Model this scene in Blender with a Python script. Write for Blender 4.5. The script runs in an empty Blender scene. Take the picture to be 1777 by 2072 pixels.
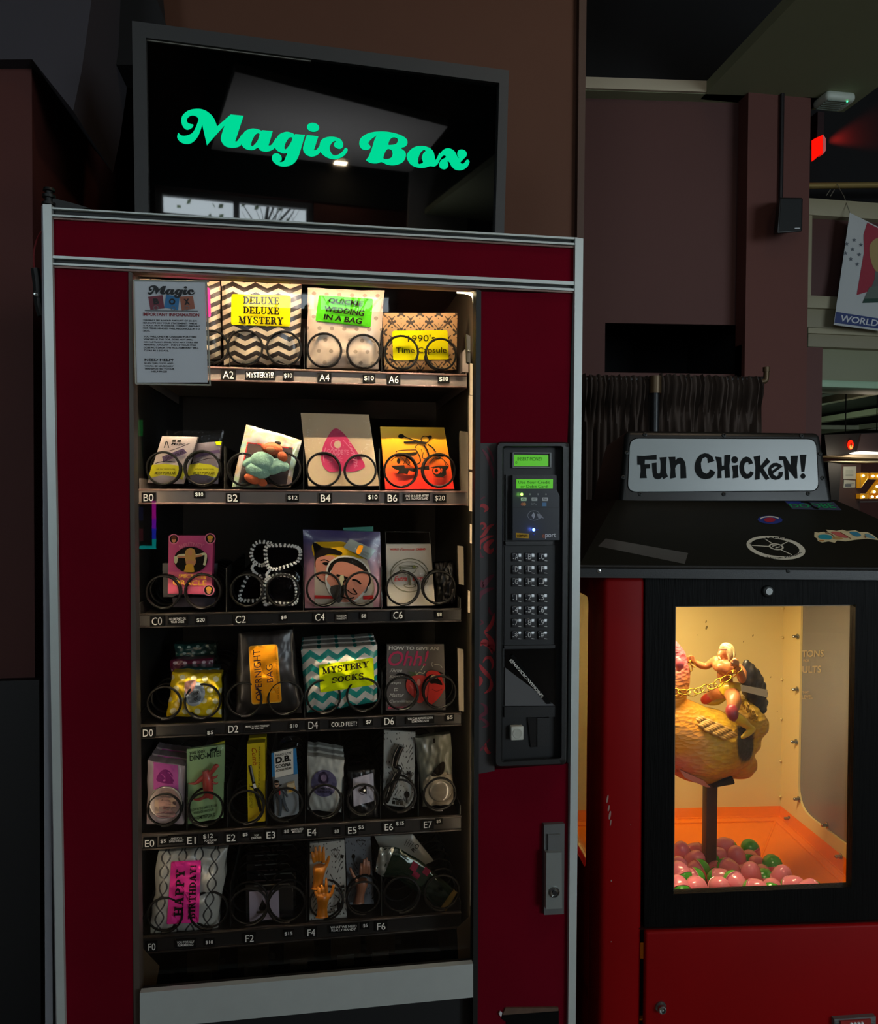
import bpy, bmesh, math, random
from mathutils import Vector, Matrix, Euler, noise
from mathutils.geometry import tessellate_polygon
random.seed(7)
SC = bpy.context.scene
COL = SC.collection
R = math.radians
V = Vector

# ------------------------------------------------------------------ camera, sky, exposure
YAW, PITCH, ROLL, FPX = R(8.84603), R(-1.19209), R(0.32826), 1550.0
CAM = V((-0.01126, -1.42958, 1.33137))
FW, FH = 1777.0, 2072.0
F_ = V((math.sin(YAW) * math.cos(PITCH), math.cos(YAW) * math.cos(PITCH), math.sin(PITCH)))
_r = V((math.cos(YAW), -math.sin(YAW), 0.0))
_u = _r.cross(F_)
R_ = math.cos(ROLL) * _r + math.sin(ROLL) * _u
U_ = R_.cross(F_)
cd = bpy.data.cameras.new('camera')
cd.sensor_fit = 'HORIZONTAL'
cd.sensor_width = 36.0
cd.lens = 36.0 * FPX / FW
cd.clip_start, cd.clip_end = 0.02, 60
cam = bpy.data.objects.new('camera', cd)
COL.objects.link(cam)
cam.matrix_world = Matrix(((R_.x, U_.x, -F_.x, CAM.x), (R_.y, U_.y, -F_.y, CAM.y), (R_.z, U_.z, -F_.z, CAM.z), (0, 0, 0, 1)))
SC.camera = cam
SC.view_settings.view_transform = 'Standard'
SC.view_settings.look = 'None'
SC.view_settings.gamma = 1.0
SC.view_settings.exposure = 0.0
SC.view_settings.use_curve_mapping = False
SC.cycles.transparent_max_bounces = 24
SC.cycles.max_bounces = 8
SC.cycles.sample_clamp_indirect = 4.0
SC.cycles.use_denoising = True

SKY = 9.5            # radiance of the overcast sky outside the street windows
wd = bpy.data.worlds.new('sky')
SC.world = wd
wd.use_nodes = True
bg = wd.node_tree.nodes['Background']
bg.inputs[0].default_value = (0.80, 0.93, 1.0, 1)
bg.inputs[1].default_value = SKY


def area(name, loc, rot, sx, sy, power, col, spread=math.pi, portal=False):
    l = bpy.data.lights.new(name, 'AREA')
    l.shape = 'RECTANGLE'
    l.size, l.size_y = sx, sy
    l.energy = power
    l.color = col
    l.spread = spread
    if portal:
        l.cycles.is_portal = True
    o = bpy.data.objects.new(name, l)
    o.location = loc
    o.rotation_euler = rot
    COL.objects.link(o)
    return o


def point(name, loc, power, col, r=0.03):
    l = bpy.data.lights.new(name, 'POINT')
    l.energy, l.color, l.shadow_soft_size = power, col, r
    o = bpy.data.objects.new(name, l)
    o.location = loc
    COL.objects.link(o)
    return o


# ------------------------------------------------------------------ points from the photograph
def ray(px, py):
    return F_ + R_ * ((px - FW / 2) / FPX) - U_ * ((py - FH / 2) / FPX)


def at(px, py, Y=0.0):
    """point of the plane y = Y (parallel to the vending machine's front) seen at a pixel"""
    d = ray(px, py)
    return CAM + d * ((Y - CAM.y) / d.y)


def onplane(px, py, P, N):
    d = ray(px, py)
    return CAM + d * ((P - CAM).dot(N) / d.dot(N))


class Zm:
    """pixel coordinates read in an enlarged crop of the photograph"""
    def __init__(s, x, y, k):
        s.x, s.y, s.k = x, y, k

    def __call__(s, a, b):
        return (s.x + a / s.k, s.y + b / s.k)

    def l(s, pts):
        return [s(a, b) for a, b in pts]


# ------------------------------------------------------------------ materials
def lin(h):
    h = h.lstrip('#')
    c = [int(h[i:i + 2], 16) / 255 for i in (0, 2, 4)]
    return tuple(x / 12.92 if x <= 0.04045 else ((x + 0.055) / 1.055) ** 2.4 for x in c) + (1,)


_mc = {}


def M(name, col, rough=0.5, metal=0.0, spec=0.5, bump=0.0, bscale=80.0, coat=0.0, emit=None, estr=0.0, vary=0.0, vscale=6.0, alpha=1.0):
    """plain procedural surface: colour with a little noise in tone and relief"""
    if name in _mc:
        return _mc[name]
    if name.startswith(('print ', 'label ', 'sticker ')):
        rough, spec, coat = .75, .1, 0
    m = bpy.data.materials.new(name)
    m.use_nodes = True
    nt = m.node_tree
    b = nt.nodes['Principled BSDF']
    c = lin(col) if isinstance(col, str) else tuple(col) + ((1,) if len(col) == 3 else ())
    b.inputs['Base Color'].default_value = c
    b.inputs['Roughness'].default_value = rough
    b.inputs['Metallic'].default_value = metal
    b.inputs['Specular IOR Level'].default_value = spec
    b.inputs['Coat Weight'].default_value = coat
    b.inputs['Coat Roughness'].default_value = 0.12
    if emit:
        b.inputs['Emission Color'].default_value = lin(emit) if isinstance(emit, str) else tuple(emit) + (1,)
        b.inputs['Emission Strength'].default_value = estr
    if bump or vary:
        tc = nt.nodes.new('ShaderNodeTexCoord')
        n = nt.nodes.new('ShaderNodeTexNoise')
        n.inputs['Scale'].default_value = bscale if bump else vscale
        n.inputs['Detail'].default_value = 4
        nt.links.new(tc.outputs['Object'], n.inputs['Vector'])
        if bump:
            bm = nt.nodes.new('ShaderNodeBump')
            bm.inputs['Strength'].default_value = bump
            bm.inputs['Distance'].default_value = 0.002
            nt.links.new(n.outputs['Fac'], bm.inputs['Height'])
            nt.links.new(bm.outputs['Normal'], b.inputs['Normal'])
        if vary:
            n2 = n
            if bump:
                n2 = nt.nodes.new('ShaderNodeTexNoise')
                n2.inputs['Scale'].default_value = vscale
                n2.inputs['Detail'].default_value = 5
                nt.links.new(tc.outputs['Object'], n2.inputs['Vector'])
            mr = nt.nodes.new('ShaderNodeMapRange')
            mr.inputs['To Min'].default_value = 1 - vary
            mr.inputs['To Max'].default_value = 1 + vary
            nt.links.new(n2.outputs['Fac'], mr.inputs['Value'])
            mx = nt.nodes.new('ShaderNodeVectorMath')
            mx.operation = 'SCALE'
            mx.inputs[0].default_value = c[:3]
            nt.links.new(mr.outputs['Result'], mx.inputs['Scale'])
            nt.links.new(mx.outputs['Vector'], b.inputs['Base Color'])
    _mc[name] = m
    return m


def emis(name, col, s):
    if name in _mc:
        return _mc[name]
    m = bpy.data.materials.new(name)
    m.use_nodes = True
    nt = m.node_tree
    nt.nodes.clear()
    e = nt.nodes.new('ShaderNodeEmission')
    e.inputs[0].default_value = lin(col)
    e.inputs[1].default_value = s
    o = nt.nodes.new('ShaderNodeOutputMaterial')
    nt.links.new(e.outputs[0], o.inputs[0])
    _mc[name] = m
    return m


def clear(name, tint=(1, 1, 1), gloss=1.0, rough=0.02, ior=1.45, haze=0.0, bump=0.0, bscale=30.0):
    """thin clear sheet: see-through with a Fresnel mirror on it, optionally a little milky"""
    if name in _mc:
        return _mc[name]
    m = bpy.data.materials.new(name)
    m.use_nodes = True
    nt = m.node_tree
    nt.nodes.clear()
    t = nt.nodes.new('ShaderNodeBsdfTransparent')
    t.inputs[0].default_value = tuple(tint) + (1,)
    g = nt.nodes.new('ShaderNodeBsdfGlossy')
    g.inputs['Roughness'].default_value = rough
    f = nt.nodes.new('ShaderNodeFresnel')
    f.inputs['IOR'].default_value = ior
    mu = nt.nodes.new('ShaderNodeMath')
    mu.operation = 'MULTIPLY'
    mu.inputs[1].default_value = gloss
    nt.links.new(f.outputs[0], mu.inputs[0])
    base = t
    if haze:
        d = nt.nodes.new('ShaderNodeBsdfDiffuse')
        d.inputs[0].default_value = (0.8, 0.8, 0.8, 1)
        mh = nt.nodes.new('ShaderNodeMixShader')
        mh.inputs[0].default_value = haze
        nt.links.new(t.outputs[0], mh.inputs[1])
        nt.links.new(d.outputs[0], mh.inputs[2])
        base = mh
    mx = nt.nodes.new('ShaderNodeMixShader')
    nt.links.new(mu.outputs[0], mx.inputs[0])
    nt.links.new(base.outputs[0], mx.inputs[1])
    nt.links.new(g.outputs[0], mx.inputs[2])
    if bump:
        tc = nt.nodes.new('ShaderNodeTexCoord')
        n = nt.nodes.new('ShaderNodeTexNoise')
        n.inputs['Scale'].default_value = bscale
        nt.links.new(tc.outputs['Object'], n.inputs['Vector'])
        b = nt.nodes.new('ShaderNodeBump')
        b.inputs['Strength'].default_value = bump
        b.inputs['Distance'].default_value = 0.01
        nt.links.new(n.outputs[0], b.inputs['Height'])
        nt.links.new(b.outputs[0], g.inputs['Normal'])
    o = nt.nodes.new('ShaderNodeOutputMaterial')
    nt.links.new(mx.outputs[0], o.inputs[0])
    _mc[name] = m
    return m


class Nd:
    """short way to write a maths pattern on a surface's own UV"""
    def __init__(s, nt):
        s.nt = nt

    def m(s, op, a, b=None, c=None):
        n = s.nt.nodes.new('ShaderNodeMath')
        n.operation = op
        for i, x in enumerate((a, b, c)):
            if x is None:
                continue
            if isinstance(x, (int, float)):
                n.inputs[i].default_value = x
            else:
                s.nt.links.new(x, n.inputs[i])
        return n.outputs[0]


def pattern(name, c1, c2, fn, rough=0.4, coat=0.0, bump=0.0, bscale=25.0, spec=0.5):
    """two-colour printed pattern; fn(n, u, v) builds the mask"""
    if name in _mc:
        return _mc[name]
    m = M(name, c1, rough=rough, coat=coat, bump=bump, bscale=bscale, spec=spec)
    nt = m.node_tree
    tc = nt.nodes.new('ShaderNodeTexCoord')
    sp = nt.nodes.new('ShaderNodeSeparateXYZ')
    nt.links.new(tc.outputs['UV'], sp.inputs[0])
    mask = fn(Nd(nt), sp.outputs[0], sp.outputs[1])
    mx = nt.nodes.new('ShaderNodeMix')
    mx.data_type = 'RGBA'
    mx.inputs[6].default_value = lin(c1)
    mx.inputs[7].default_value = lin(c2)
    nt.links.new(mask, mx.inputs[0])
    nt.links.new(mx.outputs[2], nt.nodes['Principled BSDF'].inputs['Base Color'])
    return m


def chevron(nu, nv, k=0.5, duty=0.5):
    def fn(n, u, v):
        tri = n.m('ABSOLUTE', n.m('SUBTRACT', n.m('FRACT', n.m('MULTIPLY', u, nu)), 0.5))
        return n.m('LESS_THAN', n.m('FRACT', n.m('ADD', n.m('MULTIPLY', v, nv), n.m('MULTIPLY', tri, 2 * k))), duty)
    return fn


def dots(nu, nv, r=0.25):
    def fn(n, u, v):
        vv = n.m('MULTIPLY', v, nv)
        off = n.m('MULTIPLY', n.m('MODULO', n.m('FLOOR', vv), 2), 0.5)
        a = n.m('SUBTRACT', n.m('FRACT', n.m('ADD', n.m('MULTIPLY', u, nu), off)), 0.5)
        b = n.m('SUBTRACT', n.m('FRACT', vv), 0.5)
        d = n.m('SQRT', n.m('ADD', n.m('MULTIPLY', a, a), n.m('MULTIPLY', b, b)))
        return n.m('LESS_THAN', d, r)
    return fn


def trellis(nu, nv, w=0.3, sh=0.0):
    def fn(n, u, v):
        a = n.m('COSINE', n.m('MULTIPLY', u, nu * 6.2832))
        b = n.m('COSINE', n.m('MULTIPLY', v, nv * 6.2832))
        c3 = n.m('MULTIPLY', n.m('MULTIPLY', a, b), 0.5)
        return n.m('LESS_THAN', n.m('ABSOLUTE', n.m('ADD', n.m('ADD', a, b), c3)), w)
    return fn


def ogee(nu, nv, w=.06):
    def fn(n, u, v):
        c = n.m('MULTIPLY', n.m('COSINE', n.m('MULTIPLY', v, nv * 6.2832)), .25)
        x = n.m('MULTIPLY', u, nu)
        a = n.m('ABSOLUTE', n.m('SUBTRACT', n.m('FRACT', n.m('ADD', x, c)), .5))
        b = n.m('ABSOLUTE', n.m('SUBTRACT', n.m('FRACT', n.m('SUBTRACT', x, c)), .5))
        return n.m('LESS_THAN', n.m('MINIMUM', a, b), w)
    return fn


def damask(nu, nv):
    def fn(n, u, v):
        x = n.m('MULTIPLY', u, nu * 6.2832)
        y = n.m('MULTIPLY', v, nv * 6.2832)
        a = n.m('COSINE', x)
        b = n.m('COSINE', y)
        c = n.m('MULTIPLY', n.m('COSINE', n.m('MULTIPLY', x, 3)), n.m('COSINE', n.m('ADD', n.m('MULTIPLY', y, 4), n.m('MULTIPLY', a, 2))))
        d = n.m('MULTIPLY', n.m('COSINE', n.m('MULTIPLY', x, 5)), n.m('SINE', n.m('MULTIPLY', y, 3)))
        s = n.m('ADD', n.m('MULTIPLY', n.m('MULTIPLY', a, b), 0.9), n.m('ADD', n.m('MULTIPLY', c, 0.8), n.m('MULTIPLY', d, 0.5)))
        return n.m('GREATER_THAN', s, 0.38)
    return fn


# ------------------------------------------------------------------ objects
ORG = {}


def tag(o, label=None, cat=None, group=None, kind=None):
    if label:
        o['label'] = label
    if cat:
        o['category'] = cat
    if group:
        o['group'] = group
    if kind:
        o['kind'] = kind
    return o


def empty(name, loc, label=None, cat=None, group=None):
    o = bpy.data.objects.new(name, None)
    o.empty_display_size = 0.05
    o.location = loc
    COL.objects.link(o)
    ORG[o.name] = V(loc)
    return tag(o, label, cat, group)


class MB:
    """collects shapes in world coordinates and links them as one mesh object"""
    def __init__(s):
        s.v, s.f, s.mi, s.uv, s.mats = [], [], [], {}, []

    def mat(s, m):
        if m not in s.mats:
            s.mats.append(m)
        return s.mats.index(m)

    def add(s, vs, fs, m, uvs=None):
        o = len(s.v)
        s.v += [V(p) for p in vs]
        k = s.mat(m)
        for f in fs:
            if uvs:
                s.uv[len(s.f)] = [uvs[i] for i in f]
            s.f.append(tuple(i + o for i in f))
            s.mi.append(k)
        return s

    def hexa(s, p, m):
        """eight corners: 0-3 front (bl, br, tr, tl), 4-7 back"""
        return s.add(p, [(0, 1, 2, 3), (5, 4, 7, 6), (4, 0, 3, 7), (1, 5, 6, 2), (3, 2, 6, 7), (4, 5, 1, 0)], m)

    def box(s, lo, hi, m, r=0.0, seg=2, fr=None):
        """axis box, rounded by r; fr = (origin, ex, ey) maps local x, y of a turned frame"""
        bm = bmesh.new()
        bmesh.ops.create_cube(bm, size=1)
        for v in bm.verts:
            v.co = V([lo[i] + (v.co[i] + 0.5) * (hi[i] - lo[i]) for i in range(3)])
        if r:
            r = min(r, 0.49 * min(hi[i] - lo[i] for i in range(3)))
            bmesh.ops.bevel(bm, geom=bm.edges[:], offset=r, segments=seg, affect='EDGES', profile=0.5)
        bm.verts.ensure_lookup_table()
        P = [v.co.copy() for v in bm.verts]
        if fr:
            P = [fr[0] + fr[1] * p.x + fr[2] * p.y + V((0, 0, p.z)) for p in P]
        Fc = [tuple(v.index for v in f.verts) for f in bm.faces]
        bm.free()
        return s.add(P, Fc, m)

    def slab(s, quad, Y, dep, m, fn=at):
        """a flat piece whose front outline is the pixel quad (tl, tr, br, bl) on plane Y, dep deep"""
        a = [fn(*q, Y) for q in quad]
        b = V((0, dep, 0)) if fn is at else CEY * dep
        f = [a[3], a[2], a[1], a[0]]
        return s.hexa(f + [p + b for p in f], m)

    def prism(s, pts, off, m, cap=True):
        """closed outline of 3D points swept by off"""
        n = len(pts)
        P = [V(p) for p in pts]
        tri = tessellate_polygon([P])
        fs = [(i, (i + 1) % n, n + (i + 1) % n, n + i) for i in range(n)]
        if cap:
            fs += [tuple(t) for t in tri] + [tuple(n + i for i in reversed(t)) for t in tri]
        return s.add(P + [p + off for p in P], fs, m)

    def tube(s, pts, r, m, n=8, closed=False, rads=None, caps=True):
        P = [V(p) for p in pts]
        N = len(P)
        T = []
        for i in range(N):
            a = P[(i - 1) % N] if (closed or i > 0) else P[i]
            b = P[(i + 1) % N] if (closed or i < N - 1) else P[i]
            t = (b - a)
            T.append(t.normalized() if t.length > 1e-9 else V((0, 0, 1)))
        u = T[0].orthogonal().normalized()
        vs, fs = [], []
        for i in range(N):
            u = (u - T[i] * u.dot(T[i]))
            u = u.normalized() if u.length > 1e-6 else T[i].orthogonal().normalized()
            w = T[i].cross(u)
            rr = rads[i] if rads else r
            for k in range(n):
                a = 2 * math.pi * k / n
                vs.append(P[i] + (u * math.cos(a) + w * math.sin(a)) * rr)
        for i in range(N if closed else N - 1):
            j = (i + 1) % N
            for k in range(n):
                l = (k + 1) % n
                fs.append((i * n + k, i * n + l, j * n + l, j * n + k))
        if caps and not closed:
            fs.append(tuple(range(n - 1, -1, -1)))
            fs.append(tuple((N - 1) * n + k for k in range(n)))
        return s.add(vs, fs, m)

    def lathe(s, base, axis, prof, m, n=24, side=None):
        """profile of (radius, height) turned about axis from base"""
        ax = V(axis).normalized()
        u = (V(side) if side else ax.orthogonal()).normalized()
        w = ax.cross(u)
        vs, fs = [], []
        for r, h in prof:
            for k in range(n):
                a = 2 * math.pi * k / n
                vs.append(V(base) + ax * h + (u * math.cos(a) + w * math.sin(a)) * max(r, 1e-5))
        L = len(prof)
        for i in range(L - 1):
            for k in range(n):
                l = (k + 1) % n
                fs.append((i * n + k, i * n + l, (i + 1) * n + l, (i + 1) * n + k))
        fs.append(tuple(range(n - 1, -1, -1)))
        fs.append(tuple((L - 1) * n + k for k in range(n)))
        return s.add(vs, fs, m)

    def ball(s, c, r, m, n=12, sc=(1, 1, 1), rot=None):
        vs, fs = [], []
        h = n // 2 + 1
        for i in range(h):
            a = math.pi * i / (h - 1)
            for k in range(n):
                b = 2 * math.pi * k / n
                p = V((math.sin(a) * math.cos(b) * sc[0], math.sin(a) * math.sin(b) * sc[1], math.cos(a) * sc[2])) * r
                if rot:
                    p = rot @ p
                vs.append(V(c) + p)
        for i in range(h - 1):
            for k in range(n):
                l = (k + 1) % n
                fs.append((i * n + k, (i + 1) * n + k, (i + 1) * n + l, i * n + l))
        return s.add(vs, fs, m)

    def grid(s, fn, nu, nv, m, flip=False, uv=True):
        vs = [fn(i / nu, j / nv) for j in range(nv + 1) for i in range(nu + 1)]
        uvs = [(i / nu, j / nv) for j in range(nv + 1) for i in range(nu + 1)]
        fs = []
        for j in range(nv):
            for i in range(nu):
                a = j * (nu + 1) + i
                q = (a, a + 1, a + nu + 2, a + nu + 1)
                fs.append(tuple(reversed(q)) if flip else q)
        return s.add(vs, fs, m, uvs if uv else None)

    def build(s, name, parent=None, smooth=35, label=None, cat=None, group=None, kind=None, base=None):
        me = bpy.data.meshes.new(name)
        if parent is not None:
            o0 = ORG[parent.name]
        elif base is not None:
            o0 = V(base)
        else:
            xs, ys, zs = [[p[i] for p in s.v] for i in range(3)]
            o0 = V(((min(xs) + max(xs)) / 2, (min(ys) + max(ys)) / 2, min(zs)))
        me.from_pydata([p - o0 for p in s.v], [], s.f)
        for m in s.mats:
            me.materials.append(m)
        me.polygons.foreach_set('material_index', s.mi)
        if s.uv:
            ul = me.uv_layers.new(name='UVMap')
            for i, uvs in s.uv.items():
                for k, li in enumerate(me.polygons[i].loop_indices):
                    ul.data[li].uv = uvs[k]
        me.update()
        if smooth:
            me.polygons.foreach_set('use_smooth', [True] * len(me.polygons))
            me.set_sharp_from_angle(angle=R(smooth))
        o = bpy.data.objects.new(name, me)
        COL.objects.link(o)
        if parent is not None:
            o.parent = parent
        else:
            o.location = o0
        ORG[o.name] = o0
        return tag(o, label, cat, group, kind)


# ------------------------------------------------------------------ flat shapes: letters, strokes, outlines
_tc = {}


def text2d(s, bold=0.0, shear=0.0, spacing=1.0, line=1.0, align='CENTER'):
    """writing as flat triangles, scaled to the unit square; also its true width / height"""
    key = (s, bold, shear, spacing, line, align)
    if key in _tc:
        return _tc[key]
    cu = bpy.data.curves.new('tmp_text', 'FONT')
    cu.body = s
    cu.align_x = align
    cu.offset = bold
    cu.shear = shear
    cu.space_character = spacing
    cu.space_line = line
    cu.resolution_u = 3
    cu.fill_mode = 'FRONT'
    ob = bpy.data.objects.new('tmp_text', cu)
    COL.objects.link(ob)
    dg = bpy.context.evaluated_depsgraph_get()
    me = bpy.data.meshes.new_from_object(ob.evaluated_get(dg))
    vs = [(v.co.x, v.co.y) for v in me.vertices]
    fs = [tuple(p.vertices) for p in me.polygons]
    bpy.data.objects.remove(ob)
    bpy.data.curves.remove(cu)
    bpy.data.meshes.remove(me)
    x0, x1 = min(p[0] for p in vs), max(p[0] for p in vs)
    y0, y1 = min(p[1] for p in vs), max(p[1] for p in vs)
    out = ([((x - x0) / (x1 - x0), (y - y0) / max(y1 - y0, 1e-6)) for x, y in vs], fs, (x1 - x0) / max(y1 - y0, 1e-6))
    _tc[key] = out
    return out


def fill(loops):
    """closed outlines (holes allowed) -> flat triangles"""
    P = [[V((x, y, 0)) for x, y in l] for l in loops]
    tri = tessellate_polygon(P)
    flat = [(p.x, p.y) for l in P for p in l]
    return flat, [tuple(t) for t in tri]


def smooth(pts, n=6, closed=True):
    """Catmull-Rom through the points"""
    out = []
    N = len(pts)
    rng = range(N) if closed else range(N - 1)
    for i in rng:
        g = (lambda k: pts[k % N]) if closed else (lambda k: pts[min(max(k, 0), N - 1)])
        p0, p1, p2, p3 = g(i - 1), g(i), g(i + 1), g(i + 2)
        for k in range(n):
            t = k / n
            out.append(tuple(0.5 * (2 * p1[d] + (p2[d] - p0[d]) * t + (2 * p0[d] - 5 * p1[d] + 4 * p2[d] - p3[d]) * t * t + (3 * p1[d] - p0[d] - 3 * p2[d] + p3[d]) * t ** 3) for d in range(len(p1))))
    if not closed:
        out.append(tuple(pts[-1]))
    return out


def ell(cx, cy, rx, ry=None, n=28, a0=0.0, a1=360.0, rot=0.0):
    ry = rx if ry is None else ry
    full = abs(a1 - a0) >= 359.9
    o = []
    for k in range(n if full else n + 1):
        a = R(a0 + (a1 - a0) * k / n)
        x, y = rx * math.cos(a), ry * math.sin(a)
        o.append((cx + x * math.cos(R(rot)) - y * math.sin(R(rot)), cy + x * math.sin(R(rot)) + y * math.cos(R(rot))))
    return o


def rrect(quad, r=0.12, n=4):
    """rounded four-sided outline, corners given tl, tr, br, bl; r as a share of the shorter side"""
    out = []
    Q = [V((p[0], p[1])) for p in quad]
    e = min((Q[1] - Q[0]).length, (Q[2] - Q[1]).length) * r
    for i in range(4):
        p, a, b = Q[i], Q[i - 1], Q[(i + 1) % 4]
        pa, pb = p + (a - p).normalized() * e, p + (b - p).normalized() * e
        for k in range(n + 1):
            t = k / n
            q = pa * (1 - t) ** 2 + p * 2 * t * (1 - t) + pb * t * t
            out.append((q.x, q.y))
    return out


def ribbon(pts, w, closed=False, w2=None):
    """a line of width w drawn through the points (w2: width at the far end)"""
    N = len(pts)
    L = []
    for i in range(N):
        a = pts[i - 1] if (closed or i > 0) else pts[i]
        b = pts[(i + 1) % N] if (closed or i < N - 1) else pts[i]
        dx, dy = b[0] - a[0], b[1] - a[1]
        d = math.hypot(dx, dy) or 1
        ww = w if w2 is None else w + (w2 - w) * i / max(N - 1, 1)
        nx, ny = -dy / d * ww / 2, dx / d * ww / 2
        L += [(pts[i][0] + nx, pts[i][1] + ny), (pts[i][0] - nx, pts[i][1] - ny)]
    fs = [(2 * i, 2 * i + 1, 2 * ((i + 1) % N) + 1, 2 * ((i + 1) % N)) for i in range(N if closed else N - 1)]
    return L, fs


def bil(q, u, v):
    """pixel inside a quad tl, tr, br, bl; u to the right, v up"""
    tl, tr, br, bl = q
    return tuple((1 - u) * ((1 - v) * bl[i] + v * tl[i]) + u * ((1 - v) * br[i] + v * tr[i]) for i in (0, 1))


def tx(s, quad, **k):
    """writing that fills a pixel quad"""
    vs, fs, _ = text2d(s, **k)
    return [bil(quad, *p) for p in vs], fs


def tb(s, x0, y0, x1, y1, rise=0.0, **k):
    """writing that fills the pixel box, its far end raised by rise"""
    return tx(s, ((x0, y0), (x1, y0 - rise), (x1, y1 - rise), (x0, y1)), **k)


# a small slab-serif alphabet (unit em, drawn as strokes), for the fat printed labels
def _slab():
    B, T, S = 0.24, 0.12, 0.13
    G = {}

    def bar(x0, y0, x1, y1):
        return ('b', x0, y0, x1, y1)

    def dia(x0, y0, x1, y1, w):
        return ('d', x0, y0, x1, y1, w)

    def arc(cx, cy, rx, ry, a0, a1, w0, w1):
        return ('a', cx, cy, rx, ry, a0, a1, w0, w1)
    stem = [bar(.1, 0, .1 + B, 1), bar(0, 0, .44, S), bar(0, 1 - S, .44, 1)]
    G['D'] = (.9, stem + [arc(.32, .5, .44, .44, -90, 90, T, B)])
    G['E'] = (.8, [bar(.1, 0, .1 + B, 1), bar(0, 0, .76, S), bar(0, 1 - S, .74, 1), bar(.3, .44, .55, .56), bar(.5, .36, .6, .64), bar(.62, 0, .78, .3), bar(.62, .7, .75, 1)])
    G['L'] = (.8, stem + [bar(0, 0, .76, S), bar(.62, 0, .78, .34)])
    G['U'] = (.95, [bar(.1, .3, .1 + B, 1), bar(0, 1 - S, .42, 1), bar(.68, .3, .68 + T, 1), bar(.58, 1 - S, .92, 1), arc(.46, .34, .29, .3, 180, 360, B * .8, T)])
    G['X'] = (.95, [dia(.2, 1, .74, 0, .28), dia(.74, 1, .2, 0, .12), bar(0, 0, .36, S), bar(.54, 0, .94, S), bar(0, 1 - S, .42, 1), bar(.58, 1 - S, .92, 1)])
    G['M'] = (1.15, [bar(.12, 0, .12 + T, 1), bar(.82, 0, .82 + B, 1), dia(.2, 1, .55, .05, .25), dia(.88, 1, .56, .05, .11), bar(0, 0, .36, S), bar(.7, 0, 1.14, S), bar(0, 1 - S, .3, 1), bar(.82, 1 - S, 1.14, 1)])
    G['Y'] = (.95, [dia(.2, 1, .47, .45, .26), dia(.76, 1, .5, .45, .12), bar(.36, 0, .36 + B, .5), bar(.24, 0, .72, S), bar(0, 1 - S, .42, 1), bar(.58, 1 - S, .94, 1)])
    G['S'] = (.8, [arc(.4, .72, .25, .2, 30, 270, T, B * .9), arc(.4, .28, .25, .2, 90, -150, B * .9, T), bar(.6, .66, .7, .98), bar(.06, .02, .16, .36)])
    G['T'] = (.9, [bar(.33, 0, .33 + B, 1), bar(.2, 0, .7, S), bar(0, 1 - S, .9, 1), bar(0, .66, .13, 1), bar(.77, .66, .9, 1)])
    G['R'] = (.95, stem + [arc(.36, .74, .3, .2, -90, 90, T, B), bar(.3, .49, .45, .59), dia(.5, .5, .78, .04, .24), bar(.64, 0, .94, S)])
    G['P'] = (.85, stem + [arc(.36, .72, .32, .22, -90, 90, T, B), bar(.3, .44, .45, .54)])
    G['B'] = (.88, [bar(.1, 0, .1 + B, 1), bar(0, 0, .42, S), bar(0, 1 - S, .42, 1), arc(.36, .75, .28, .19, -90, 90, T, B), arc(.36, .29, .34, .23, -90, 90, T, B)])
    G['O'] = (.95, [arc(.46, .5, .34, .42, 0, 180, B, B), arc(.46, .5, .34, .42, 180, 360, B, B)])
    G['C'] = (.88, [arc(.46, .5, .34, .42, 40, 320, T, B), bar(.66, .64, .78, .98), bar(.66, .06, .76, .3)])
    G['K'] = (.98, stem + [dia(.3, .42, .74, .96, .12), dia(.46, .6, .78, .04, .25), bar(.6, 0, .98, S), bar(.58, 1 - S, .92, 1)])
    G['H'] = (1.0, [bar(.1, 0, .1 + B, 1), bar(.66, 0, .66 + B, 1), bar(0, 0, .44, S), bar(0, 1 - S, .44, 1), bar(.56, 0, 1, S), bar(.56, 1 - S, 1, 1), bar(.3, .44, .7, .57)])
    G['A'] = (1.0, [dia(.16, 0, .46, 1, .12), dia(.48, 1, .76, 0, .27), bar(0, 0, .36, S), bar(.5, 0, 1, S), bar(.28, .28, .66, .39)])
    G['I'] = (.46, stem)
    G['!'] = (.34, [('d', .16, 1, .16, .34, .2), arc(.16, .1, .06, .05, 0, 359, .12, .12)])
    G[' '] = (.4, [])
    return G


SLAB = _slab()


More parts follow.
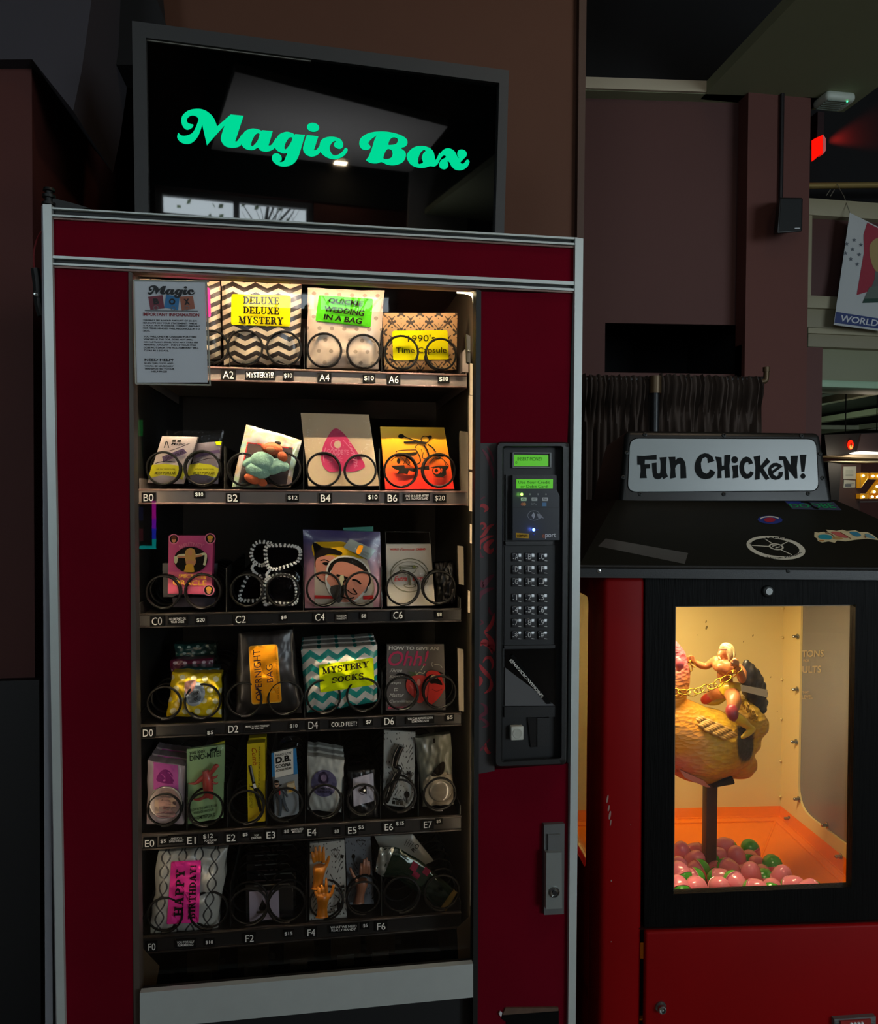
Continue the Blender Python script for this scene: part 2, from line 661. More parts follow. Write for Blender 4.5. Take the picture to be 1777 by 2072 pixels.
def slab_text(s):
    """lines of slab-serif capitals -> flat faces in the unit square"""
    lines = s.split('\n')
    W = [sum(SLAB[c][0] + .06 for c in l) for l in lines]
    mw = max(W)
    H = len(lines) * 1.0 + (len(lines) - 1) * 0.38
    vs, fs = [], []
    for k, l in enumerate(lines):
        x = (mw - W[k]) / 2
        y = H - 1 - k * 1.38
        for c in l:
            w, gs = SLAB[c]
            for g in gs:
                if g[0] == 'b':
                    q, f = [(g[1], g[2]), (g[3], g[2]), (g[3], g[4]), (g[1], g[4])], [(0, 1, 2, 3)]
                elif g[0] == 'd':
                    q, f = [(g[1] - g[5] / 2, g[2]), (g[1] + g[5] / 2, g[2]), (g[3] + g[5] / 2, g[4]), (g[3] - g[5] / 2, g[4])], [(0, 1, 2, 3)]
                else:
                    _, cx, cy, rx, ry, a0, a1, w0, w1 = g
                    q, f = [], []
                    n = 14
                    for i in range(n + 1):
                        a = R(a0 + (a1 - a0) * i / n)
                        e = math.sin(math.pi * i / n)
                        wd_ = w0 + (w1 - w0) * e if g[5] != 0 else w0 * abs(math.cos(a)) + .11 * abs(math.sin(a))
                        for sg in (.5, -.5):
                            q.append((cx + (rx + wd_ * sg) * math.cos(a), cy + (ry + min(wd_, .14) * sg) * math.sin(a)))
                    f = [(2 * i, 2 * i + 1, 2 * i + 3, 2 * i + 2) for i in range(n)]
                o = len(vs)
                vs += [((p[0] + x) / mw, (p[1] + y) / H) for p in q]
                fs += [tuple(i + o for i in t) for t in f]
            x += w + .06
    return vs, fs


def ts(s, quad):
    vs, fs = slab_text(s)
    return [bil(quad, *p) for p in vs], fs


def subdiv(vs, fs, mx):
    """split faces until no edge is longer than mx (so that a print follows a curved face)"""
    vs = list(vs)
    tri = []
    for f in fs:
        for i in range(1, len(f) - 1):
            tri.append((f[0], f[i], f[i + 1]))
    for _ in range(7):
        out, again = [], False
        cache = {}
        for t in tri:
            L = [math.dist(vs[t[i]], vs[t[(i + 1) % 3]]) for i in range(3)]
            k = max(range(3), key=lambda i: L[i])
            if L[k] <= mx:
                out.append(t)
                continue
            again = True
            a, b, c = t[k], t[(k + 1) % 3], t[(k + 2) % 3]
            key = (min(a, b), max(a, b))
            if key not in cache:
                vs.append(((vs[a][0] + vs[b][0]) / 2, (vs[a][1] + vs[b][1]) / 2))
                cache[key] = len(vs) - 1
            m = cache[key]
            out += [(a, m, c), (m, b, c)]
        tri = out
        if not again:
            break
    return vs, tri


class Face:
    """a package's front: pixel outline tl, tr, br, bl at depth Y, leaning back at the top, bulging"""
    def __init__(s, quad, Y, lean=0.0, bulge=0.0, crease=0.0, seed=0, pw=0.5):
        s.q, s.Y, s.lean, s.bulge, s.crease, s.seed, s.pw = quad, Y, lean, bulge, crease, seed, pw

    def uv(s, px, py):
        u, v = 0.5, 0.5
        for _ in range(8):
            x, y = bil(s.q, u, v)
            e = 1e-4
            xu, yu = bil(s.q, u + e, v)
            xv, yv = bil(s.q, u, v + e)
            a, b, c, d = (xu - x) / e, (xv - x) / e, (yu - y) / e, (yv - y) / e
            det = a * d - b * c or 1e-9
            rx, ry = px - x, py - y
            u += (d * rx - b * ry) / det
            v += (a * ry - c * rx) / det
        return u, v

    def dep(s, u, v):
        uu, vv = min(max(u, 0), 1), min(max(v, 0), 1)
        h = s.bulge * (max(16 * uu * (1 - uu) * vv * (1 - vv), 0) ** s.pw)
        if s.crease:
            p = V((u * 4 + s.seed * 7.3, v * 4 - s.seed * 3.1, s.seed))
            env = min(1, 6 * uu * (1 - uu) + .35)
            h += s.crease * (abs(noise.noise(p)) * 1.2 + 0.5 * noise.noise(p * 2.7)) * env
        return s.Y + s.lean * v - h

    def P(s, u, v, eps=0.0):
        x, y = bil(s.q, u, v)
        if s.crease:
            k = 420 * s.crease
            x += k * noise.noise(V((v * 5, s.seed * 3.7, u * 1.5))) * abs(2 * u - 1) ** 3
            y += k * noise.noise(V((u * 5, s.seed * 5.1, v * 1.5 + 9))) * abs(2 * v - 1) ** 3
        return at(x, y, s.dep(u, v) - eps)

    def px(s, x, y, eps=0.0):
        u, v = s.uv(x, y)
        return at(x, y, s.dep(u, v) - eps)

    def print(s, mb, shape, m, eps=0.0008, fine=None, uvs=False):
        """lay a flat pixel shape on the face"""
        vs, fs = shape[0], shape[1]
        if s.bulge or s.crease:
            vs, fs = subdiv(vs, fs, fine or 9)
        fx = []
        for f in fs:
            ar = sum(vs[f[i]][0] * vs[f[(i + 1) % len(f)]][1] - vs[f[(i + 1) % len(f)]][0] * vs[f[i]][1] for i in range(len(f)))
            fx.append(tuple(reversed(f)) if ar > 0 else f)
        mb.add([s.px(p[0], p[1], eps) for p in vs], fx, m, [s.uv(*p) for p in vs] if uvs else None)


def pack(face, thick, m, nu=12, nv=14, mside=None, round_=0.0):
    """a package body: front face, back and sides"""
    mb = MB()
    off = V((0, thick, 0))

    def fr(u, v):
        return face.P(u, v)
    mb.grid(fr, nu, nv, m)
    x = [0.04, .96]

    def bk(u, v):
        a = face.P(u, v)
        return V((a.x, face.Y + face.lean * v + thick, a.z))
    mb.grid(bk, nu, nv, m, flip=True)
    rim = [(i / nu, 0) for i in range(nu)] + [(1, j / nv) for j in range(nv)] + [(1 - i / nu, 1) for i in range(nu)] + [(0, 1 - j / nv) for j in range(nv)]
    A = [fr(*p) for p in rim]
    B = [bk(*p) for p in rim]
    n = len(rim)
    mb.add(A + B, [(i, n + i, n + (i + 1) % n, (i + 1) % n) for i in range(n)], mside or m, [p for p in rim] * 2)
    return mb
# ------------------------------------------------------------------ the room
m_wall = M('wall paint brown', '#53301d', 0.75, vary=0.10, vscale=3, bump=0.15, bscale=180)
m_wall2 = M('wall paint plum', '#54332f', 0.75, vary=0.08, vscale=2, bump=0.12, bscale=180)
m_wallred = M('wall paint oxblood', '#4a1a12', 0.7, vary=0.10, vscale=3, bump=0.12, bscale=160)
m_black = M('ceiling black', '#0b0b0d', 0.85, vary=0.1)
m_soff = M('soffit olive', '#8f9474', 0.8, vary=0.06, vscale=2)
m_soffg = M('soffit grey', '#b4b2b0', 0.8, vary=0.06, vscale=2)
m_duct = M('bulkhead grey', '#37343a', 0.8, vary=0.08, vscale=4)
m_floor = M('floor worn timber', '#8a7a68', 0.6, vary=0.2, vscale=12)
m_cream = M('moulding cream', '#9c9478', 0.6, vary=0.05, vscale=3)
m_creamd = M('strip cream', '#b8ad95', 0.6, vary=0.05)
m_white = M('white frame', '#c9c9c4', 0.5)

HZ = 4.7


def struct(mb, name, smooth=35):
    return mb.build(name, smooth=smooth, kind='structure')


struct(MB().box((-3.6, -6.3, -0.2), (10.4, 12.4, 0.0), m_floor), 'floor')
struct(MB().box((-3.6, -6.3, HZ), (10.4, 12.4, HZ + .2), m_black), 'ceiling')
struct(MB().box((-3.8, -6.3, -.2), (-3.4, 12.4, HZ + .2), m_wallred), 'wall_left')
struct(MB().box((10.2, -6.3, -.2), (10.6, 12.4, HZ + .2), m_wallred), 'wall_right')
struct(MB().box((-3.8, 12.2, -.2), (10.6, 12.6, HZ + .2), m_black), 'wall_far')

# street wall behind the camera: mirrored middle window, unseen outer ones sized for daylight
WIN = [(-3.3, -2.0, .9), (-0.8, 0.72, 3.08), (3.1, 6.6, .9)]
WZ1, WY = 3.36, -6.0
wb = MB()
xs = [-3.6] + [x for w in WIN for x in w[:2]] + [10.4]
for i in range(0, len(xs), 2):
    wb.box((xs[i], WY - .3, 0), (xs[i + 1], WY, HZ), m_wallred)
for a, b, WZ0 in WIN:
    wb.box((a, WY - .3, 0), (b, WY, WZ0), m_wallred)
    wb.box((a, WY - .3, WZ1), (b, WY, HZ), m_wallred)
struct(wb, 'wall_back')
m_winglass = clear('window glass', gloss=0.6)
for k, (a, b, WZ0) in enumerate(WIN):
    w = empty('window_%d' % (k + 1), ((a + b) / 2, WY - .15, WZ0))
    w['kind'] = 'structure'
    f = MB()
    for x0, x1 in ((a, a + .06), (b - .06, b), ((a + b) / 2 - .03, (a + b) / 2 + .03)):
        f.box((x0, WY - .2, WZ0), (x1, WY - .1, WZ1), m_white)
    for z in (WZ0, WZ1 - .06) + ((1.9, 2.8) if WZ0 < 2 else ()):
        f.box((a, WY - .19, z), (b, WY - .11, z + .06), m_white)
    f.build('frame', w)
    MB().box((a + .02, WY - .155, WZ0 + .02), (b - .02, WY - .15, WZ1 - .02), m_winglass).build('pane', w)
    area('window daylight %d' % (k + 1), ((a + b) / 2, WY - .05, (WZ0 + WZ1) / 2), (R(90), 0, 0), b - a, WZ1 - WZ0, 1, (1, 1, 1), portal=True)

# street trees outside the windows
m_bark = M('bark', '#2c2a24', 0.9)
m_leaf = M('young leaves', '#5c7a3a', 0.7)
for k, (x, y) in enumerate(((-1.7, -8.4), (0.5, -8.8), (2.3, -8.2))):
    t = MB()
    rnd = random.Random(k)

    def limb(p, d, l, r, dep):
        q = [p]
        for i in range(4):
            d = (d + V((rnd.uniform(-.2, .2), rnd.uniform(-.2, .2), rnd.uniform(-.05, .2)))).normalized()
            q.append(q[-1] + d * l / 4)
        t.tube(q, r, m_bark, 6, rads=[r * (1 - .12 * i) for i in range(5)])
        if dep:
            for j in range(3):
                limb(q[2 + j % 3], (d + V((rnd.uniform(-1, 1), rnd.uniform(-.7, .7), rnd.uniform(-.1, .6)))).normalized(), l * .62, r * .5, dep - 1)
    limb(V((x, y, -.2)), V((0, 0, 1)), 2.6, .07, 4)
    tr = empty('street_tree', (x, y, -.2), ('bare street tree outside the window behind the viewer', 'slim street tree outside the middle window', 'leafing street tree outside the far end window')[k], 'tree')
    t.build('trunk', tr)
    lf = MB()
    for j in range(160):
        c = V((x + rnd.gauss(0, .7), y + rnd.gauss(0, .5), 3.1 + rnd.gauss(0, .6)))
        n = V((rnd.uniform(-1, 1), rnd.uniform(-1, 1), rnd.uniform(-1, 1))).normalized()
        a, b = n.orthogonal().normalized() * .05, n.cross(n.orthogonal()).normalized() * .03
        lf.add([c - a, c - b, c + a, c + b], [(0, 1, 2, 3)], m_leaf)
    lf.build('foliage', tr, smooth=0)
struct(MB().box((-9, -12, -.25), (14, -6.3, -.2), M('pavement', '#77756f', .9, vary=.1)), 'pavement')

# column behind the machine, recess and the bulkhead beside it
XC0, XC1 = at(326, 300, .95).x, at(1180, 300, .95).x
struct(MB().box((XC0, .95, 0), (XC1, 2.0, HZ), m_wall), 'wall_column')
t1 = MB()
t1.slab(((1173, -60), (1188, -60), (1176, 900), (1164, 900)), .925, .03, M('corner bead', '#432c20', .6))
struct(t1, 'trim_1')
XL = at(65, 300, .6).x
struct(MB().box((-3.4, .6, 0), (XL, 2.0, HZ), m_wallred), 'wall_pier')
struct(MB().box((XL, 1.85, 0), (XC0, 2.05, HZ), m_wallred), 'wall_recess')
q = [at(x, y, .56) for x, y in ((-260, -200), (195, -200), (188, -20), (165, 145), (148, 224), (65, 120), (-260, 122))]
struct(MB().prism(q, V((0, .36, 0)), m_duct), 'wall_bulkhead')
q = [at(x, y, .8) for x, y in ((150, -200), (300, -200), (318, 0), (340, 60), (345, 130), (150, 132))]
struct(MB().prism(q, V((0, .12, 0)), m_black), 'wall_beam')
# dark panelling at the foot of the pier
q = [at(x, y, .57) for x, y in ((-200, 1384), (95, 1384))]
struct(MB().box((q[0].x, .57, 0), (XL + .02, .6, q[0].z), M('panelling black', '#0d0b0d', .6)), 'trim_2')

# wall beyond the machine (a few degrees off the machine's line), with a dark opening in it
WY2 = 2.2
WA = R(-6.0)
WEX, WEY = V((math.cos(WA), math.sin(WA), 0)), V((-math.sin(WA), math.cos(WA), 0))
_w = at(1506, 400, WY2)
WO = V((_w.x, _w.y, 0))
WFR = (WO, WEX, WEY)


def wl_(px, py, d=0.0):
    """local point of the far wall's frame, d behind its face"""
    p = onplane(px, py, WO + WEY * d, WEY) - WO
    return V((p.dot(WEX), d, p.z))


a, b = wl_(1225, 653), wl_(1495, 757)
ZS = wl_(1503, 209).z
xl_ = -1.75
w2 = MB()
w2.box((xl_, 0, 0), (a.x, .02, HZ), m_wall2, fr=WFR)
w2.box((a.x, 0, a.z), (b.x, .02, HZ), m_wall2, fr=WFR)
w2.box((a.x, 0, 0), (b.x, .02, b.z), m_wall2, fr=WFR)
w2.box((b.x, 0, 0), (.06, .02, HZ), m_wall2, fr=WFR)
struct(w2, 'wall_front')
n1 = MB()
for lo, hi in (((a.x - .1, .9, b.z - .3), (b.x + .1, .95, a.z + .2)), ((a.x - .12, .02, b.z - .3), (a.x - .07, .95, a.z + .2)), ((b.x + .07, .02, b.z - .3), (b.x + .12, .95, a.z + .2)), ((a.x - .12, .02, a.z + .15), (b.x + .12, .95, a.z + .2)), ((a.x - .12, .02, b.z - .3), (b.x + .12, .95, b.z - .25))):
    n1.box(lo, hi, m_black, fr=WFR)
struct(n1, 'wall_niche')
# pilaster
PY = 2.1
pa, pb = at(1512, 400, PY).x, at(1638, 400, PY).x
struct(MB().box((pa, PY, 0), (pb, PY + .09, ZS + .05), M('pilaster paint', '#5c322a', .75, vary=.08, vscale=2, bump=.12, bscale=180)), 'wall_pilaster')
pb2 = at(1645, 850, PY + .1).x
struct(MB().box((pa, PY + .03, 0), (pb2, PY + .09, at(1640, 700, PY).z), m_wall2), 'wall_pilaster_foot')
cp = at(1580, 205, PY)
c2 = at(1580, 405, PY)
MB().tube([V((cp.x, PY - .012, ZS)), V((cp.x, PY - .012, c2.z - .02))], .011, M('conduit', '#1b1416', .5), 8).build('conduit_pipe', label='thin dark conduit running down the pilaster to the speaker', cat='pipe')

# soffit over the passage and the dark ceiling recess with its lit riser
sd_ = -.08
s0, s1 = wl_(1150, 163, sd_), wl_(1428, 189, sd_)
sh_z = wl_(1428, 166, sd_).z - ZS
xs1 = (WO + WEX * s1.x + WEY * sd_).x
xs2 = at(1700, 225, WY2).x
so = MB()
so.box((xs1, -5.9, ZS), (xs2 + .02, WY2, ZS + sh_z), m_soff)
so.box((xs1, WY2 - .05, ZS + .0005), (at(1640, 400, 2.1).x, WY2 + .18, ZS + sh_z - .001), m_soff)
so.box((xl_, sd_ + .005, ZS), (s1.x + .6, .05, ZS + sh_z - .001), m_soff, fr=WFR)
struct(so, 'ceiling_soffit')
struct(MB().box((xl_, -.03, ZS + sh_z), (.3, .03, HZ), m_black, fr=WFR), 'wall_recess_upper')
struct(MB().box((xl_, sd_ - .012, ZS + .002), (s1.x, sd_ + .008, ZS + sh_z), m_creamd, fr=WFR), 'trim_3')
# grey dropped ceiling behind the viewer, with a black opening (seen in the dark screen)
g = MB()
GZ = 3.74
g.prism([V((-.10, -3.87, GZ)), V((1.66, -4.42, GZ)), V((1.72, -5.98, GZ)), V((-.28, -5.98, GZ))], V((0, 0, .06)), m_soffg)
g.box((1.7, -5.995, 1.2), (2.35, -5.93, GZ + .05), m_soffg)
struct(g, 'ceiling_panel')
dl = empty('downlight', (.9, -5.7, GZ - .01), 'small warm round downlight in the grey ceiling panel', 'ceiling light')
MB().lathe((0.95, -5.75, GZ), (0, 0, -1), [(.07, 0), (.07, .012), (.055, .015)], m_white).build('trim_ring', dl)
MB().lathe((0.95, -5.75, GZ - .012), (0, 0, -1), [(.052, 0), (.05, .006)], emis('downlight glow', '#ffe9a8', 4)).build('diffuser', dl)
area('warm ceiling lamp', (0.95, -5.75, GZ - .05), (0, 0, 0), .12, .12, 6, (1, .78, .5))
area('ceiling fill uplight', (0.75, -5.0, 1.6), (R(180), 0, 0), 1.6, 1.0, 22, (.95, .97, 1.0), spread=R(70))  # unseen uplight added to brighten the grey ceiling panel
area('warm wall light', (1.6, -.9, 3.9), (R(8), 0, 0), .5, .5, 16, (1.0, .74, .5))  # stands in for unseen warm ceiling light on the column wall
struct(MB().box((-.85, -5.999, 3.36), (1.7, -5.985, GZ), m_black), 'wall_transom')
pf = empty('added_lamp', (1.6, -.9, 3.91), 'unseen square lamp added above the viewer for the warm wall light', 'ceiling lamp')  # fixture made up around the warm light above
MB().box((1.33, -1.17, 3.915), (1.87, -.63, 3.96), m_black, .01).build('housing', pf)
MB().tube([V((1.6, -.9, 3.95)), V((1.6, -.9, HZ))], .012, m_black, 8).build('rod', pf)
uf = empty('added_uplighter', (.75, -5.0, 0), 'unseen uplighter added behind the viewer to brighten the ceiling panel', 'lamp')  # stand made up to carry the added ceiling uplight
MB().box((-.1, -5.55, 1.5), (1.6, -4.45, 1.59), m_black, .02).build('trough', uf)
MB().tube([V((.75, -5.0, 0)), V((.75, -5.0, 1.52))], .03, m_black, 10).build('pole', uf)
MB().lathe((.75, -5.0, 0), (0, 0, 1), [(.25, 0), (.25, .02), (.04, .03)], m_black, 24).build('base', uf)
# ------------------------------------------------------------------ vending machine
m_red = M('maroon flock panel', '#68041a', 0.9, vary=0.16, vscale=9, bump=0.25, bscale=260, spec=.06)
m_alu = M('brushed aluminium', '#c6cfcd', 0.38, metal=0.25, vary=0.05, vscale=30)
m_alu2 = M('aluminium side edge', '#8b8d94', 0.5, metal=0.2, vary=0.08, vscale=30)
m_rub = M('black rubber channel', '#0c1110', 0.5)
m_bz = M('black bezel plastic', '#1a1b1c', 0.42, bump=0.1, bscale=700)
m_bzd = M('black recess plastic', '#111214', 0.5)
m_shell = M('machine body dark', '#18181a', 0.6)
m_liner = M('machine liner black', '#15130f', 0.55, vary=.2, vscale=8)
m_liner2 = M('machine side wall taupe', '#6d6250', 0.4, metal=.3, vary=.2, vscale=10)
m_trayd = M('tray rail shaded tone', '#221f1c', 0.45, metal=.2, vary=.12, vscale=20)  # tray metal for rows C to F, their shade put into the colour
m_lipd = M('tray lip shaded tone', '#2a2420', 0.4, metal=.3)
m_tray = M('tray rail lit tone', '#857a72', 0.42, metal=.35, vary=.12, vscale=20)  # same tray metal for rows A and B, lamp light in the colour
m_lip = M('tray lip lit tone', '#7d6259', 0.4, metal=.3)
m_wire = M('coil wire black', '#0b0a09', 0.5, spec=.2)
m_frame = M('door frame taupe', '#5a5048', 0.5, metal=.2, vary=.1)
m_lab = M('label tape black', '#0b0b0b', 0.45)
m_ltx = M('label lettering white', '#e8e6df', 0.6)
m_chrome = M('satin nickel', '#9a9c9a', 0.22, metal=.9)
m_gun = M('gunmetal plate', '#6d7070', 0.4, metal=.35)

VM = empty('vending_machine', (0, .42, 0), 'tall maroon vending machine with aluminium trim and a lit glass front', 'vending machine')


def part(mb, name, par=VM, smooth_=35, label=None):
    return mb.build(name, par, smooth=smooth_, label=label)


ZT = 1.822
# cabinet shell
c = MB()
c.box((-.488, .035, .1), (-.468, .86, ZT), m_shell)
c.box((.468, .035, .1), (.488, .86, ZT), m_shell)
c.box((-.488, .035, ZT - .03), (.488, .86, ZT), m_shell)
c.box((-.488, .84, .1), (.488, .86, ZT), m_shell)
c.box((-.488, .035, .1), (.488, .86, .13), m_shell)
c.box((at(966, 1200, .04).x, .036, .1), (.47, .06, ZT), m_shell)
c.box((-.47, .036, .1), (at(262, 1200, .04).x, .06, ZT), m_shell)
for x in (-.44, .42):
    for y in (.08, .8):
        c.box((x - .03, y - .03, 0), (x + .03, y + .03, .11), m_shell)
part(c, 'cabinet')
e = MB()
e.slab(((84, 416), (96, 416), (109, 2380), (93, 2380)), .012, .03, m_alu2)
part(e, 'cabinet_edge')

# posts
p = MB()
p.slab(((86.5, 413), (104, 413.6), (136.5, 2400), (120, 2400)), -.004, .03, m_alu)
p.slab(((84, 416), (87.5, 416), (121, 2400), (118, 2400)), .004, .03, m_alu2)
part(p, 'trim_post')
p = MB()
p.slab(((1164.5, 480), (1180.5, 482.7), (1162, 2400), (1147, 2400)), -.004, .03, m_alu)
part(p, 'trim_post')


def rail(name, rows):
    mb = MB()
    for yl0, yl1, yr0, yr1, Y, d, mm in rows:
        mb.slab(((103.5, yl0), (1165, yr0), (1165, yr1), (103.5, yl1)), Y, d, mm)
    return part(mb, name)


rail('trim_rail', [(419.2, 422.2, 480.4, 484.4, -.002, .03, m_alu), (422.2, 433.3, 484.4, 491.7, .006, .02, m_rub), (433.3, 436.9, 491.6, 495.6, -.002, .03, m_alu), (436.9, 439.8, 495.6, 498.3, .005, .02, m_rub), (439.8, 442.7, 498.2, 501.8, .001, .03, m_lip)])
rail('trim_rail', [(516.6, 521.9, 569.8, 577, -.002, .03, m_alu), (521.9, 531.4, 577, 584, .006, .02, m_rub), (531.2, 535.3, 583.9, 588.5, -.002, .03, m_alu), (535.3, 537.6, 588.5, 590, .005, .02, m_rub), (537.5, 541, 589.8, 593.2, .001, .03, m_lip)])

mb = MB()
mb.slab(((103, 441), (1165, 500), (1165, 572), (103, 520)), .006, .02, m_red)
part(mb, 'header_panel')
mb = MB()
mb.slab(((106, 541), (262, 549), (271.5, 2400), (139, 2400)), .006, .025, m_red)
part(mb, 'side_panel')
mb = MB()
mb.slab(((973, 590), (1160, 594), (1148, 902), (970, 908)), .006, .025, m_red)
part(mb, 'upper_panel')
mb = MB()
mb.slab(((967, 1560), (1150, 1545), (1146, 2400), (962, 2400)), .006, .025, m_red)
part(mb, 'lower_panel')
gp = MB()
gp.slab(((1146, 590), (1166, 594), (1152, 2400), (1140, 2400)), .016, .02, M('maroon shadow gap', '#2a060c', .8))
part(gp, 'panel_gap')

# door frame round the glass
f = MB()
f.slab(((259.8, 549), (267.5, 552), (283.7, 2110), (271, 2110)), .004, .03, m_frame)
part(f, 'window_frame')
f = MB()
f.slab(((963.6, 586), (974, 588), (966.5, 2110), (957, 2110)), .002, .03, m_rub)
part(f, 'window_gasket')
hd = MB()
hl, hr = at(262, 541, .003), at(968, 585, .003)
hd.hexa([at(262, 548, .004), at(968, 585, .004), at(968, 578, .004), at(262, 537, .004), at(262, 554, .014), at(968, 590, .014), at(968, 570, .014), at(262, 530, .014)], m_lip)
part(hd, 'window_header')

m_glass = clear('front glass', gloss=0.85, rough=0.0)
gl = MB()
gl.add([at(264, 545, .02), at(966, 585, .02), at(958, 1975, .02), at(281, 2030, .02)], [(3, 2, 1, 0)], m_glass)
part(gl, 'glass_pane')

# sill and delivery door
s = MB()
q = ((283, 2009.5), (957.5, 1950.5), (957.5, 2018), (283, 2083))
s.slab(q, -.012, .013, m_alu)
s.slab(((283, 2016), (957.5, 1957), (957.5, 2018), (283, 2083)), .001, .03, m_bzd)
part(s, 'delivery_sill')
s = MB()
s.slab(((283, 2070), (957, 2005), (957, 2420), (283, 2420)), .03, .01, m_bzd)
s.slab(((283, 2080), (930, 2015), (930, 2420), (283, 2420)), .018, .012, M('delivery flap', '#1c2023', .45))
part(s, 'delivery_door')

# interior
XI0, XI1 = at(262, 1200, .05).x, at(966, 1200, .05).x
ZI1 = 1.772
ZI0 = at(620, 1985, .03).z
li = MB()
li.box((XI0 - .01, .06, ZI0 - .35), (XI0, .62, ZI1 + .05), m_liner)
li.box((XI0 - .01, .61, ZI0 - .35), (XI1 + .01, .62, ZI1 + .05), m_liner)
li.box((XI0 - .01, .04, ZI1 + .03), (XI1 + .01, .62, ZI1 + .04), m_liner)
part(li, 'liner')
li = MB()
li.box((XI1, .06, ZI0 - .35), (XI1 + .008, .62, ZI1 + .05), m_liner2)
part(li, 'liner_wall')
li = MB()
li.hexa([V((XI0, .035, ZI0 - .34)), V((XI1, .035, ZI0 - .34)), V((XI1, .035, ZI0 - .32)), V((XI0, .035, ZI0 - .32)), V((XI0, .61, ZI0 - .24)), V((XI1, .61, ZI0 - .24)), V((XI1, .61, ZI0 - .22)), V((XI0, .61, ZI0 - .22))], M('bin floor', '#1a140c', .6, vary=.3, vscale=15))
m_ch = M('chute brown', '#4a3c2a', .55, metal=.2)
for pts in (((283, 1915), (322, 1958), (312, 2010), (283, 2012)), ((957, 1850), (925, 1880), (928, 1945), (957, 1960))):
    li.prism([at(x, y, .05 + .05 * (i in (1, 2))) for i, (x, y) in enumerate(pts)], V((0, .004, 0)), m_ch)
part(li, 'product_bin')
rnd = random.Random(3)
for i, (x, y) in enumerate(((410, 1945), (512, 1935), (605, 1922), (700, 1915), (770, 1905))):
    b = MB()
    p0 = at(x, y, .4)
    b.box((p0.x - .035, .4, p0.z - .03), (p0.x + .035, .43, p0.z + .02), m_ch)
    b.box((p0.x - .02, .395, p0.z - .045), (p0.x + .02, .41, p0.z - .02), m_liner2, .002)
    b.box((p0.x + .036, .398, p0.z - .01), (p0.x + .05, .41, p0.z + .004), m_chrome)
    part(b, 'motor_bracket')
# hinge hardware and latch strips along the opening's inner edge
for (xa, ya, xb, yb, Y) in ((951, 735, 957, 800, .05), (949, 800, 958, 950, .05), (950, 955, 957, 1035, .05), (951, 1060, 955, 1100, .05), (947, 1195, 951, 1240, .05)):
    hw = MB()
    hw.slab(((xa, ya), (xb, ya + 1), (xb, yb), (xa, yb - 1)), Y, .01, m_liner2)
    part(hw, 'latch_strip')
hw = MB()
hw.slab(((944, 676), (952, 680), (952, 735), (946, 732)), .055, .015, m_rub)
hw.ball(at(948.5, 711, .052), .004, m_chrome, 8)
part(hw, 'latch')

# light strip behind the header
lz = ZI1 + .018
lb = MB()
lb.box((XI0 + .03, .016, lz), (XI1 - .02, .034, lz + .010), M('lamp housing', '#cfcac0', .4))
part(lb, 'light_strip')
area('vending strip light', ((XI0 + XI1) / 2, .022, lz - .004), (R(8), 0, 0), XI1 - XI0 - .06, .014, 11.5, (1.0, .80, .55), spread=R(46))
area('vending strip glow', ((XI0 + XI1) / 2, .025, lz - .005), (R(10), 0, 0), XI1 - XI0 - .06, .014, 3.6, (1.0, .80, .55))
for xx, sg_ in ((XI0 + .010, 1), (XI1 - .010, -1)):  # unseen side strips added to fill the lower rows with light
    el = MB()
    el.box((xx - .004, .028, ZI0 + .12), (xx + .004, .034, ZI1 - .06), M('lamp housing', '#cfcac0', .4))
    part(el, 'fill_strip')
    area('tray fill light', (xx, .036, (ZI0 + ZI1) / 2 + .03), (R(90), 0, R(180 + 42 * sg_)), .006, ZI1 - ZI0 - .2, .75, (1.0, .82, .6))
# glowing curl drawn in for the lamp's reflection on the inner frame
tl = MB()
tl.tube([at(x, y, .045) for x, y in smooth([(925, 590), (945, 592), (958, 600), (961, 618)], 5, False)], .0035, emis('frame glint glow', '#ffe7b0', 6), 8)
part(tl, 'frame_glint')

# trays
TR = {'A': (747.8, 776.5), 'B': (991.2, 1021.4), 'C': (1235.6, 1263.6), 'D': (1453.6, 1480.3), 'E': (1668, 1699), 'F': (1869.4, 1902.5)}
TY = .11
COILS = {
    'A': [(428, 700, 36), (495.6, 702, 37), (575, 704, 36), (656.5, 708, 36), (736.5, 710.6, 35), (813, 712, 37), (893, 714, 33)],
    'B': [(329.8, 945.5, 34), (408.5, 945.5, 37), (493, 947.7, 36), (573, 948.8, 36), (655, 948.8, 36), (729.4, 950, 34), (811.6, 951, 36), (889, 950, 34)],
    'C': [(329.8, 1195, 34), (409.7, 1195.3, 37), (499.7, 1190.8, 34), (571.8, 1190.8, 35), (655, 1189.7, 36), (732.8, 1188.6, 35), (816, 1188.6, 36), (889, 1186, 34)],
    'D': [(332, 1419.8, 36), (409.7, 1417.6, 37), (494, 1414, 36), (577.4, 1409.7, 38), (655, 1407.6, 37), (736, 1403, 37), (813.8, 1399.7, 36), (890.4, 1397.4, 36)],
    'E': [(332, 1639.8, 36), (415.3, 1638.7, 37), (498.6, 1635.3, 36), (577.4, 1629.7, 37), (657.4, 1623, 35), (735, 1619.7, 34), (809.3, 1611.8, 36), (890.4, 1608.4, 35)],
    'F': [(333, 1852, 39), (422, 1843, 42), (504, 1835, 39), (579.6, 1830.8, 39), (660.8, 1826.4, 35), (735, 1814, 35), (813.8, 1809.6, 39), (895, 1807, 36)],
}
z6, z7 = Zm(260, 780, 4.4425), Zm(600, 780, 4.4425)
z8, z9 = Zm(260, 1040, 4.4425), Zm(600, 1040, 4.4425)
z10, z11 = Zm(260, 1260, 4.4425), Zm(600, 1250, 4.4425)
z12, z13 = Zm(260, 1480, 4.4425), Zm(600, 1470, 4.4425)
z14, z15 = Zm(260, 1680, 4.4425), Zm(600, 1670, 4.4425)
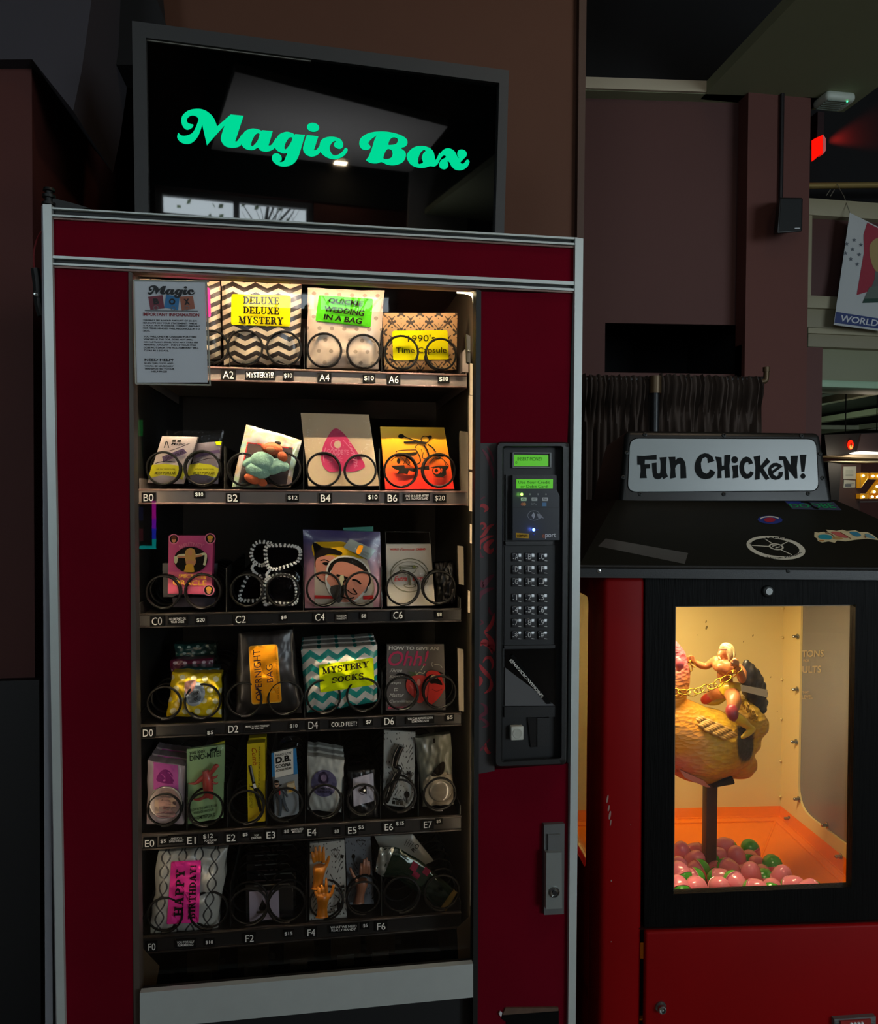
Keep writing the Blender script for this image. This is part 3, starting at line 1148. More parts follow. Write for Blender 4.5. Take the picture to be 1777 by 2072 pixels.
za, zb = Zm(60, 400, 2.9617), Zm(620, 400, 2.9617)


def zbox(z, x0, y0, x1, y1):
    a, b = z(x0, y0), z(x1, y1)
    return (a[0], a[1], b[0], b[1])


# writing on the trays: (text, box in the enlarged crop, rise, big?)
LAB = {
    'A': [('A2', zbox(za, 1158, 1038, 1222, 1082), -1), ('MYSTERY?!?', zbox(za, 1300, 1046, 1462, 1080), 0), ('$10', zbox(za, 1525, 1052, 1574, 1084), 0), ('A4', zbox(zb, 78, 1058, 138, 1100), 0), ('$10', zbox(zb, 347, 1068, 404, 1098), 0), ('A6', zbox(zb, 494, 1068, 552, 1112), 0), ('$10', zbox(zb, 798, 1074, 850, 1102), 0)],
    'B': [('B0', zbox(z6, 135, 975, 224, 1040), 0), ('$10', zbox(z6, 600, 962, 672, 1000), 0), ('B2', zbox(z6, 892, 978, 980, 1042), 0), ('$12', zbox(z6, 1434, 990, 1520, 1030), 0), ('B4', zbox(z7, 218, 980, 304, 1044), 0), ('$10', zbox(z7, 645, 984, 728, 1028), 0), ('B6', zbox(z7, 820, 980, 906, 1044), 0), ('ONE OF A KIND ART BY\nACE TROY/PORTLAND', zbox(z7, 980, 984, 1190, 1028), 1), ('$20', zbox(z7, 1245, 990, 1335, 1040), 0)],
    'C': [('C0', zbox(z8, 210, 932, 300, 1000), 1), ('GO BRITNEY OR\nYOUR GUIDE', zbox(z8, 366, 934, 516, 982), 1), ('$20', zbox(z8, 614, 938, 686, 976), 1), ('C2', zbox(z8, 962, 918, 1054, 982), 1), ('$8', zbox(z8, 1372, 916, 1420, 950), 1), ('C4', zbox(z9, 168, 898, 252, 962), 1), ('WAKE UP!\nWAKE UP!', zbox(z9, 360, 912, 448, 950), 1), ('$8', zbox(z9, 584, 900, 626, 936), 0), ('C6', zbox(z9, 870, 880, 954, 944), 1), ('$8', zbox(z9, 1264, 888, 1306, 922), 0)],
    'D': [('D0', zbox(z10, 130, 960, 220, 1026), 1), ('$5', zbox(z10, 708, 974, 764, 1010), 1), ('D2', zbox(z10, 898, 926, 986, 990), 1), ('MAKE A NEW "FRIEND"\nAT RIALTO?', zbox(z10, 1055, 926, 1265, 962), 2), ('$10', zbox(z10, 1452, 914, 1520, 950), 1), ('D4', zbox(z11, 108, 934, 192, 1000), 1), ('COLD FEET?', zbox(z11, 314, 940, 544, 980), 2), ('$7', zbox(z11, 626, 922, 676, 958), 1), ('D6', zbox(z11, 792, 900, 876, 964), 1), ('YOU CAN ALWAYS LEARN\nSOMETHING NEW', zbox(z11, 1000, 900, 1226, 946), 3), ('$5', zbox(z11, 1352, 880, 1404, 918), 1)],
    'E': [('E0', zbox(z12, 148, 978, 232, 1040), 1), ('$5', zbox(z12, 288, 974, 336, 1008), 1), ("AMERICA'S\nSWEETHEART", zbox(z12, 366, 956, 496, 1000), 2), ('E1', zbox(z12, 528, 952, 604, 1014), 1), ('$12', zbox(z12, 672, 926, 760, 970), 2), ('PORTLAND\nMADE', zbox(z12, 684, 976, 792, 1014), 2), ('E2', zbox(z12, 882, 928, 962, 990), 1), ('$5', zbox(z12, 1028, 914, 1072, 946), 1), ('TOP\nDRAWER', zbox(z12, 1106, 930, 1196, 970), 2), ('E3', zbox(z12, 1242, 904, 1320, 964), 1), ('$8', zbox(z12, 1398, 886, 1444, 918), 1), ('UNSOLVED\nMYSTERY', zbox(z12, 1464, 876, 1572, 914), 2), ('E4', zbox(z13, 100, 922, 178, 984), 1), ('$8', zbox(z13, 342, 930, 382, 962), 1), ('E5', zbox(z13, 464, 906, 540, 966), 1), ('$5', zbox(z13, 556, 890, 606, 928), 1), ('E6', zbox(z13, 794, 876, 868, 936), 1), ('$15', zbox(z13, 896, 856, 966, 892), 1), ('E7', zbox(z13, 1146, 856, 1218, 914), 1), ('$5', zbox(z13, 1260, 840, 1300, 870), 1)],
    'F': [('F0', zbox(z14, 178, 1020, 242, 1082), 1), ('YOU TOTALLY\nREMEMBERED', zbox(z14, 434, 1000, 592, 1046), 2), ('$10', zbox(z14, 694, 994, 760, 1028), 1), ('F2', zbox(z14, 1052, 944, 1126, 1006), 1), ('$15', zbox(z14, 1404, 916, 1474, 950), 1), ('F4', zbox(z14, 1610, 892, 1678, 952), 1), ('WHAT WE NEED\nREALLY HANDY', zbox(z15, 304, 908, 540, 956), 3), ('$6', zbox(z15, 598, 888, 640, 922), 1), ('F6', zbox(z15, 726, 880, 800, 942), 1)],
}


def coil_mesh(r, sgn):
    mb = MB()
    pitch, turns, n = .044, 9, 26
    pts = []
    for i in range(int(n * (turns + .12))):
        t_ = i / n
        yy = .007 * t_ if t_ < 1.0 else .007 + pitch * (t_ - 1.0)
        a = R(-100 if sgn > 0 else -80) + sgn * 2 * math.pi * i / n
        pts.append(V((r * math.cos(a), yy, r * math.sin(a))))
    mb.tube(pts, .0023, m_wire, 6)
    return mb


def coil_obj(par, loc, r, sgn, cache={}):
    k = (round(r, 3), sgn)
    if k not in cache:
        o = coil_mesh(r, sgn).build('coil', par, smooth=60)
        for v in o.data.vertices:
            v.co = v.co + ORG[par.name]
        cache[k] = o
    else:
        o = cache[k].copy()
        COL.objects.link(o)
        o.parent = par
    o.location = V(loc) - ORG[par.name]
    return o


TZ = {}
for k, (y0, y1) in TR.items():
    za_, zb_ = at(620, y0, TY).z, at(620, y1, TY).z
    TZ[k] = za_
    x0, x1 = at(281, y0, TY).x, at(945 if k in 'AB' else 933, y0, TY).x
    m_tray_, m_lip_ = (m_tray, m_lip) if k in 'AB' else (m_trayd, m_lipd)  # lit copies for the upper rows, shaded copies below
    mb = MB()
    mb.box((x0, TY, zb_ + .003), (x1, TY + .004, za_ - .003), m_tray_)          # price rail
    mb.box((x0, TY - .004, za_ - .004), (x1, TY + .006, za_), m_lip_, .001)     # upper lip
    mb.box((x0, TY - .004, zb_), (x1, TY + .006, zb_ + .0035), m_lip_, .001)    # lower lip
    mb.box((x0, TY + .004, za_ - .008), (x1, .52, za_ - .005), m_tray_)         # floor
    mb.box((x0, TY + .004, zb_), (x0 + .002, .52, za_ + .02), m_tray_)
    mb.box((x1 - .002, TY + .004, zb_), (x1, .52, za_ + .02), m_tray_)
    t = mb.build('tray', VM)
    cs = COILS[k]
    # dividers
    xs = [at((cs[i][0] + cs[i + 1][0]) / 2, cs[i][1], .1).x for i in range(1 if k != 'A' else 0, len(cs) - 1, 2)] if k != 'E' else [at((cs[i][0] + cs[i + 1][0]) / 2, cs[i][1], .1).x for i in range(len(cs) - 1)]
    for x in xs:
        d = MB()
        d.box((x - .0008, .125, za_ - .005), (x + .0008, .5, za_ + .085), m_liner)
        d.build('divider', t)
    for i, (cx, cy, r) in enumerate(cs):
        p = at(cx, cy, .106)
        rm = at(cx + r, cy, .106).x - p.x
        rm = .0385 if rm > .037 else (.0355 if rm > .034 else .0335)
        zc = za_ + rm + .004 if k not in 'E' else p.z
        coil_obj(t, (p.x, .106, (zc + p.z) / 2), rm - .0023, 1 if (i % 2 == (0 if k != 'A' else 1)) else -1)
    for s_, (bx0, by0, bx1, by1), rise in LAB[k]:
        lb = MB()
        big = len(s_) == 2 and s_[0] in 'ABCDEF'
        mx, my = (4, 3) if big else (3, 3)
        qd = ((bx0 - mx, by0 - my), (bx1 + mx, by0 - my - rise), (bx1 + mx, by1 + my - rise), (bx0 - mx, by1 + my))
        lb.slab(qd, TY - .0045, .005, m_lab)
        vs, fs = tb(s_, bx0, by0, bx1, by1, rise, bold=0.0 if big else .008, line=.9)
        lb.add([at(p[0], p[1], TY - .0052) for p in vs], fs, m_ltx)
        lb.build('price_label', t, smooth=0)

# right hand bracket ends of the trays
for (xa, ya, xb, yb) in ((931, 872, 947, 1024), (926, 1104, 938, 1184), (926, 1312, 938, 1440)):
    b = MB()
    b.slab(((xa, ya), (xb, ya + 2), (xb + 1, yb), (xa + 3, yb - 2)), .113, .012, m_liner2)
    part(b, 'tray_end')
b = MB()
b.hexa([at(936, 752, .106), at(948, 753, .106), at(948, 700, .106), at(936, 712, .106)] + [p + V((0, .2, 0)) for p in (at(936, 752, .106), at(948, 753, .106), at(948, 700, .106), at(936, 712, .106))], m_tray)
part(b, 'tray_end')

# ---------------- control column
k9, k10 = Zm(960, 880, 4.709), Zm(960, 1300, 6.908)


def lay(mb, shape, Y, m):
    mb.add([at(p[0], p[1], Y) for p in shape[0]], shape[1], m)


# floral strip
fl = MB()
fl.slab(((971, 897), (1005, 896), (1001, 1560), (967.5, 1566)), .003, .01, M('charcoal wallpaper strip', '#3c3939', .55, vary=.1, vscale=10))
m_f1, m_f2 = M('scroll red', '#bc3338', .5), M('scroll dusky red', '#70283a', .5)


def leaf(mb, pts, w, m, Y=.0022):
    n = len(pts)
    sp = smooth(pts, 6, False)
    N = len(sp)
    L = []
    for i, (x, y) in enumerate(sp):
        a, b = sp[max(i - 1, 0)], sp[min(i + 1, N - 1)]
        dx, dy = b[0] - a[0], b[1] - a[1]
        d = math.hypot(dx, dy) or 1
        ww = w * math.sin(math.pi * min(max(i / (N - 1), .03), .97)) ** .7 / 2
        L += [(x - dy / d * ww, y + dx / d * ww), (x + dy / d * ww, y - dx / d * ww)]
    lay(mb, (L, [(2 * i, 2 * i + 1, 2 * i + 3, 2 * i + 2) for i in range(N - 1)]), Y, m)


for z, sets in ((k9, [([(60, 620), (80, 600), (105, 590)], 14, 2), ([(52, 690), (80, 672), (120, 700), (95, 735)], 40, 1), ([(50, 860), (80, 840), (105, 870), (70, 905)], 26, 1), ([(190, 850), (140, 880), (90, 950), (50, 980)], 34, 1), ([(185, 960), (120, 980), (55, 1030), (60, 1090)], 30, 1), ([(190, 1000), (150, 1020), (110, 1070), (150, 1115), (185, 1080)], 52, 1), ([(50, 1090), (60, 1150), (90, 1165)], 26, 2), ([(190, 1330), (130, 1380), (80, 1440), (70, 1380)], 52, 2), ([(190, 1460), (120, 1480), (60, 1520), (45, 1600)], 44, 2), ([(140, 1640), (150, 1690), (185, 1720)], 26, 2), ([(190, 1700), (170, 1790), (130, 1850), (90, 1880)], 40, 1), ([(95, 1880), (150, 1940), (180, 2010), (185, 2070)], 44, 1), ([(60, 2010), (90, 1970), (140, 2000), (180, 2060)], 50, 1), ([(60, 1760), (80, 1790), (50, 1810)], 18, 2), ([(70, 130), (120, 200), (170, 330), (185, 420)], 30, 2), ([(120, 110), (160, 180), (185, 260)], 22, 2)]),
                (k10, [([(85, 10), (140, 20), (210, 60), (250, 160)], 50, 1), ([(270, 20), (250, 60), (240, 110)], 36, 1), ([(120, 280), (160, 220), (220, 215), (260, 300), (240, 380)], 46, 1), ([(60, 290), (120, 380), (200, 470), (220, 520)], 60, 1), ([(215, 480), (240, 580), (215, 660), (140, 710)], 50, 1), ([(52, 470), (85, 530), (55, 620)], 70, 1), ([(90, 850), (160, 900), (160, 980), (90, 1030), (80, 1100)], 56, 2), ([(70, 1060), (140, 1090), (190, 1150), (110, 1190)], 46, 2), ([(160, 1400), (160, 1480), (200, 1540), (230, 1530)], 50, 1), ([(80, 1520), (120, 1470), (160, 1440)], 34, 2), ([(220, 1340), (190, 1380), (170, 1410)], 30, 2)])):
    for pts, w, t_ in sets:
        leaf(fl, z.l(pts), w / z.k, m_f1 if t_ == 1 else m_f2, .0026 - .0001 * t_)
part(fl, 'floral_strip', smooth_=0)

# bezel with its recess
bz = MB()
outer = rrect((k9(210, 65), k9(905, 68), k10(1285, 1708), k10(285, 1748)), .07, 6)
inner = rrect((k9(275, 112), k9(840, 112), k10(1210, 1612), k10(382, 1666)), .05, 6)
no = len(outer)
YB, YR = -.02, .0
Po = [at(x, y, YB + .006) for x, y in outer]
cxo = (sum(p[0] for p in outer) / no, sum(p[1] for p in outer) / no)


def shrink(l, k):
    cx, cy = sum(p[0] for p in l) / len(l), sum(p[1] for p in l) / len(l)
    hx = max(abs(p[0] - cx) for p in l)
    hy = max(abs(p[1] - cy) for p in l)
    return [(cx + (p[0] - cx) * (1 - k / hx), cy + (p[1] - cy) * (1 - k / hy)) for p in l]


rings = [[at(x, y, .01) for x, y in outer], Po, [at(x, y, YB) for x, y in shrink(outer, 2.5)], [at(x, y, YB) for x, y in shrink(inner, -1.5)], [at(x, y, YB + .003) for x, y in inner], [at(x, y, YR) for x, y in shrink(inner, 1.5)]]
vs = [p for r_ in rings for p in r_]
fs = []
for j in range(len(rings) - 1):
    for i in range(no):
        k = (i + 1) % no
        fs.append((j * no + i, (j + 1) * no + i, (j + 1) * no + k, j * no + k))
bz.add(vs, fs, m_bz)
bz.add(rings[-1], [tuple(reversed(range(no)))], m_bzd)
part(bz, 'control_bezel', smooth_=50)

m_lcd = M('lcd green', '#3b7a10', .35, emit='#5fd21a', estr=.55)
m_lcdt = M('lcd ink', '#123a08', .5)
d = MB()
d.slab((k9(365, 168), k9(732, 168), k9(732, 312), k9(365, 312)), YR - .003, .003, m_bzd)
for q in (((365, 165), (735, 168), (735, 178), (365, 174)), ((365, 304), (735, 304), (735, 314), (365, 314)), ((365, 168), (378, 168), (378, 312), (365, 312)), ((718, 172), (735, 172), (735, 312), (718, 312))):
    d.slab(tuple(k9(*p) for p in q), YR - .006, .006, m_gun)
disp = part(d, 'price_display')
d = MB()
d.slab((k9(378, 188), k9(706, 194), k9(706, 298), k9(380, 298)), YR - .0036, .0005, m_lcd)
sc_ = part(d, 'screen', disp)
d = MB()
lay(d, tb('INSERT MONEY', *zbox(k9, 412, 212, 648, 246)), YR - .0045, m_lcdt)
lay(d, tb('0', *zbox(k9, 392, 250, 408, 276)), YR - .0045, m_lcdt)
d.build('lettering', disp, smooth=0)

# card reader
m_rd = M('reader front blue black', '#20242e', .3)
cr = MB()
cr.slab((k9(300, 378), k9(830, 382), k9(832, 1004), k9(298, 1008)), YR - .004, .004, M('reader body black', '#08080a', .4))
cr.slab((k9(366, 384), k9(784, 388), k9(784, 560), k9(366, 560)), YR - .016, .014, m_bz)
pl = [k9(366, 520), k9(784, 524), k9(812, 575), k9(812, 1002), k9(366, 1002)]
cr.prism([at(x, y, YR - .018) for x, y in pl], V((0, .016, 0)), m_rd)
reader = part(cr, 'card_reader')
rp = MB()
rp.slab((k9(402, 422), k9(750, 422), k9(748, 512), k9(402, 512)), YR - .0175, .001, m_lcd)
rp.build('screen', reader)
YF = YR - .0186
rp = MB()
lay(rp, tb('Use Your Credit\nor Debit Card', *zbox(k9, 420, 436, 720, 504)), YR - .0185, m_lcdt)
m_wh = M('print pale grey', '#c9ccd0', .5)
m_gy = M('print grey', '#8d9094', .5)
for x in (444, 546, 648):
    lay(rp, fill([rrect((k9(x, 596), k9(x + 54, 596), k9(x + 54, 628), k9(x, 628)), .15)]), YF, m_wh)
lay(rp, tb('VISA', *zbox(k9, 452, 604, 490, 622), bold=.02), YF - .0002, m_rd)
lay(rp, tb('DISC', *zbox(k9, 554, 604, 592, 622), bold=.02), YF - .0002, m_rd)
lay(rp, tb('Pay', *zbox(k9, 656, 602, 694, 622), bold=.01), YF - .0002, m_rd)
lay(rp, fill([[k9(*p) for p in ell(459, 660, 16)]]), YF, M('mark red', '#9a4a3a', .5))
lay(rp, fill([[k9(*p) for p in ell(477, 660, 16)]]), YF - .0002, M('mark orange', '#b3703f', .5))
lay(rp, tb('G Pay', *zbox(k9, 540, 648, 596, 672)), YF, m_gy)
lay(rp, fill([[k9(*p) for p in ((648, 644), (688, 644), (688, 680), (648, 680))]]), YF, M('mark blue', '#4a7aa8', .5))
lay(rp, ribbon([k9(*p) for p in ell(568, 768, 58, 46)], .9, True), YF, m_gy)
for j, rr in enumerate((8, 18, 28, 38)):
    lay(rp, ribbon([k9(542 + p[0], 768 + p[1]) for p in ell(0, 0, rr * .7 + 4, rr, 8, -50, 50)], 1.0), YF - .0002, m_wh)
lay(rp, fill([[k9(*p) for p in smooth([(598, 752), (630, 758), (662, 795), (640, 790), (618, 800), (604, 778)], 3)]]), YF - .0002, m_gy)
lay(rp, tb('port', *zbox(k9, 676, 936, 778, 990), bold=.015), YF, m_wh)
lay(rp, tb('e', *zbox(k9, 646, 948, 674, 982), bold=.02), YF, M('print rust', '#a0624a', .5))
lay(rp, ([k9(*p) for p in ((366, 694), (812, 694), (812, 697), (366, 697))], [(0, 1, 2, 3)]), YF, M('seam dark', '#0a0b0e', .5))
rp.build('lettering', reader, smooth=0)
rp = MB()
rp.slab((k9(396, 932), k9(520, 942), k9(520, 986), k9(396, 980)), YF, .001, M('sticker amber', '#c79a2e', .5))
lay(rp, tb('COMPLETE', *zbox(k9, 406, 950, 510, 972), bold=.02), YF - .0005, m_lab)
rp.build('sticker', reader, smooth=0)
for x, c_ in ((452, emis('led green', '#7dff3a', 14)), (530, m_gy), (606, m_gy), (682, m_gy)):
    l_ = MB()
    l_.ball(at(*k9(x, 566), YF), .0026 if c_ is not m_gy else .002, c_, 10, (1, .5, 1))
    l_.build('status_led', reader)
l_ = MB()
l_.ball(at(*k9(566, 904), YF), .0028, emis('led blue', '#3a66ff', 22), 10, (1, .5, 1))
l_.build('status_led', reader)
for x, y in ((528, 904), (604, 904), (567, 950)):
    l_ = MB()
    l_.ball(at(*k9(x, y), YF), .0012, M('led dim blue', '#20349a', .3), 8, (1, .5, 1))
    l_.build('status_led', reader)
point('reader green glow', at(*k9(452, 566), YF - .012), .004, (.3, 1, .1), .003)
point('reader blue glow', at(*k9(566, 904), YF - .012), .007, (.1, .2, 1), .003)

# ledge below the reader
lg = MB()
lg.slab((k9(296, 1016), k9(748, 1014), k9(740, 1046), k9(300, 1050)), YR - .012, .012, m_bz)
part(lg, 'ledge')
lg = MB()
lg.slab((k9(284, 2010), k9(770, 2004), k9(770, 2030), k9(286, 2036)), YR - .01, .01, m_bz)
part(lg, 'ledge')

# keypad
kp = MB()
kp.slab((k9(290, 1060), k9(770, 1056), k9(760, 1998), k9(286, 2004)), YR - .002, .002, m_bzd)
pad = part(kp, 'keypad')
m_key = M('key smoked plastic', '#34363a', .18, coat=.6, vary=.2, vscale=200)
m_kw = M('key lettering', '#c4c6c6', .5)
kx = ((364, 452), (488, 578), (612, 700))
rows = ((1124, 1206, 'ABC'), (1242, 1328, 'DEF'), (1360, 1446, 'GHJ'), (1512, 1594, '123'), (1630, 1714, '456'), (1750, 1836, '789'), (1868, 1952, '*0#'))
rnd = random.Random(5)
for y0, y1, chs in rows:
    for (x0, x1), ch in zip(kx, chs):
        dx = -2 * (y0 - 1124) / 800
        kb = MB()
        a, b = at(*k9(x0 + dx, y1), YR - .007), at(*k9(x1 + dx, y0), YR - .007)
        kb.box((a.x, YR - .007, a.z), (b.x, YR - .001, b.z), m_key, .0015, 2)
        ko = kb.build('key', pad)
        g = MB()
        w = (x1 - x0)
        lay(g, tb(ch, *zbox(k9, x0 + dx + (.4 if ch == '1' else .27) * w, y0 + 10, x0 + dx + (.5 if ch == '1' else .62) * w, y0 + 62)), YR - .0074, m_kw)
        lay(g, ([k9(x0 + dx + .66 * w, y0 + 70), k9(x1 + dx - 4, y0 + 74), k9(x1 + dx - 4, y0 + 80), k9(x0 + dx + .66 * w, y0 + 77)], [(0, 1, 2, 3)]), YR - .0074, m_kw)
        lay(g, ([k9(x0 + dx + 4, y0 + 52), k9(x0 + dx + 15, y0 + 52), k9(x0 + dx + 15, y0 + 58), k9(x0 + dx + 4, y0 + 58)], [(0, 1, 2, 3)]), YR - .0074, m_kw)
        g.build('lettering', pad, smooth=0)

# bill window, corner tape, coin return
bw = MB()
bw.slab((k10(425, 96), k10(1130, 84), k10(1128, 880), k10(425, 905)), YR - .001, .001, M('dark window', '#060607', .15))
part(bw, 'bill_window')
bw = MB()
bw.prism([at(*k10(*p), YR - .003) for p in ((428, 350), (1100, 860), (1128, 884), (425, 888))], V((0, .002, 0)), M('clear mirror film', '#75777a', .2, metal=.4))
part(bw, 'film_corner')
tp = MB()
tp.slab((k10(505, 190), k10(545, 170), k10(1080, 855), k10(1010, 860)), YR - .005, .0015, m_lab)
lay(tp, tx('@MAGICBOXVENDING', (k10(522, 222), k10(972, 745), k10(938, 786), k10(482, 252)), bold=.012), YR - .0056, m_ltx)
part(tp, 'name_tape', smooth_=0)
cb = MB()
cb.slab((k10(420, 905), k10(1132, 892), k10(1130, 1040), k10(420, 1050)), YR - .006, .006, m_bz)
cb.slab((k10(745, 1050), k10(870, 1050), k10(900, 1460), k10(790, 1468)), YR - .004, .004, M('cup wall', '#08080a', .3))
cb.slab((k10(880, 1056), k10(1050, 1050), k10(1048, 1440), k10(880, 1460)), YR - .006, .006, m_bz)
part(cb, 'coin_cup')
cb = MB()
a, b = at(*k10(512, 1374), YR - .014), at(*k10(692, 1172), YR - .014)
cb.box((a.x, YR - .014, a.z), (b.x, YR, b.z), M('button ivory', '#c6c8bd', .4), .002, 3)
ccx, ccz = (a.x + b.x) / 2, (a.z + b.z) / 2
cb.lathe((ccx, YR - .0142, ccz), (0, -1, 0), [(.0095, 0), (.009, .0006), (.004, -.0002), (.001, -.0004)], M('button dish', '#b4b6ac', .35), 20)
part(cb, 'return_button')

# swing handle lock
k11 = Zm(950, 1600, 4.39)
hb = MB()
hb.slab((k11(664, 302), k11(846, 294), k11(840, 1096), k11(664, 1104)), -.004, .012, m_gun)
handle = part(hb, 'lock_handle')
hb = MB()
hb.slab((k11(700, 392), k11(810, 388), k11(808, 560), k11(700, 560)), -.009, .006, m_gun)
hb.slab((k11(684, 552), k11(820, 548), k11(824, 1046), k11(680, 1052)), -.018, .014, M('handle satin', '#8c9290', .35, metal=.35))
hb.build('lever', handle)
hb = MB()
p0 = at(*k11(752, 898), -.018)
hb.lathe(p0, (0, -1, 0), [(.0105, 0), (.0105, .003), (.008, .005), (.0075, .002)], m_chrome, 20)
hb.lathe(p0 - V((0, .002, 0)), (0, -1, 0), [(.0045, 0), (.0045, .003), (.001, .003)], m_bzd, 12)
hb.build('lock_cylinder', handle)

# torn slot at the foot of the panel
k12 = Zm(860, 1850, 5.226)
sl = MB()
sl.prism([at(*k12(*p), .004) for p in ((820, 1068), (1416, 1022), (1416, 1400), (835, 1400), (862, 1140), (812, 1108))], V((0, .002, 0)), m_lab)
sl.slab((k12(852, 994), k12(1412, 988), k12(1412, 1022), k12(822, 1066)), .002, .004, M('torn edge brown', '#5a4436', .7, vary=.4, vscale=60))
sl.prism([at(*k12(*p), .001) for p in ((795, 1030), (818, 1042), (806, 1092), (782, 1052))], V((0, .003, 0)), m_wh)
part(sl, 'bill_slot')

# cable and connector at the hinge side
k13 = Zm(40, 380, 6.346)
cbm = MB()
cbm.tube([at(*k13(*p), .03) for p in smooth([(275, 560), (215, 680), (180, 850), (185, 1040)], 6, False)], .0015, M('red wire', '#7a1a1e', .5), 6)
cbm.tube([at(*k13(*p), .03) for p in smooth([(195, 1040), (225, 1250), (240, 1480), (282, 1650)], 5, False)], .0075, m_rub, 8)
cbm.lathe(at(*k13(215, 1368), .022), (.4, -1, 0), [(.005, 0), (.005, .004), (.001, .006)], m_chrome, 10)
part(cbm, 'hinge_cable')
hk = MB()
p0 = at(*k13(345, 195), .01)
hk.lathe(p0 + V((0, .012, 0)), (0, 0, 1), [(.012, 0), (.012, .004), (.007, .005), (.007, .012), (.011, .013), (.011, .018), (.006, .019), (.006, .024), (.01, .025), (.009, .03)], m_rub, 12)
hk.prism([at(*k13(*p), .02) for p in ((385, 120), (700, 200), (900, 262), (410, 262))], V((0, .05, 0)), m_rub)
part(hk, 'hinge_pin')
# ------------------------------------------------------------------ flat screen on the machine, with the glowing script
TVY = .33
tl, tr = at(267, 42, TVY), None
ta, tt = R(3.65), R(4.4)
ex = V((math.cos(ta), math.sin(ta), 0))
nrm = V((math.sin(ta) * math.cos(tt), -math.cos(ta) * math.cos(tt), -math.sin(tt)))   # towards the viewer, tipped down
uz = nrm.cross(ex) * -1
if uz.z < 0:
    uz = -uz


def tv(px, py, e=0.0):
    return onplane(px, py, tl + nrm * e, nrm)


trp = tv(1030, 143)
TVW = (trp - tl).dot(ex)
TVH = (tl.z - ZT - .02) / uz.z
tv_root = empty('television', tl + ex * TVW / 2 - uz * TVH, 'wide black television standing on the vending machine with green script on its dark screen', 'television')
fw, ft, fd = .0285, .031, .03


def tq(x0, y0, x1, y1, e0, e1, mb, m):
    """box in the screen's own axes: x along, y down from the top left corner"""
    def P(x, y, e):
        return tl + ex * x - uz * y + nrm * e
    mb.hexa([P(x0, y1, e1), P(x1, y1, e1), P(x1, y0, e1), P(x0, y0, e1), P(x0, y1, e0), P(x1, y1, e0), P(x1, y0, e0), P(x0, y0, e0)], m)


m_tvf = M('television frame', '#2b2c2c', .55, bump=.08, bscale=600)
mb = MB()
tq(0, 0, fw, TVH, -.045, 0, mb, m_tvf)
tq(TVW - fw * .8, 0, TVW, TVH, -.045, 0, mb, m_tvf)
tq(fw, 0, TVW - fw * .8, ft, -.045, 0, mb, m_tvf)
tq(fw, TVH - ft, TVW - fw * .8, TVH, -.045, 0, mb, m_tvf)
mb.build('frame', tv_root)
mb = MB()
tq(fw, ft, TVW - fw * .8, TVH - ft, -.04, -.012, mb, M('television screen', '#020303', .02, spec=.6))
scr = mb.build('screen', tv_root)
mb = MB()
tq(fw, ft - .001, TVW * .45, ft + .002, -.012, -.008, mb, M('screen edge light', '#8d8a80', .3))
mb.build('edge_strip', tv_root)
mb = MB()
tq(.1, .1, TVW - .1, TVH - .06, -.1, -.045, mb, m_black)
mb.build('back_cover', tv_root)
mb = MB()
for x in (.12, TVW - .16):
    c0 = tl + ex * x - uz * (TVH - .002)
    mb.hexa([V((c0.x, c0.y - .03, ZT + .001)), V((c0.x + .04, c0.y - .03, ZT + .001)), c0 + V((.04, -.005, .004)), c0 + V((0, -.005, .004)), V((c0.x, c0.y + .12, ZT + .001)), V((c0.x + .04, c0.y + .12, ZT + .001)), c0 + V((.04, .05, .004)), c0 + V((0, .05, .004))], m_black)
mb.build('foot', tv_root)

# the script letters, outlined from the sign
zm, zx = Zm(340, 200, 5.553), Zm(650, 230, 5.553)
LET = []


def S(z, pts, n=5, holes=()):
    LET.append([smooth(z.l(pts), n)] + [smooth(z.l(h), n) for h in holes])


def Sc(z, segs):
    """mixed outline: list of (points, closed-to-next smooth?)"""
    o = []
    for pts, sm in segs:
        o += smooth(z.l(pts), 5, False) if sm else z.l(pts)
    LET.append([o])


# M
Sc(zm, [([(118, 382), (150, 410), (205, 412), (270, 385), (310, 325), (345, 232)], 1), ([(330, 205), (290, 187), (250, 192), (215, 225), (220, 265), (255, 282), (285, 290), (270, 325), (215, 348), (170, 315), (150, 250), (165, 185), (230, 130), (320, 112), (400, 122), (470, 165), (520, 225), (552, 310)], 1), ([(705, 175), (850, 190), (755, 478)], 0), ([(775, 478), (805, 440), (835, 395), (830, 500), (790, 540), (715, 550), (640, 530), (598, 470), (600, 410), (635, 300)], 1), ([(437, 522), (385, 290)], 0), ([(370, 340), (335, 425), (275, 490), (205, 508), (140, 485), (105, 440), (108, 400), (118, 382)], 1)])
# a
Sc(zm, [([(830, 420), (870, 360), (950, 333), (1020, 345), (1050, 360)], 1), ([(1060, 352), (1178, 362)], 0), ([(1130, 525), (1160, 518), (1190, 480), (1215, 440), (1205, 540), (1160, 580), (1100, 594), (1040, 580), (1010, 550), (960, 575), (890, 570), (840, 535), (820, 480), (830, 420)], 1)])
LET[-1].append(smooth(zm.l([(1025, 390), (985, 400), (945, 470), (935, 520), (955, 528), (1000, 480), (1022, 430)]), 5))
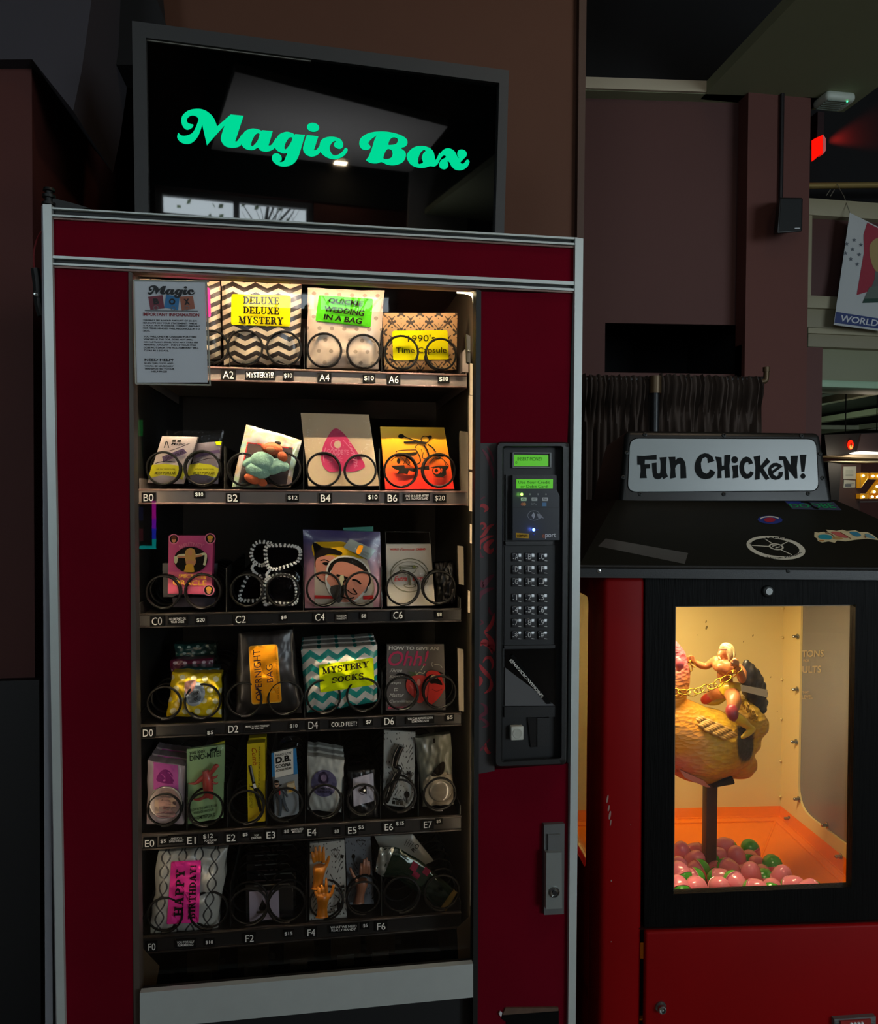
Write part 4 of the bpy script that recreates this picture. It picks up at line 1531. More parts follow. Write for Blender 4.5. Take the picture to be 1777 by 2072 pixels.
# g
Sc(zm, [([(1205, 470), (1250, 400), (1330, 370), (1400, 385), (1425, 405)], 1), ([(1430, 395), (1540, 405)], 0), ([(1500, 540), (1465, 650), (1420, 720), (1350, 755), (1260, 755), (1190, 715), (1168, 665), (1185, 622), (1230, 612), (1270, 640), (1278, 685), (1255, 710), (1300, 700), (1325, 650), (1338, 610), (1290, 612), (1225, 580), (1198, 530), (1205, 470)], 1)])
LET[-1].append(smooth(zm.l([(1395, 435), (1360, 440), (1320, 500), (1308, 550), (1325, 565), (1370, 510), (1395, 460)]), 5))
# i
Sc(zm, [([(1560, 405), (1690, 420)], 0), ([(1640, 577), (1670, 570), (1700, 530), (1725, 490), (1715, 590), (1670, 635), (1610, 650), (1550, 625), (1518, 570), (1530, 500), (1560, 405)], 1)])
LET.append([ell(*zm(1630, 320), 70 / 5.553, 51 / 5.553, 28, rot=8)])
# c
zc = Zm(650, 230, 5.553)
S(zc, [(0, 300), (60, 265), (140, 260), (215, 285), (248, 340), (235, 385), (195, 395), (150, 370), (145, 335), (168, 310), (135, 315), (100, 360), (98, 410), (130, 460), (180, 465), (235, 430), (270, 385), (298, 400), (285, 440), (240, 485), (160, 512), (70, 495), (0, 440), (-18, 370)], 5)
# B
Sc(zx, [([(610, 255), (560, 290), (530, 335), (555, 365), (545, 395), (500, 410), (450, 390), (428, 335), (450, 270), (530, 220), (640, 200), (760, 205), (880, 235), (955, 280), (970, 330), (945, 370), (900, 388), (945, 430), (950, 485), (910, 550), (820, 580), (740, 572), (680, 545), (620, 560), (550, 552), (503, 522)], 1), ([(535, 480), (570, 390), (600, 290), (625, 245)], 1)])
LET[-1] += [smooth(zx.l([(755, 345), (775, 290), (810, 268), (850, 275), (862, 305), (840, 340), (790, 350)]), 5), smooth(zx.l([(700, 500), (720, 430), (750, 398), (790, 410), (803, 455), (785, 495), (740, 510)]), 5)]
# o
S(zx, [(960, 480), (990, 420), (1050, 375), (1130, 362), (1210, 380), (1260, 425), (1278, 490), (1285, 520), (1310, 480), (1330, 440), (1345, 470), (1320, 550), (1280, 590), (1220, 590), (1160, 608), (1080, 605), (1000, 565)], 5)
LET[-1].append(smooth(zx.l([(1172, 420), (1150, 408), (1110, 450), (1088, 520), (1095, 562), (1120, 562), (1145, 545), (1132, 500), (1145, 450)]), 5))
# x
S(zx, [(1320, 500), (1350, 430), (1400, 392), (1460, 395), (1505, 430), (1530, 480), (1550, 500), (1530, 460), (1540, 415), (1585, 402), (1628, 425), (1635, 470), (1600, 510), (1565, 550), (1600, 560), (1640, 515), (1668, 540), (1640, 600), (1580, 635), (1510, 630), (1465, 590), (1440, 545), (1420, 535), (1430, 580), (1410, 615), (1375, 625), (1335, 605), (1328, 560), (1350, 520), (1400, 490), (1390, 468), (1360, 480), (1335, 520)], 5)
m_glow = emis('script glow green', '#00fbae', .72)
mb = MB()
for lp in LET:
    vs, fs = fill(lp)
    mb.add([tv(p[0], p[1], -.0105) for p in vs], fs, m_glow)
mb.build('lettering', tv_root, smooth=0, label='glowing green script lettering')
# ------------------------------------------------------------------ egg machine with the chicken
CA = R(5.0)
CEX = V((math.cos(CA), -math.sin(CA), 0))
CEY = V((math.sin(CA), math.cos(CA), 0))
_c = at(1219, 1500, .05)
CO = V((_c.x, _c.y, 0))
CFR = (CO, CEX, CEY)
CW, CD = .76, .70


def cat(px, py, d=0.0):
    """point of the plane d behind the egg machine's front seen at a pixel"""
    return onplane(px, py, CO + CEY * d, CEY)


def cl(p):
    q = p - CO
    return V((q.dot(CEX), q.dot(CEY), p.z))


def cw(x, d, z):
    return CO + CEX * x + CEY * d + V((0, 0, z))


def side(px, py, x):
    """local point on the plane at local x"""
    return cl(onplane(px, py, CO + CEX * x, CEX))


m_cred = M('egg machine red paint', '#860206', .5, vary=.12, vscale=6, spec=.12)
m_cblk = M('egg machine black moulding', '#131515', .4, bump=.1, bscale=420)
m_slope = M('egg machine black top', '#12130c', .6, spec=.2, bump=.15, bscale=500, vary=.2, vscale=8)
m_cream2 = M('cream inside panel', '#dcc888', .5, vary=.05, vscale=6)
m_or = M('orange tray', '#f07c14', .35, vary=.05, vscale=5)


def wood():
    m = M('black grained wood', '#060606', .5, spec=.1)
    nt = m.node_tree
    tc = nt.nodes.new('ShaderNodeTexCoord')
    mp = nt.nodes.new('ShaderNodeMapping')
    mp.inputs['Scale'].default_value = (55, 55, 3)
    w = nt.nodes.new('ShaderNodeTexNoise')
    w.inputs['Scale'].default_value = 4
    w.inputs['Detail'].default_value = 5
    w.inputs['Distortion'].default_value = .6
    b = nt.nodes.new('ShaderNodeBump')
    b.inputs['Strength'].default_value = .5
    b.inputs['Distance'].default_value = .003
    nt.links.new(tc.outputs['Object'], mp.inputs[0])
    nt.links.new(mp.outputs[0], w.inputs['Vector'])
    nt.links.new(w.outputs[0], b.inputs['Height'])
    nt.links.new(b.outputs[0], nt.nodes['Principled BSDF'].inputs['Normal'])
    return m


m_wood = wood()
EM = empty('egg_vending_machine', cw(CW / 2, CD / 2, 0), 'red and black egg vending machine with a lit window and cartoon sign', 'vending machine')


def cpart(mb, name, par=EM, sm=35, label=None):
    return mb.build(name, par, smooth=sm, label=label)


ZL = cat(1400, 1166, 0).z        # under side of the lid
ZF = cat(1400, 1812, 0).z        # foot of the glass
ZP = cat(1500, 1878, 0).z        # top of the red panel


def ring_panel(outer, inner, off, m, mb):
    """flat panel with a hole, outlines in 3D, swept by off"""
    vs = [V(p) for p in outer] + [V(p) for p in inner]
    tri = tessellate_polygon([[V(p) for p in outer], [V(p) for p in inner]])
    n, k = len(vs), len(outer)
    fs = [tuple(t) for t in tri] + [tuple(i + n for i in reversed(t)) for t in tri]
    for a, b in ((0, k), (k, n)):
        for i in range(a, b):
            j = i + 1 if i + 1 < b else a
            fs.append((i, j, n + j, n + i))
    mb.add(vs + [p + off for p in vs], fs, m)


# body: posts, side walls with rounded windows, back, base
xdoor = cl(cat(1304, 1500, 0)).x
mb = MB()
mb.box((0, 0, .06), (xdoor, .10, ZL), m_cred, .012, 3, CFR)
cpart(mb, 'corner_post')
mb = MB()
mb.box((CW - .02, 0, .06), (CW, .10, ZL), m_cred, .006, 3, CFR)
cpart(mb, 'corner_post')
d1 = side(1188, 1480, 0.0).y
zt, zbm = side(1188, 1206, 0.0).z, side(1186, 1760, 0.0).z
wl = rrect(((d1, zt), (CD - .08, zt), (CD - .08, zbm), (d1, zbm)), .035, 5)
for x, nm in ((0.0, 'side_wall'), (CW - .012, 'side_wall')):
    mb = MB()
    ring_panel([cw(x, a, b) for a, b in ((.09, ZP - .2), (CD, ZP - .2), (CD, ZL), (.09, ZL))], [cw(x, a, b) for a, b in wl], CEX * .012, m_cred, mb)
    mb.box((x, .09, .06), (x + .012, CD, ZP - .18), m_cred, 0, 1, CFR)
    cpart(mb, nm)
mb = MB()
mb.box((0, CD, .06), (CW, CD + .015, ZL), m_cred, 0, 1, CFR)
mb.box((.02, .06, 0), (CW - .02, CD - .04, .07), m_cblk, 0, 1, CFR)
cpart(mb, 'back_wall')

# lined inside
XI = CW - .02
bc = cl(onplane(1582, 1480, CO + CEX * XI, CEX))
DB = bc.y
mb = MB()
mb.box((.02, DB, ZP - .15), (CW - .02, DB + .004, ZL - .01), m_cream2, 0, 1, CFR)
lin_back = cpart(mb, 'inner_back_panel')
mb = MB()
for z in (1231, 1290, 1375, 1455, 1540, 1612):
    p = cl(cat(1580, z, DB - .006))
    mb.ball(cw(XI - .004, DB - .004, p.z), .004, m_cream2, 8)
cpart(mb, 'rivet', lin_back)
mb = MB()
rnd = random.Random(2)
m_sp = M('chip mark', '#7a6a40', .7)
for x, y, r_ in ((1430, 1270, 3), (1429, 1258, 2), (1505, 1298, 1.4), (1524, 1286, 1.8), (1412, 1285, .8), (1560, 1370, 1.2), (1573, 1440, 1)):
    mb.add([cat(p[0], p[1], DB - .0005) for p in ell(x, y, r_ * .7, r_ * 1.5, 7, rot=20)], [tuple(range(7))], m_sp)
cpart(mb, 'chip_mark', lin_back, 0)
wi = rrect(((side(1721, 1500, XI).y - .2, zt), (side(1617, 1500, XI).y, zt), (side(1617, 1500, XI).y, side(1617, 1636, XI).z), (side(1721, 1500, XI).y - .2, side(1617, 1636, XI).z)), .16, 6)
for x, sg in ((.013, 1), (XI, 1)):
    mb = MB()
    ring_panel([cw(x, a, b) for a, b in ((.02, ZP - .15), (DB, ZP - .15), (DB, ZL - .01), (.02, ZL - .01))], [cw(x, a, b) for a, b in (wi if x > .1 else wl)], CEX * .006, m_cream2, mb)
    cpart(mb, 'inner_side_panel')
m_acr = clear('tinted acrylic', tint=(.62, .58, .52), gloss=1.0, rough=.03, haze=.24)
mb = MB()
mb.prism([cw(XI + .0065, a, b) for a, b in wi], CEX * .003, m_acr)
sw_ = cpart(mb, 'side_window')
mb = MB()
z4 = Zm(1280, 1160, 2.96)
for s_, q in (('TONS', [(1015, 462), (1148, 458), (1146, 500), (1015, 502)]), ('FOR', [(1024, 516), (1062, 515), (1062, 531), (1024, 532)]), ('ULTS', [(1018, 556), (1132, 553), (1130, 596), (1018, 598)]), ('THAT', [(1018, 706), (1056, 705), (1056, 720), (1018, 721)]), ('LEVEL', [(1016, 730), (1080, 728), (1080, 750), (1016, 752)])):
    v_, f_ = tx(s_, z4.l(q), bold=.02)
    mb.add([onplane(p[0], p[1], CO + CEX * (XI + .005), CEX) for p in v_], f_, M('faint wall lettering', '#a89a7c', .6))
mb.build('lettering', sw_, smooth=0)
mb = MB()
mb.prism([cw(.006, a, b) for a, b in wl], CEX * .003, clear('side acrylic', gloss=.8))
cpart(mb, 'side_window')
for px, py in ((1615, 1288), (1614, 1395), (1612, 1501), (1617, 1617), (1674, 1670), (1598, 1656), (1702, 1733)):
    b = MB()
    p = onplane(px, py, CO + CEX * (XI - .001), CEX)
    b.lathe(p, -CEX, [(.008, 0), (.008, .002), (.0045, .003), (.0045, .014), (.003, .016)], m_chrome, 12)
    cpart(b, 'bolt')

# orange tray
zr = cat(1470, 1633, DB).z
zr2 = cat(1470, 1658, DB - .02).z
zbt = zr2 - .125
x0, x1, y0, y1 = .02, XI, .012, DB
dz = side(1722, 1731, XI).z
O4 = [cw(x0, y0, zr), cw(x1, y0, dz - .02), cw(x1, y1, zr), cw(x0, y1, zr)]
dn = V((0, 0, zr2 - zr))
L1 = [cw(x0 + .008, y0, zr2), cw(x1 - .008, y0, zr2 - .03), cw(x1 - .008, y1 - .008, zr2), cw(x0 + .008, y1 - .008, zr2)]
L1b = [cw(x0 + .03, y0 + .01, zr2 - .004), cw(x1 - .03, y0 + .01, zr2 - .034), cw(x1 - .03, y1 - .03, zr2 - .004), cw(x0 + .03, y1 - .03, zr2 - .004)]
L2 = [cw(x0 + .2, y0 + .05, zbt), cw(x1 - .24, y0 + .05, zbt), cw(x1 - .24, y1 - .26, zbt), cw(x0 + .2, y1 - .26, zbt)]
mb = MB()
mb.add(O4 + L1 + L1b + L2, [(a + i, a + (i + 1) % 4, a + 4 + (i + 1) % 4, a + 4 + i) for a in (0, 4, 8) for i in range(4)] + [(12, 13, 14, 15)], m_or)
mb.prism([cw(*p, zbt - .01) for p in ((.02, .012), (XI, .012), (XI, DB), (.02, DB))], V((0, 0, .003)), m_or)
for Lx in (L1, L1b):
    mb.tube(Lx, .0035, m_or, 8, True)
for i in range(4):
    mb.tube([L1b[i], L2[i]], .004, m_or, 8)
cpart(mb, 'egg_tray', sm=20)

# door
WQ = [(1366.8, 1226.9), (1732, 1223.5), (1723.6, 1795), (1363, 1809.3)]
DQ = [(1306, 1166), (1905, 1171), (1893, 1856), (1304, 1877)]
mb = MB()
ring_panel([cat(*p, -.002) for p in DQ], [cat(*p, -.002) for p in WQ], CEY * .02, m_wood, mb)
door = cpart(mb, 'door')
mb = MB()
mb.prism([cat(*p, .012) for p in WQ], CEY * .003, clear('door glass', gloss=.7))
cpart(mb, 'glass', door)
mb = MB()
ring_panel([cat(*p, .0085) for p in [(1366, 1226), (1733, 1223), (1724.5, 1796), (1362.5, 1810.5)]], [cat(*p, .0085) for p in [(1368, 1228.5), (1730.5, 1225.5), (1722, 1793), (1364.5, 1806)]], CEY * .003, M('glazing edge', '#6a6150', .4), mb)
cpart(mb, 'glazing_bead', door)
mb = MB()
p = cat(1553.5, 1196, -.002)
mb.lathe(p, -CEY, [(.0125, 0), (.0125, .003), (.011, .005), (.0085, .006)], m_rub, 22)
mb.lathe(p - CEY * .006, -CEY, [(.0075, 0), (.007, .0015)], m_chrome, 18)
mb.prism([cat(1552.6, 1190, -.0082), cat(1554.6, 1190, -.0082), cat(1554.6, 1201, -.0082), cat(1552.6, 1201, -.0082)], CEY * .0005, m_lab)
cpart(mb, 'lock', door)

mb = MB()
mb.box((xdoor - .03, .022, .06), (CW - .02, .03, ZF - .012), m_cblk, 0, 1, CFR)
mb.box((xdoor - .03, .022, ZF - .012), (xdoor + .02, .03, ZL), m_cblk, 0, 1, CFR)
cpart(mb, 'leak_block')  # hidden plate added to stop lamp light leaking past the door

# red lower panel
mb = MB()
a, b = cl(cat(1307, 1886, -.012)), cl(cat(1900, 1860, -.012))
mb.box((a.x, -.012, .08), (CW - .02, .005, a.z), m_cred, .005, 3, CFR)
low = cpart(mb, 'lower_door')
mb = MB()
mb.box((xdoor - .006, -.004, a.z + .0008), (CW - .02, .03, ZP + .006), M('ledge dark red', '#3a1412', .5), 0, 1, CFR)
cpart(mb, 'ledge_strip')
mb = MB()
p = cat(1337, 2037, -.012)
mb.lathe(p, -CEY, [(.012, 0), (.0115, .003), (.0085, .006), (.008, .012), (.006, .0125), (.0055, .008), (.001, .008)], m_chrome, 20)
cpart(mb, 'bolt_head', low)
mb = MB()
zz = Zm(1640, 2000, 12.97)
mb.slab([zz(*p) for p in ((630, 812), (1720, 735), (1712, 1700), (650, 1700))], -.022, .012, m_gun, cat)
mb.slab([zz(*p) for p in ((800, 870), (1600, 815), (1600, 1600), (800, 1600))], -.026, .006, M('coin plate red', '#8a1c1a', .4), cat)
for k in range(4):
    q = cat(*zz(1075 + k * 94, 925 - k * 6), -.026)
    mb.lathe(q, -CEY, [(.0032, 0), (.003, .002), (.001, .003)], m_wh, 12)
for k in range(6):
    for xa, xb in ((655, 770), (1600, 1700)):
        mb.slab([zz(*p) for p in ((xa, 890 + k * 45), (xb, 882 + k * 45), (xb, 902 + k * 45), (xa, 910 + k * 45))], -.0235, .002, m_chrome, cat)
cpart(mb, 'coin_mechanism', low)
# scratches on the post and hinge nubs
mb = MB()
zs = Zm(1160, 1580, 2.88)
m_scr = M('chipped paint', '#9a7a70', .7)
for x, y, w, h in ((200, 105, 5, 26), (207, 160, 5, 20), (214, 200, 6, 26), (218, 245, 4, 20), (223, 582, 4, 6), (222, 938, 3, 4), (335, 256, 2, 3)):
    mb = MB()
    mb.add([cat(*zs(x + p[0], y + p[1]), -.0006) for p in ell(0, 0, w, h, 8, rot=10)], [tuple(range(8))], m_scr)
    cpart(mb, 'paint_chip', sm=0)

# lid
zl = Zm(1160, 850, 2.88)
YL = -.03
e0 = [cat(x, y, YL) for x, y in ((1171, 1146), (2012, 1153), (2012, 1176), (1171, 1168.5))]
dT = .30
T0 = cat(1247, 1012, dT)
_n = (e0[1] - e0[0]).cross(T0 - e0[0]).normalized()
T1 = onplane(1691, 1012, T0, _n)
bl, br = cl(e0[0]), cl(e0[1])
mb = MB()
bot = [e0[3], e0[2], cw(br.x, CD + .05, e0[2].z), cw(bl.x, CD + .05, e0[3].z)]
top = [e0[0], e0[1], cw(br.x, CD + .05, e0[1].z), cw(bl.x, CD + .05, e0[0].z)]
cr_ = [T0, T1, cw(cl(T1).x, CD - .1, T1.z), cw(cl(T0).x, CD - .1, T0.z)]
mb.add(bot + top, [(0, 1, 5, 4), (1, 2, 6, 5), (2, 3, 7, 6), (3, 0, 4, 7), (3, 2, 1, 0)], m_cblk)
mb.add(top + cr_, [(0, 1, 5, 4), (1, 2, 6, 5), (2, 3, 7, 6), (3, 0, 4, 7), (4, 5, 6, 7)], m_slope)
lid = cpart(mb, 'lid')
mb = MB()
mb.tube([e0[0] - CEY * .0, e0[1]], .004, m_cblk, 8)
cpart(mb, 'lid_edge', lid)
for px in (1212, 1595):
    mb = MB()
    p = cat(px, 1155.5, YL)
    mb.lathe(p, -CEY, [(.0045, 0), (.004, .0015), (.0018, .002), (.001, .001)], m_chrome if px < 1300 else m_rub, 10)
    cpart(mb, 'screw', lid)
SN = (e0[1] - e0[0]).cross(T0 - e0[0]).normalized()
if SN.z < 0:
    SN = -SN


def slp(px, py, e=.0006):
    return onplane(px, py, e0[0] + SN * e, SN)


def sl_lay(mb, shape, m, e=.0006):
    mb.add([slp(p[0], p[1], e) for p in shape[0]], shape[1], m)


mb = MB()
sl_lay(mb, ([zl(*p) for p in ((145, 735), (190, 690), (670, 775), (650, 838))], [(0, 1, 2, 3)]), clear('dull tape', gloss=.4, rough=.35, haze=.05))
cpart(mb, 'tape_strip', lid, 0)
m_stw, m_stb, m_str = M('sticker white', '#cfcfc0', .45), M('sticker blue', '#2b3a86', .4), M('sticker red', '#a02a3c', .4)
mb = MB()
sl_lay(mb, fill([[zl(*p) for p in ell(1148, 581, 72, 24, rot=2)]]), m_stb)
sl_lay(mb, ribbon([zl(*p) for p in ell(1146, 579, 55, 17, 20, 190, 340)], 2.2), m_stw, .0009)
sl_lay(mb, fill([[zl(*p) for p in ell(1146, 581, 34, 13)]]), m_str, .0012)
cpart(mb, 'sticker', lid, 0, 'small oval blue sticker with a red centre')
mb = MB()
o, i_ = ell(1182, 744, 173, 66, 40, rot=8), ell(1178, 741, 142, 50, 40, rot=8)
sl_lay(mb, fill([[zl(*p) for p in o], [zl(*p) for p in i_]]), m_stw)
sl_lay(mb, fill([[zl(*p) for p in ell(1184, 738, 44, 19, rot=8)], [zl(*p) for p in ell(1184, 738, 34, 13, rot=8)]]), m_stw)
for a, b in (((1115, 690), (1165, 722)), ((1262, 702), (1212, 728)), ((1042, 730), (1142, 736)), ((1212, 756), (1275, 785))):
    sl_lay(mb, ribbon([zl(*a), zl(*b)], 1.6), m_stw)
sl_lay(mb, ribbon([zl(*p) for p in ((1160, 735), (1185, 728), (1180, 745), (1205, 738))], 2.2), m_stw)


def arc_text(s, cx, cy, rx, ry, a0, a1, h, flip=1):
    vs, fs, _ = text2d(s, bold=.02)
    out = []
    for u, v in vs:
        a = R(a0 + (a1 - a0) * u)
        k = 1 + flip * (v - .5) * h
        out.append((cx + rx * k * math.cos(a), cy + ry * k * math.sin(a)))
    return out, fs


v_, f_ = arc_text('CITYMARKED', 1182, 744, 158, 59, 200, 310, .13)
sl_lay(mb, ([zl(*p) for p in v_], f_), m_lab, .001)
v_, f_ = arc_text('North Portland', 1182, 744, 158, 59, 110, 25, .14, -1)
sl_lay(mb, ([zl(*p) for p in v_], f_), m_lab, .001)
cpart(mb, 'sticker', lid, 0, 'round white spoked wheel sticker')
zk = Zm(1560, 980, 8.19)
mb = MB()
sl_lay(mb, ([zk(*p) for p in ((225, 275), (1040, 290), (1180, 430), (360, 415))], [(0, 1, 2, 3)]), M('sticker slate', '#3d4358', .5))
sl_lay(mb, ([zk(*p) for p in ((235, 280), (500, 280), (560, 318), (290, 318))], [(0, 1, 2, 3)]), m_stb, .0009)
sl_lay(mb, tx('DOOBE', [zk(*p) for p in ((290, 318), (1010, 312), (1090, 395), (340, 385))], bold=.02), M('sticker green', '#1f8a55', .4), .0012)
sl_lay(mb, ribbon([zk(*p) for p in smooth([(500, 290), (620, 300), (700, 370), (790, 405)], 4, False)], 3.4), m_lab, .0014)
cpart(mb, 'sticker', lid, 0, 'dark blue sticker with green letters')
mb = MB()
ol = [(725, 790), (790, 800), (870, 785), (960, 800), (910, 750), (1010, 760), (1090, 772), (1190, 750), (1260, 775), (1400, 760), (1470, 790), (1600, 790), (1700, 840), (1777, 905), (1780, 925), (1600, 900), (1400, 920), (1240, 945), (1100, 930), (1060, 970), (960, 945), (850, 965), (780, 940), (770, 900), (720, 865)]
sl_lay(mb, fill([[zk(*p) for p in ol]]), M('sticker cream', '#c9bf98', .45))
for pts, col in (([(790, 845), (880, 830), (1000, 850), (1000, 910), (880, 910), (800, 890)], '#2f8fa0'), ([(990, 790), (1120, 790), (1280, 860), (1260, 890), (1120, 860)], '#b8605a'), ([(1300, 790), (1430, 790), (1500, 850), (1400, 860)], '#3a7f9c'), ([(1560, 820), (1640, 830), (1740, 895), (1600, 880)], '#6a94a0'), ([(1020, 890), (1100, 860), (1200, 900), (1100, 915)], '#b0905a'), ([(800, 925), (880, 925), (870, 945), (810, 940)], '#b07840')):
    sl_lay(mb, fill([smooth([zk(*p) for p in pts], 3)]), M('sticker tone ' + col, col, .45), .0011)
for pts in ([(1150, 790), (1250, 850), (1330, 900)], [(1540, 850), (1580, 870), (1560, 890)], [(900, 800), (1000, 820), (1060, 880)]):
    sl_lay(mb, ribbon([zk(*p) for p in smooth(pts, 4, False)], 1.2), M('sticker ink', '#7a4a34', .5), .0014)
cpart(mb, 'sticker', lid, 0, 'long cut out sticker in blue, pink and cream')

# sign box on the lid
zg = Zm(1150, 500, 2.834)
dS = .30
fq = [(1260, 868), (1666, 873), (1687, 1012), (1255, 1012)]
FA = [cat(1266, 870, dS + .02), cat(1661, 875, dS + .02), cat(1687, 1013, dS), cat(1255, 1013, dS)]
bk = [p + CEY * .22 - V((0, 0, .02)) for p in FA[:2]] + [FA[2] + CEY * .26, FA[3] + CEY * .26]
bk[0] = bk[0] + CEX * .015
bk[1] = bk[1] - CEX * .015
bmv = [FA[3], FA[2], FA[1], FA[0], bk[3], bk[2], bk[1], bk[0]]
bm = bmesh.new()
vv = [bm.verts.new(p) for p in bmv]
for f in ((0, 1, 2, 3), (5, 4, 7, 6), (4, 0, 3, 7), (1, 5, 6, 2), (3, 2, 6, 7), (4, 5, 1, 0)):
    bm.faces.new([vv[i] for i in f])
bmesh.ops.bevel(bm, geom=[e for e in bm.edges if not (e.verts[0] in (vv[0], vv[1], vv[4], vv[5]) and e.verts[1] in (vv[0], vv[1], vv[4], vv[5]))], offset=.014, segments=4, affect='EDGES', profile=.5)
mb = MB()
mb.add([v.co.copy() for v in bm.verts], [tuple(v.index for v in f.verts) for f in (bm.verts.index_update() or bm.faces)], m_cblk)
bm.free()
sign = cpart(mb, 'sign_box', EM, 50)
SGN = (FA[1] - FA[0]).cross(FA[3] - FA[0]).normalized()
if SGN.dot(CEY) > 0:
    SGN = -SGN


def sg(px, py, e):
    return onplane(px, py, FA[3] + SGN * e, SGN)


pq = rrect((zg(356, 1098), zg(1420, 1102), zg(1436, 1396), zg(342, 1402)), .17, 6)
mb = MB()
mb.prism([sg(x, y, .0008) for x, y in shrink(pq, -1.6)], -SGN * .0005, m_lab)
mb.prism([sg(x, y, .0025) for x, y in pq], -SGN * .002, M('sign panel milky', '#98a3a6', .25, vary=.04, vscale=10))
panel = mb.build('sign_panel', sign)
zf, zh = Zm(1280, 900, 8.885), Zm(1460, 900, 8.885)
FL = []


def fl_(z, pts, holes=(), sm=False):
    FL.append([smooth(z.l(pts), 3) if sm else z.l(pts)] + [z.l(h) for h in holes])


fl_(zf, [(85, 195), (210, 200), (435, 178), (435, 268), (225, 270), (220, 350), (320, 345), (318, 425), (250, 428), (245, 500), (260, 600), (135, 602), (150, 470), (145, 362), (88, 358)])
fl_(zf, [(350, 330), (435, 320), (438, 470), (445, 510), (480, 518), (500, 500), (510, 420), (505, 300), (485, 228), (618, 220), (605, 380), (610, 490), (640, 575), (555, 618), (535, 580), (500, 612), (450, 622), (400, 605), (370, 560), (358, 460)])
fl_(zf, [(648, 218), (772, 215), (775, 280), (810, 240), (860, 228), (910, 250), (945, 310), (962, 400), (972, 600), (865, 605), (862, 345), (830, 342), (790, 370), (768, 420), (772, 500), (785, 588), (678, 610), (688, 440), (670, 290)])
fl_(zf, [(1475, 292), (1440, 215), (1370, 160), (1300, 150), (1220, 175), (1150, 260), (1118, 360), (1118, 450), (1155, 540), (1220, 600), (1310, 622), (1400, 605), (1460, 560), (1495, 490), (1400, 438), (1370, 500), (1330, 520), (1270, 490), (1240, 420), (1232, 330), (1260, 250), (1310, 222), (1350, 240), (1355, 332)])
fl_(zf, [(1488, 212), (1602, 225), (1610, 378), (1650, 372), (1655, 185), (1765, 178), (1745, 380), (1755, 592), (1665, 598), (1658, 445), (1600, 470), (1605, 598), (1530, 602), (1535, 450), (1520, 330)])
FL.append([ell(*zh(240, 268), 58 / 8.885, 62 / 8.885, 24)])
fl_(zh, [(188, 375), (300, 362), (298, 480), (312, 588), (205, 605), (212, 500)])
fl_(zh, [(572, 335), (545, 270), (500, 225), (445, 212), (390, 235), (345, 300), (322, 390), (330, 480), (370, 570), (430, 612), (490, 608), (540, 580), (588, 505), (525, 470), (490, 520), (455, 525), (415, 470), (408, 390), (425, 330), (470, 308), (490, 325), (492, 358)])
fl_(zh, [(578, 215), (702, 188), (700, 350), (710, 372), (820, 232), (882, 305), (755, 425), (870, 605), (800, 638), (695, 480), (690, 620), (605, 632), (612, 400), (600, 300)])
FL.append([zh.l([(1102, 390), (1060, 350), (1000, 322), (930, 328), (870, 375), (838, 450), (850, 540), (900, 610), (970, 632), (1040, 620), (1095, 570), (1112, 485), (1030, 490), (1025, 550), (990, 568), (940, 540), (932, 515)]), zh.l([(900, 430), (960, 390), (1015, 392), (910, 470)])])
fl_(zh, [(1036, 205), (1155, 208), (1250, 370), (1245, 198), (1380, 195), (1358, 400), (1370, 605), (1328, 608), (1205, 455), (1220, 630), (1145, 632), (1138, 440), (1110, 275), (1042, 278)])
fl_(zh, [(1412, 178), (1532, 175), (1495, 480), (1442, 485)])
FL.append([ell(*zh(1468, 563), 46 / 8.885, 48 / 8.885, 24)])
mb = MB()
for lp in FL:
    vs, fs = fill(lp)
    mb.add([sg(p[0], p[1], .0032) for p in vs], fs, M('sign lettering black', '#101416', .7, spec=.15))
mb.build('lettering', sign, smooth=0)
for x, y in ((440, 1075), (892, 1079), (1338, 1082), (335, 1180), (315, 1320), (1444, 1185), (1458, 1325), (412, 1415), (892, 1417), (1375, 1414)):
    mb = MB()
    mb.lathe(sg(*zg(x, y), 0), SGN, [(.0055, 0), (.005, .002), (.002, .003), (.001, .001)], m_rub, 10)
    mb.build('screw', sign)

# lamp inside
zlamp = ZL - .02
lm = MB()
lm.box((.08, .27, zlamp), (.46, .37, zlamp + .015), M('lamp tray', '#d8d0b8', .4), 0, 1, CFR)
cpart(lm, 'lamp_tray')
area('egg machine lamp', cw(.27, .32, zlamp - .004), (R(-4), 0, -CA), .34, .08, 6.3, (1.0, .76, .40))
# ------------------------------------------------------------------ goods on the trays
PY0 = .131


def goods(name, z, quad, m, label, cat, thick=.03, group=None, Y=PY0, mside=None, nu=12, nv=14, **k):
    f = Face([z(*p) for p in quad], Y, **k)
    if k.get('crease'):
        nu, nv = 26, 30
    o = pack(f, thick, m, nu, nv, mside).build(name, smooth=50, label=label, cat=cat, group=group)
    return o, f


def prints(o, name, f, shapes, eps=.0008, fine=None, label=None):
    mb = MB()
    if f.crease:
        eps, fine = eps * 2 + (.0006 if eps < .0015 else .003), 4.5
    for i, (sh, m) in enumerate(shapes):
        f.print(mb, sh, m, eps + .00025 * i, fine)
    return mb.build(name, o, smooth=50 if (f.bulge or f.crease) else 0, label=label)


def copy_tree(o, dy, label, dx=0.0, dz=0.0):
    c_ = o.copy()
    COL.objects.link(c_)
    c_.location = o.location + V((dx, dy, dz))
    c_['label'] = label
    for ch in list(o.children):
        d_ = ch.copy()
        COL.objects.link(d_)
        d_.parent = c_
        for g_ in ch.children:
            e_ = g_.copy()
            COL.objects.link(e_)
            e_.parent = d_
    return c_


def pg(z, pts, n=0):
    """filled pixel outline given in a crop; n > 0 rounds it"""
    q = z.l(pts)
    return fill([smooth(q, n) if n else q])


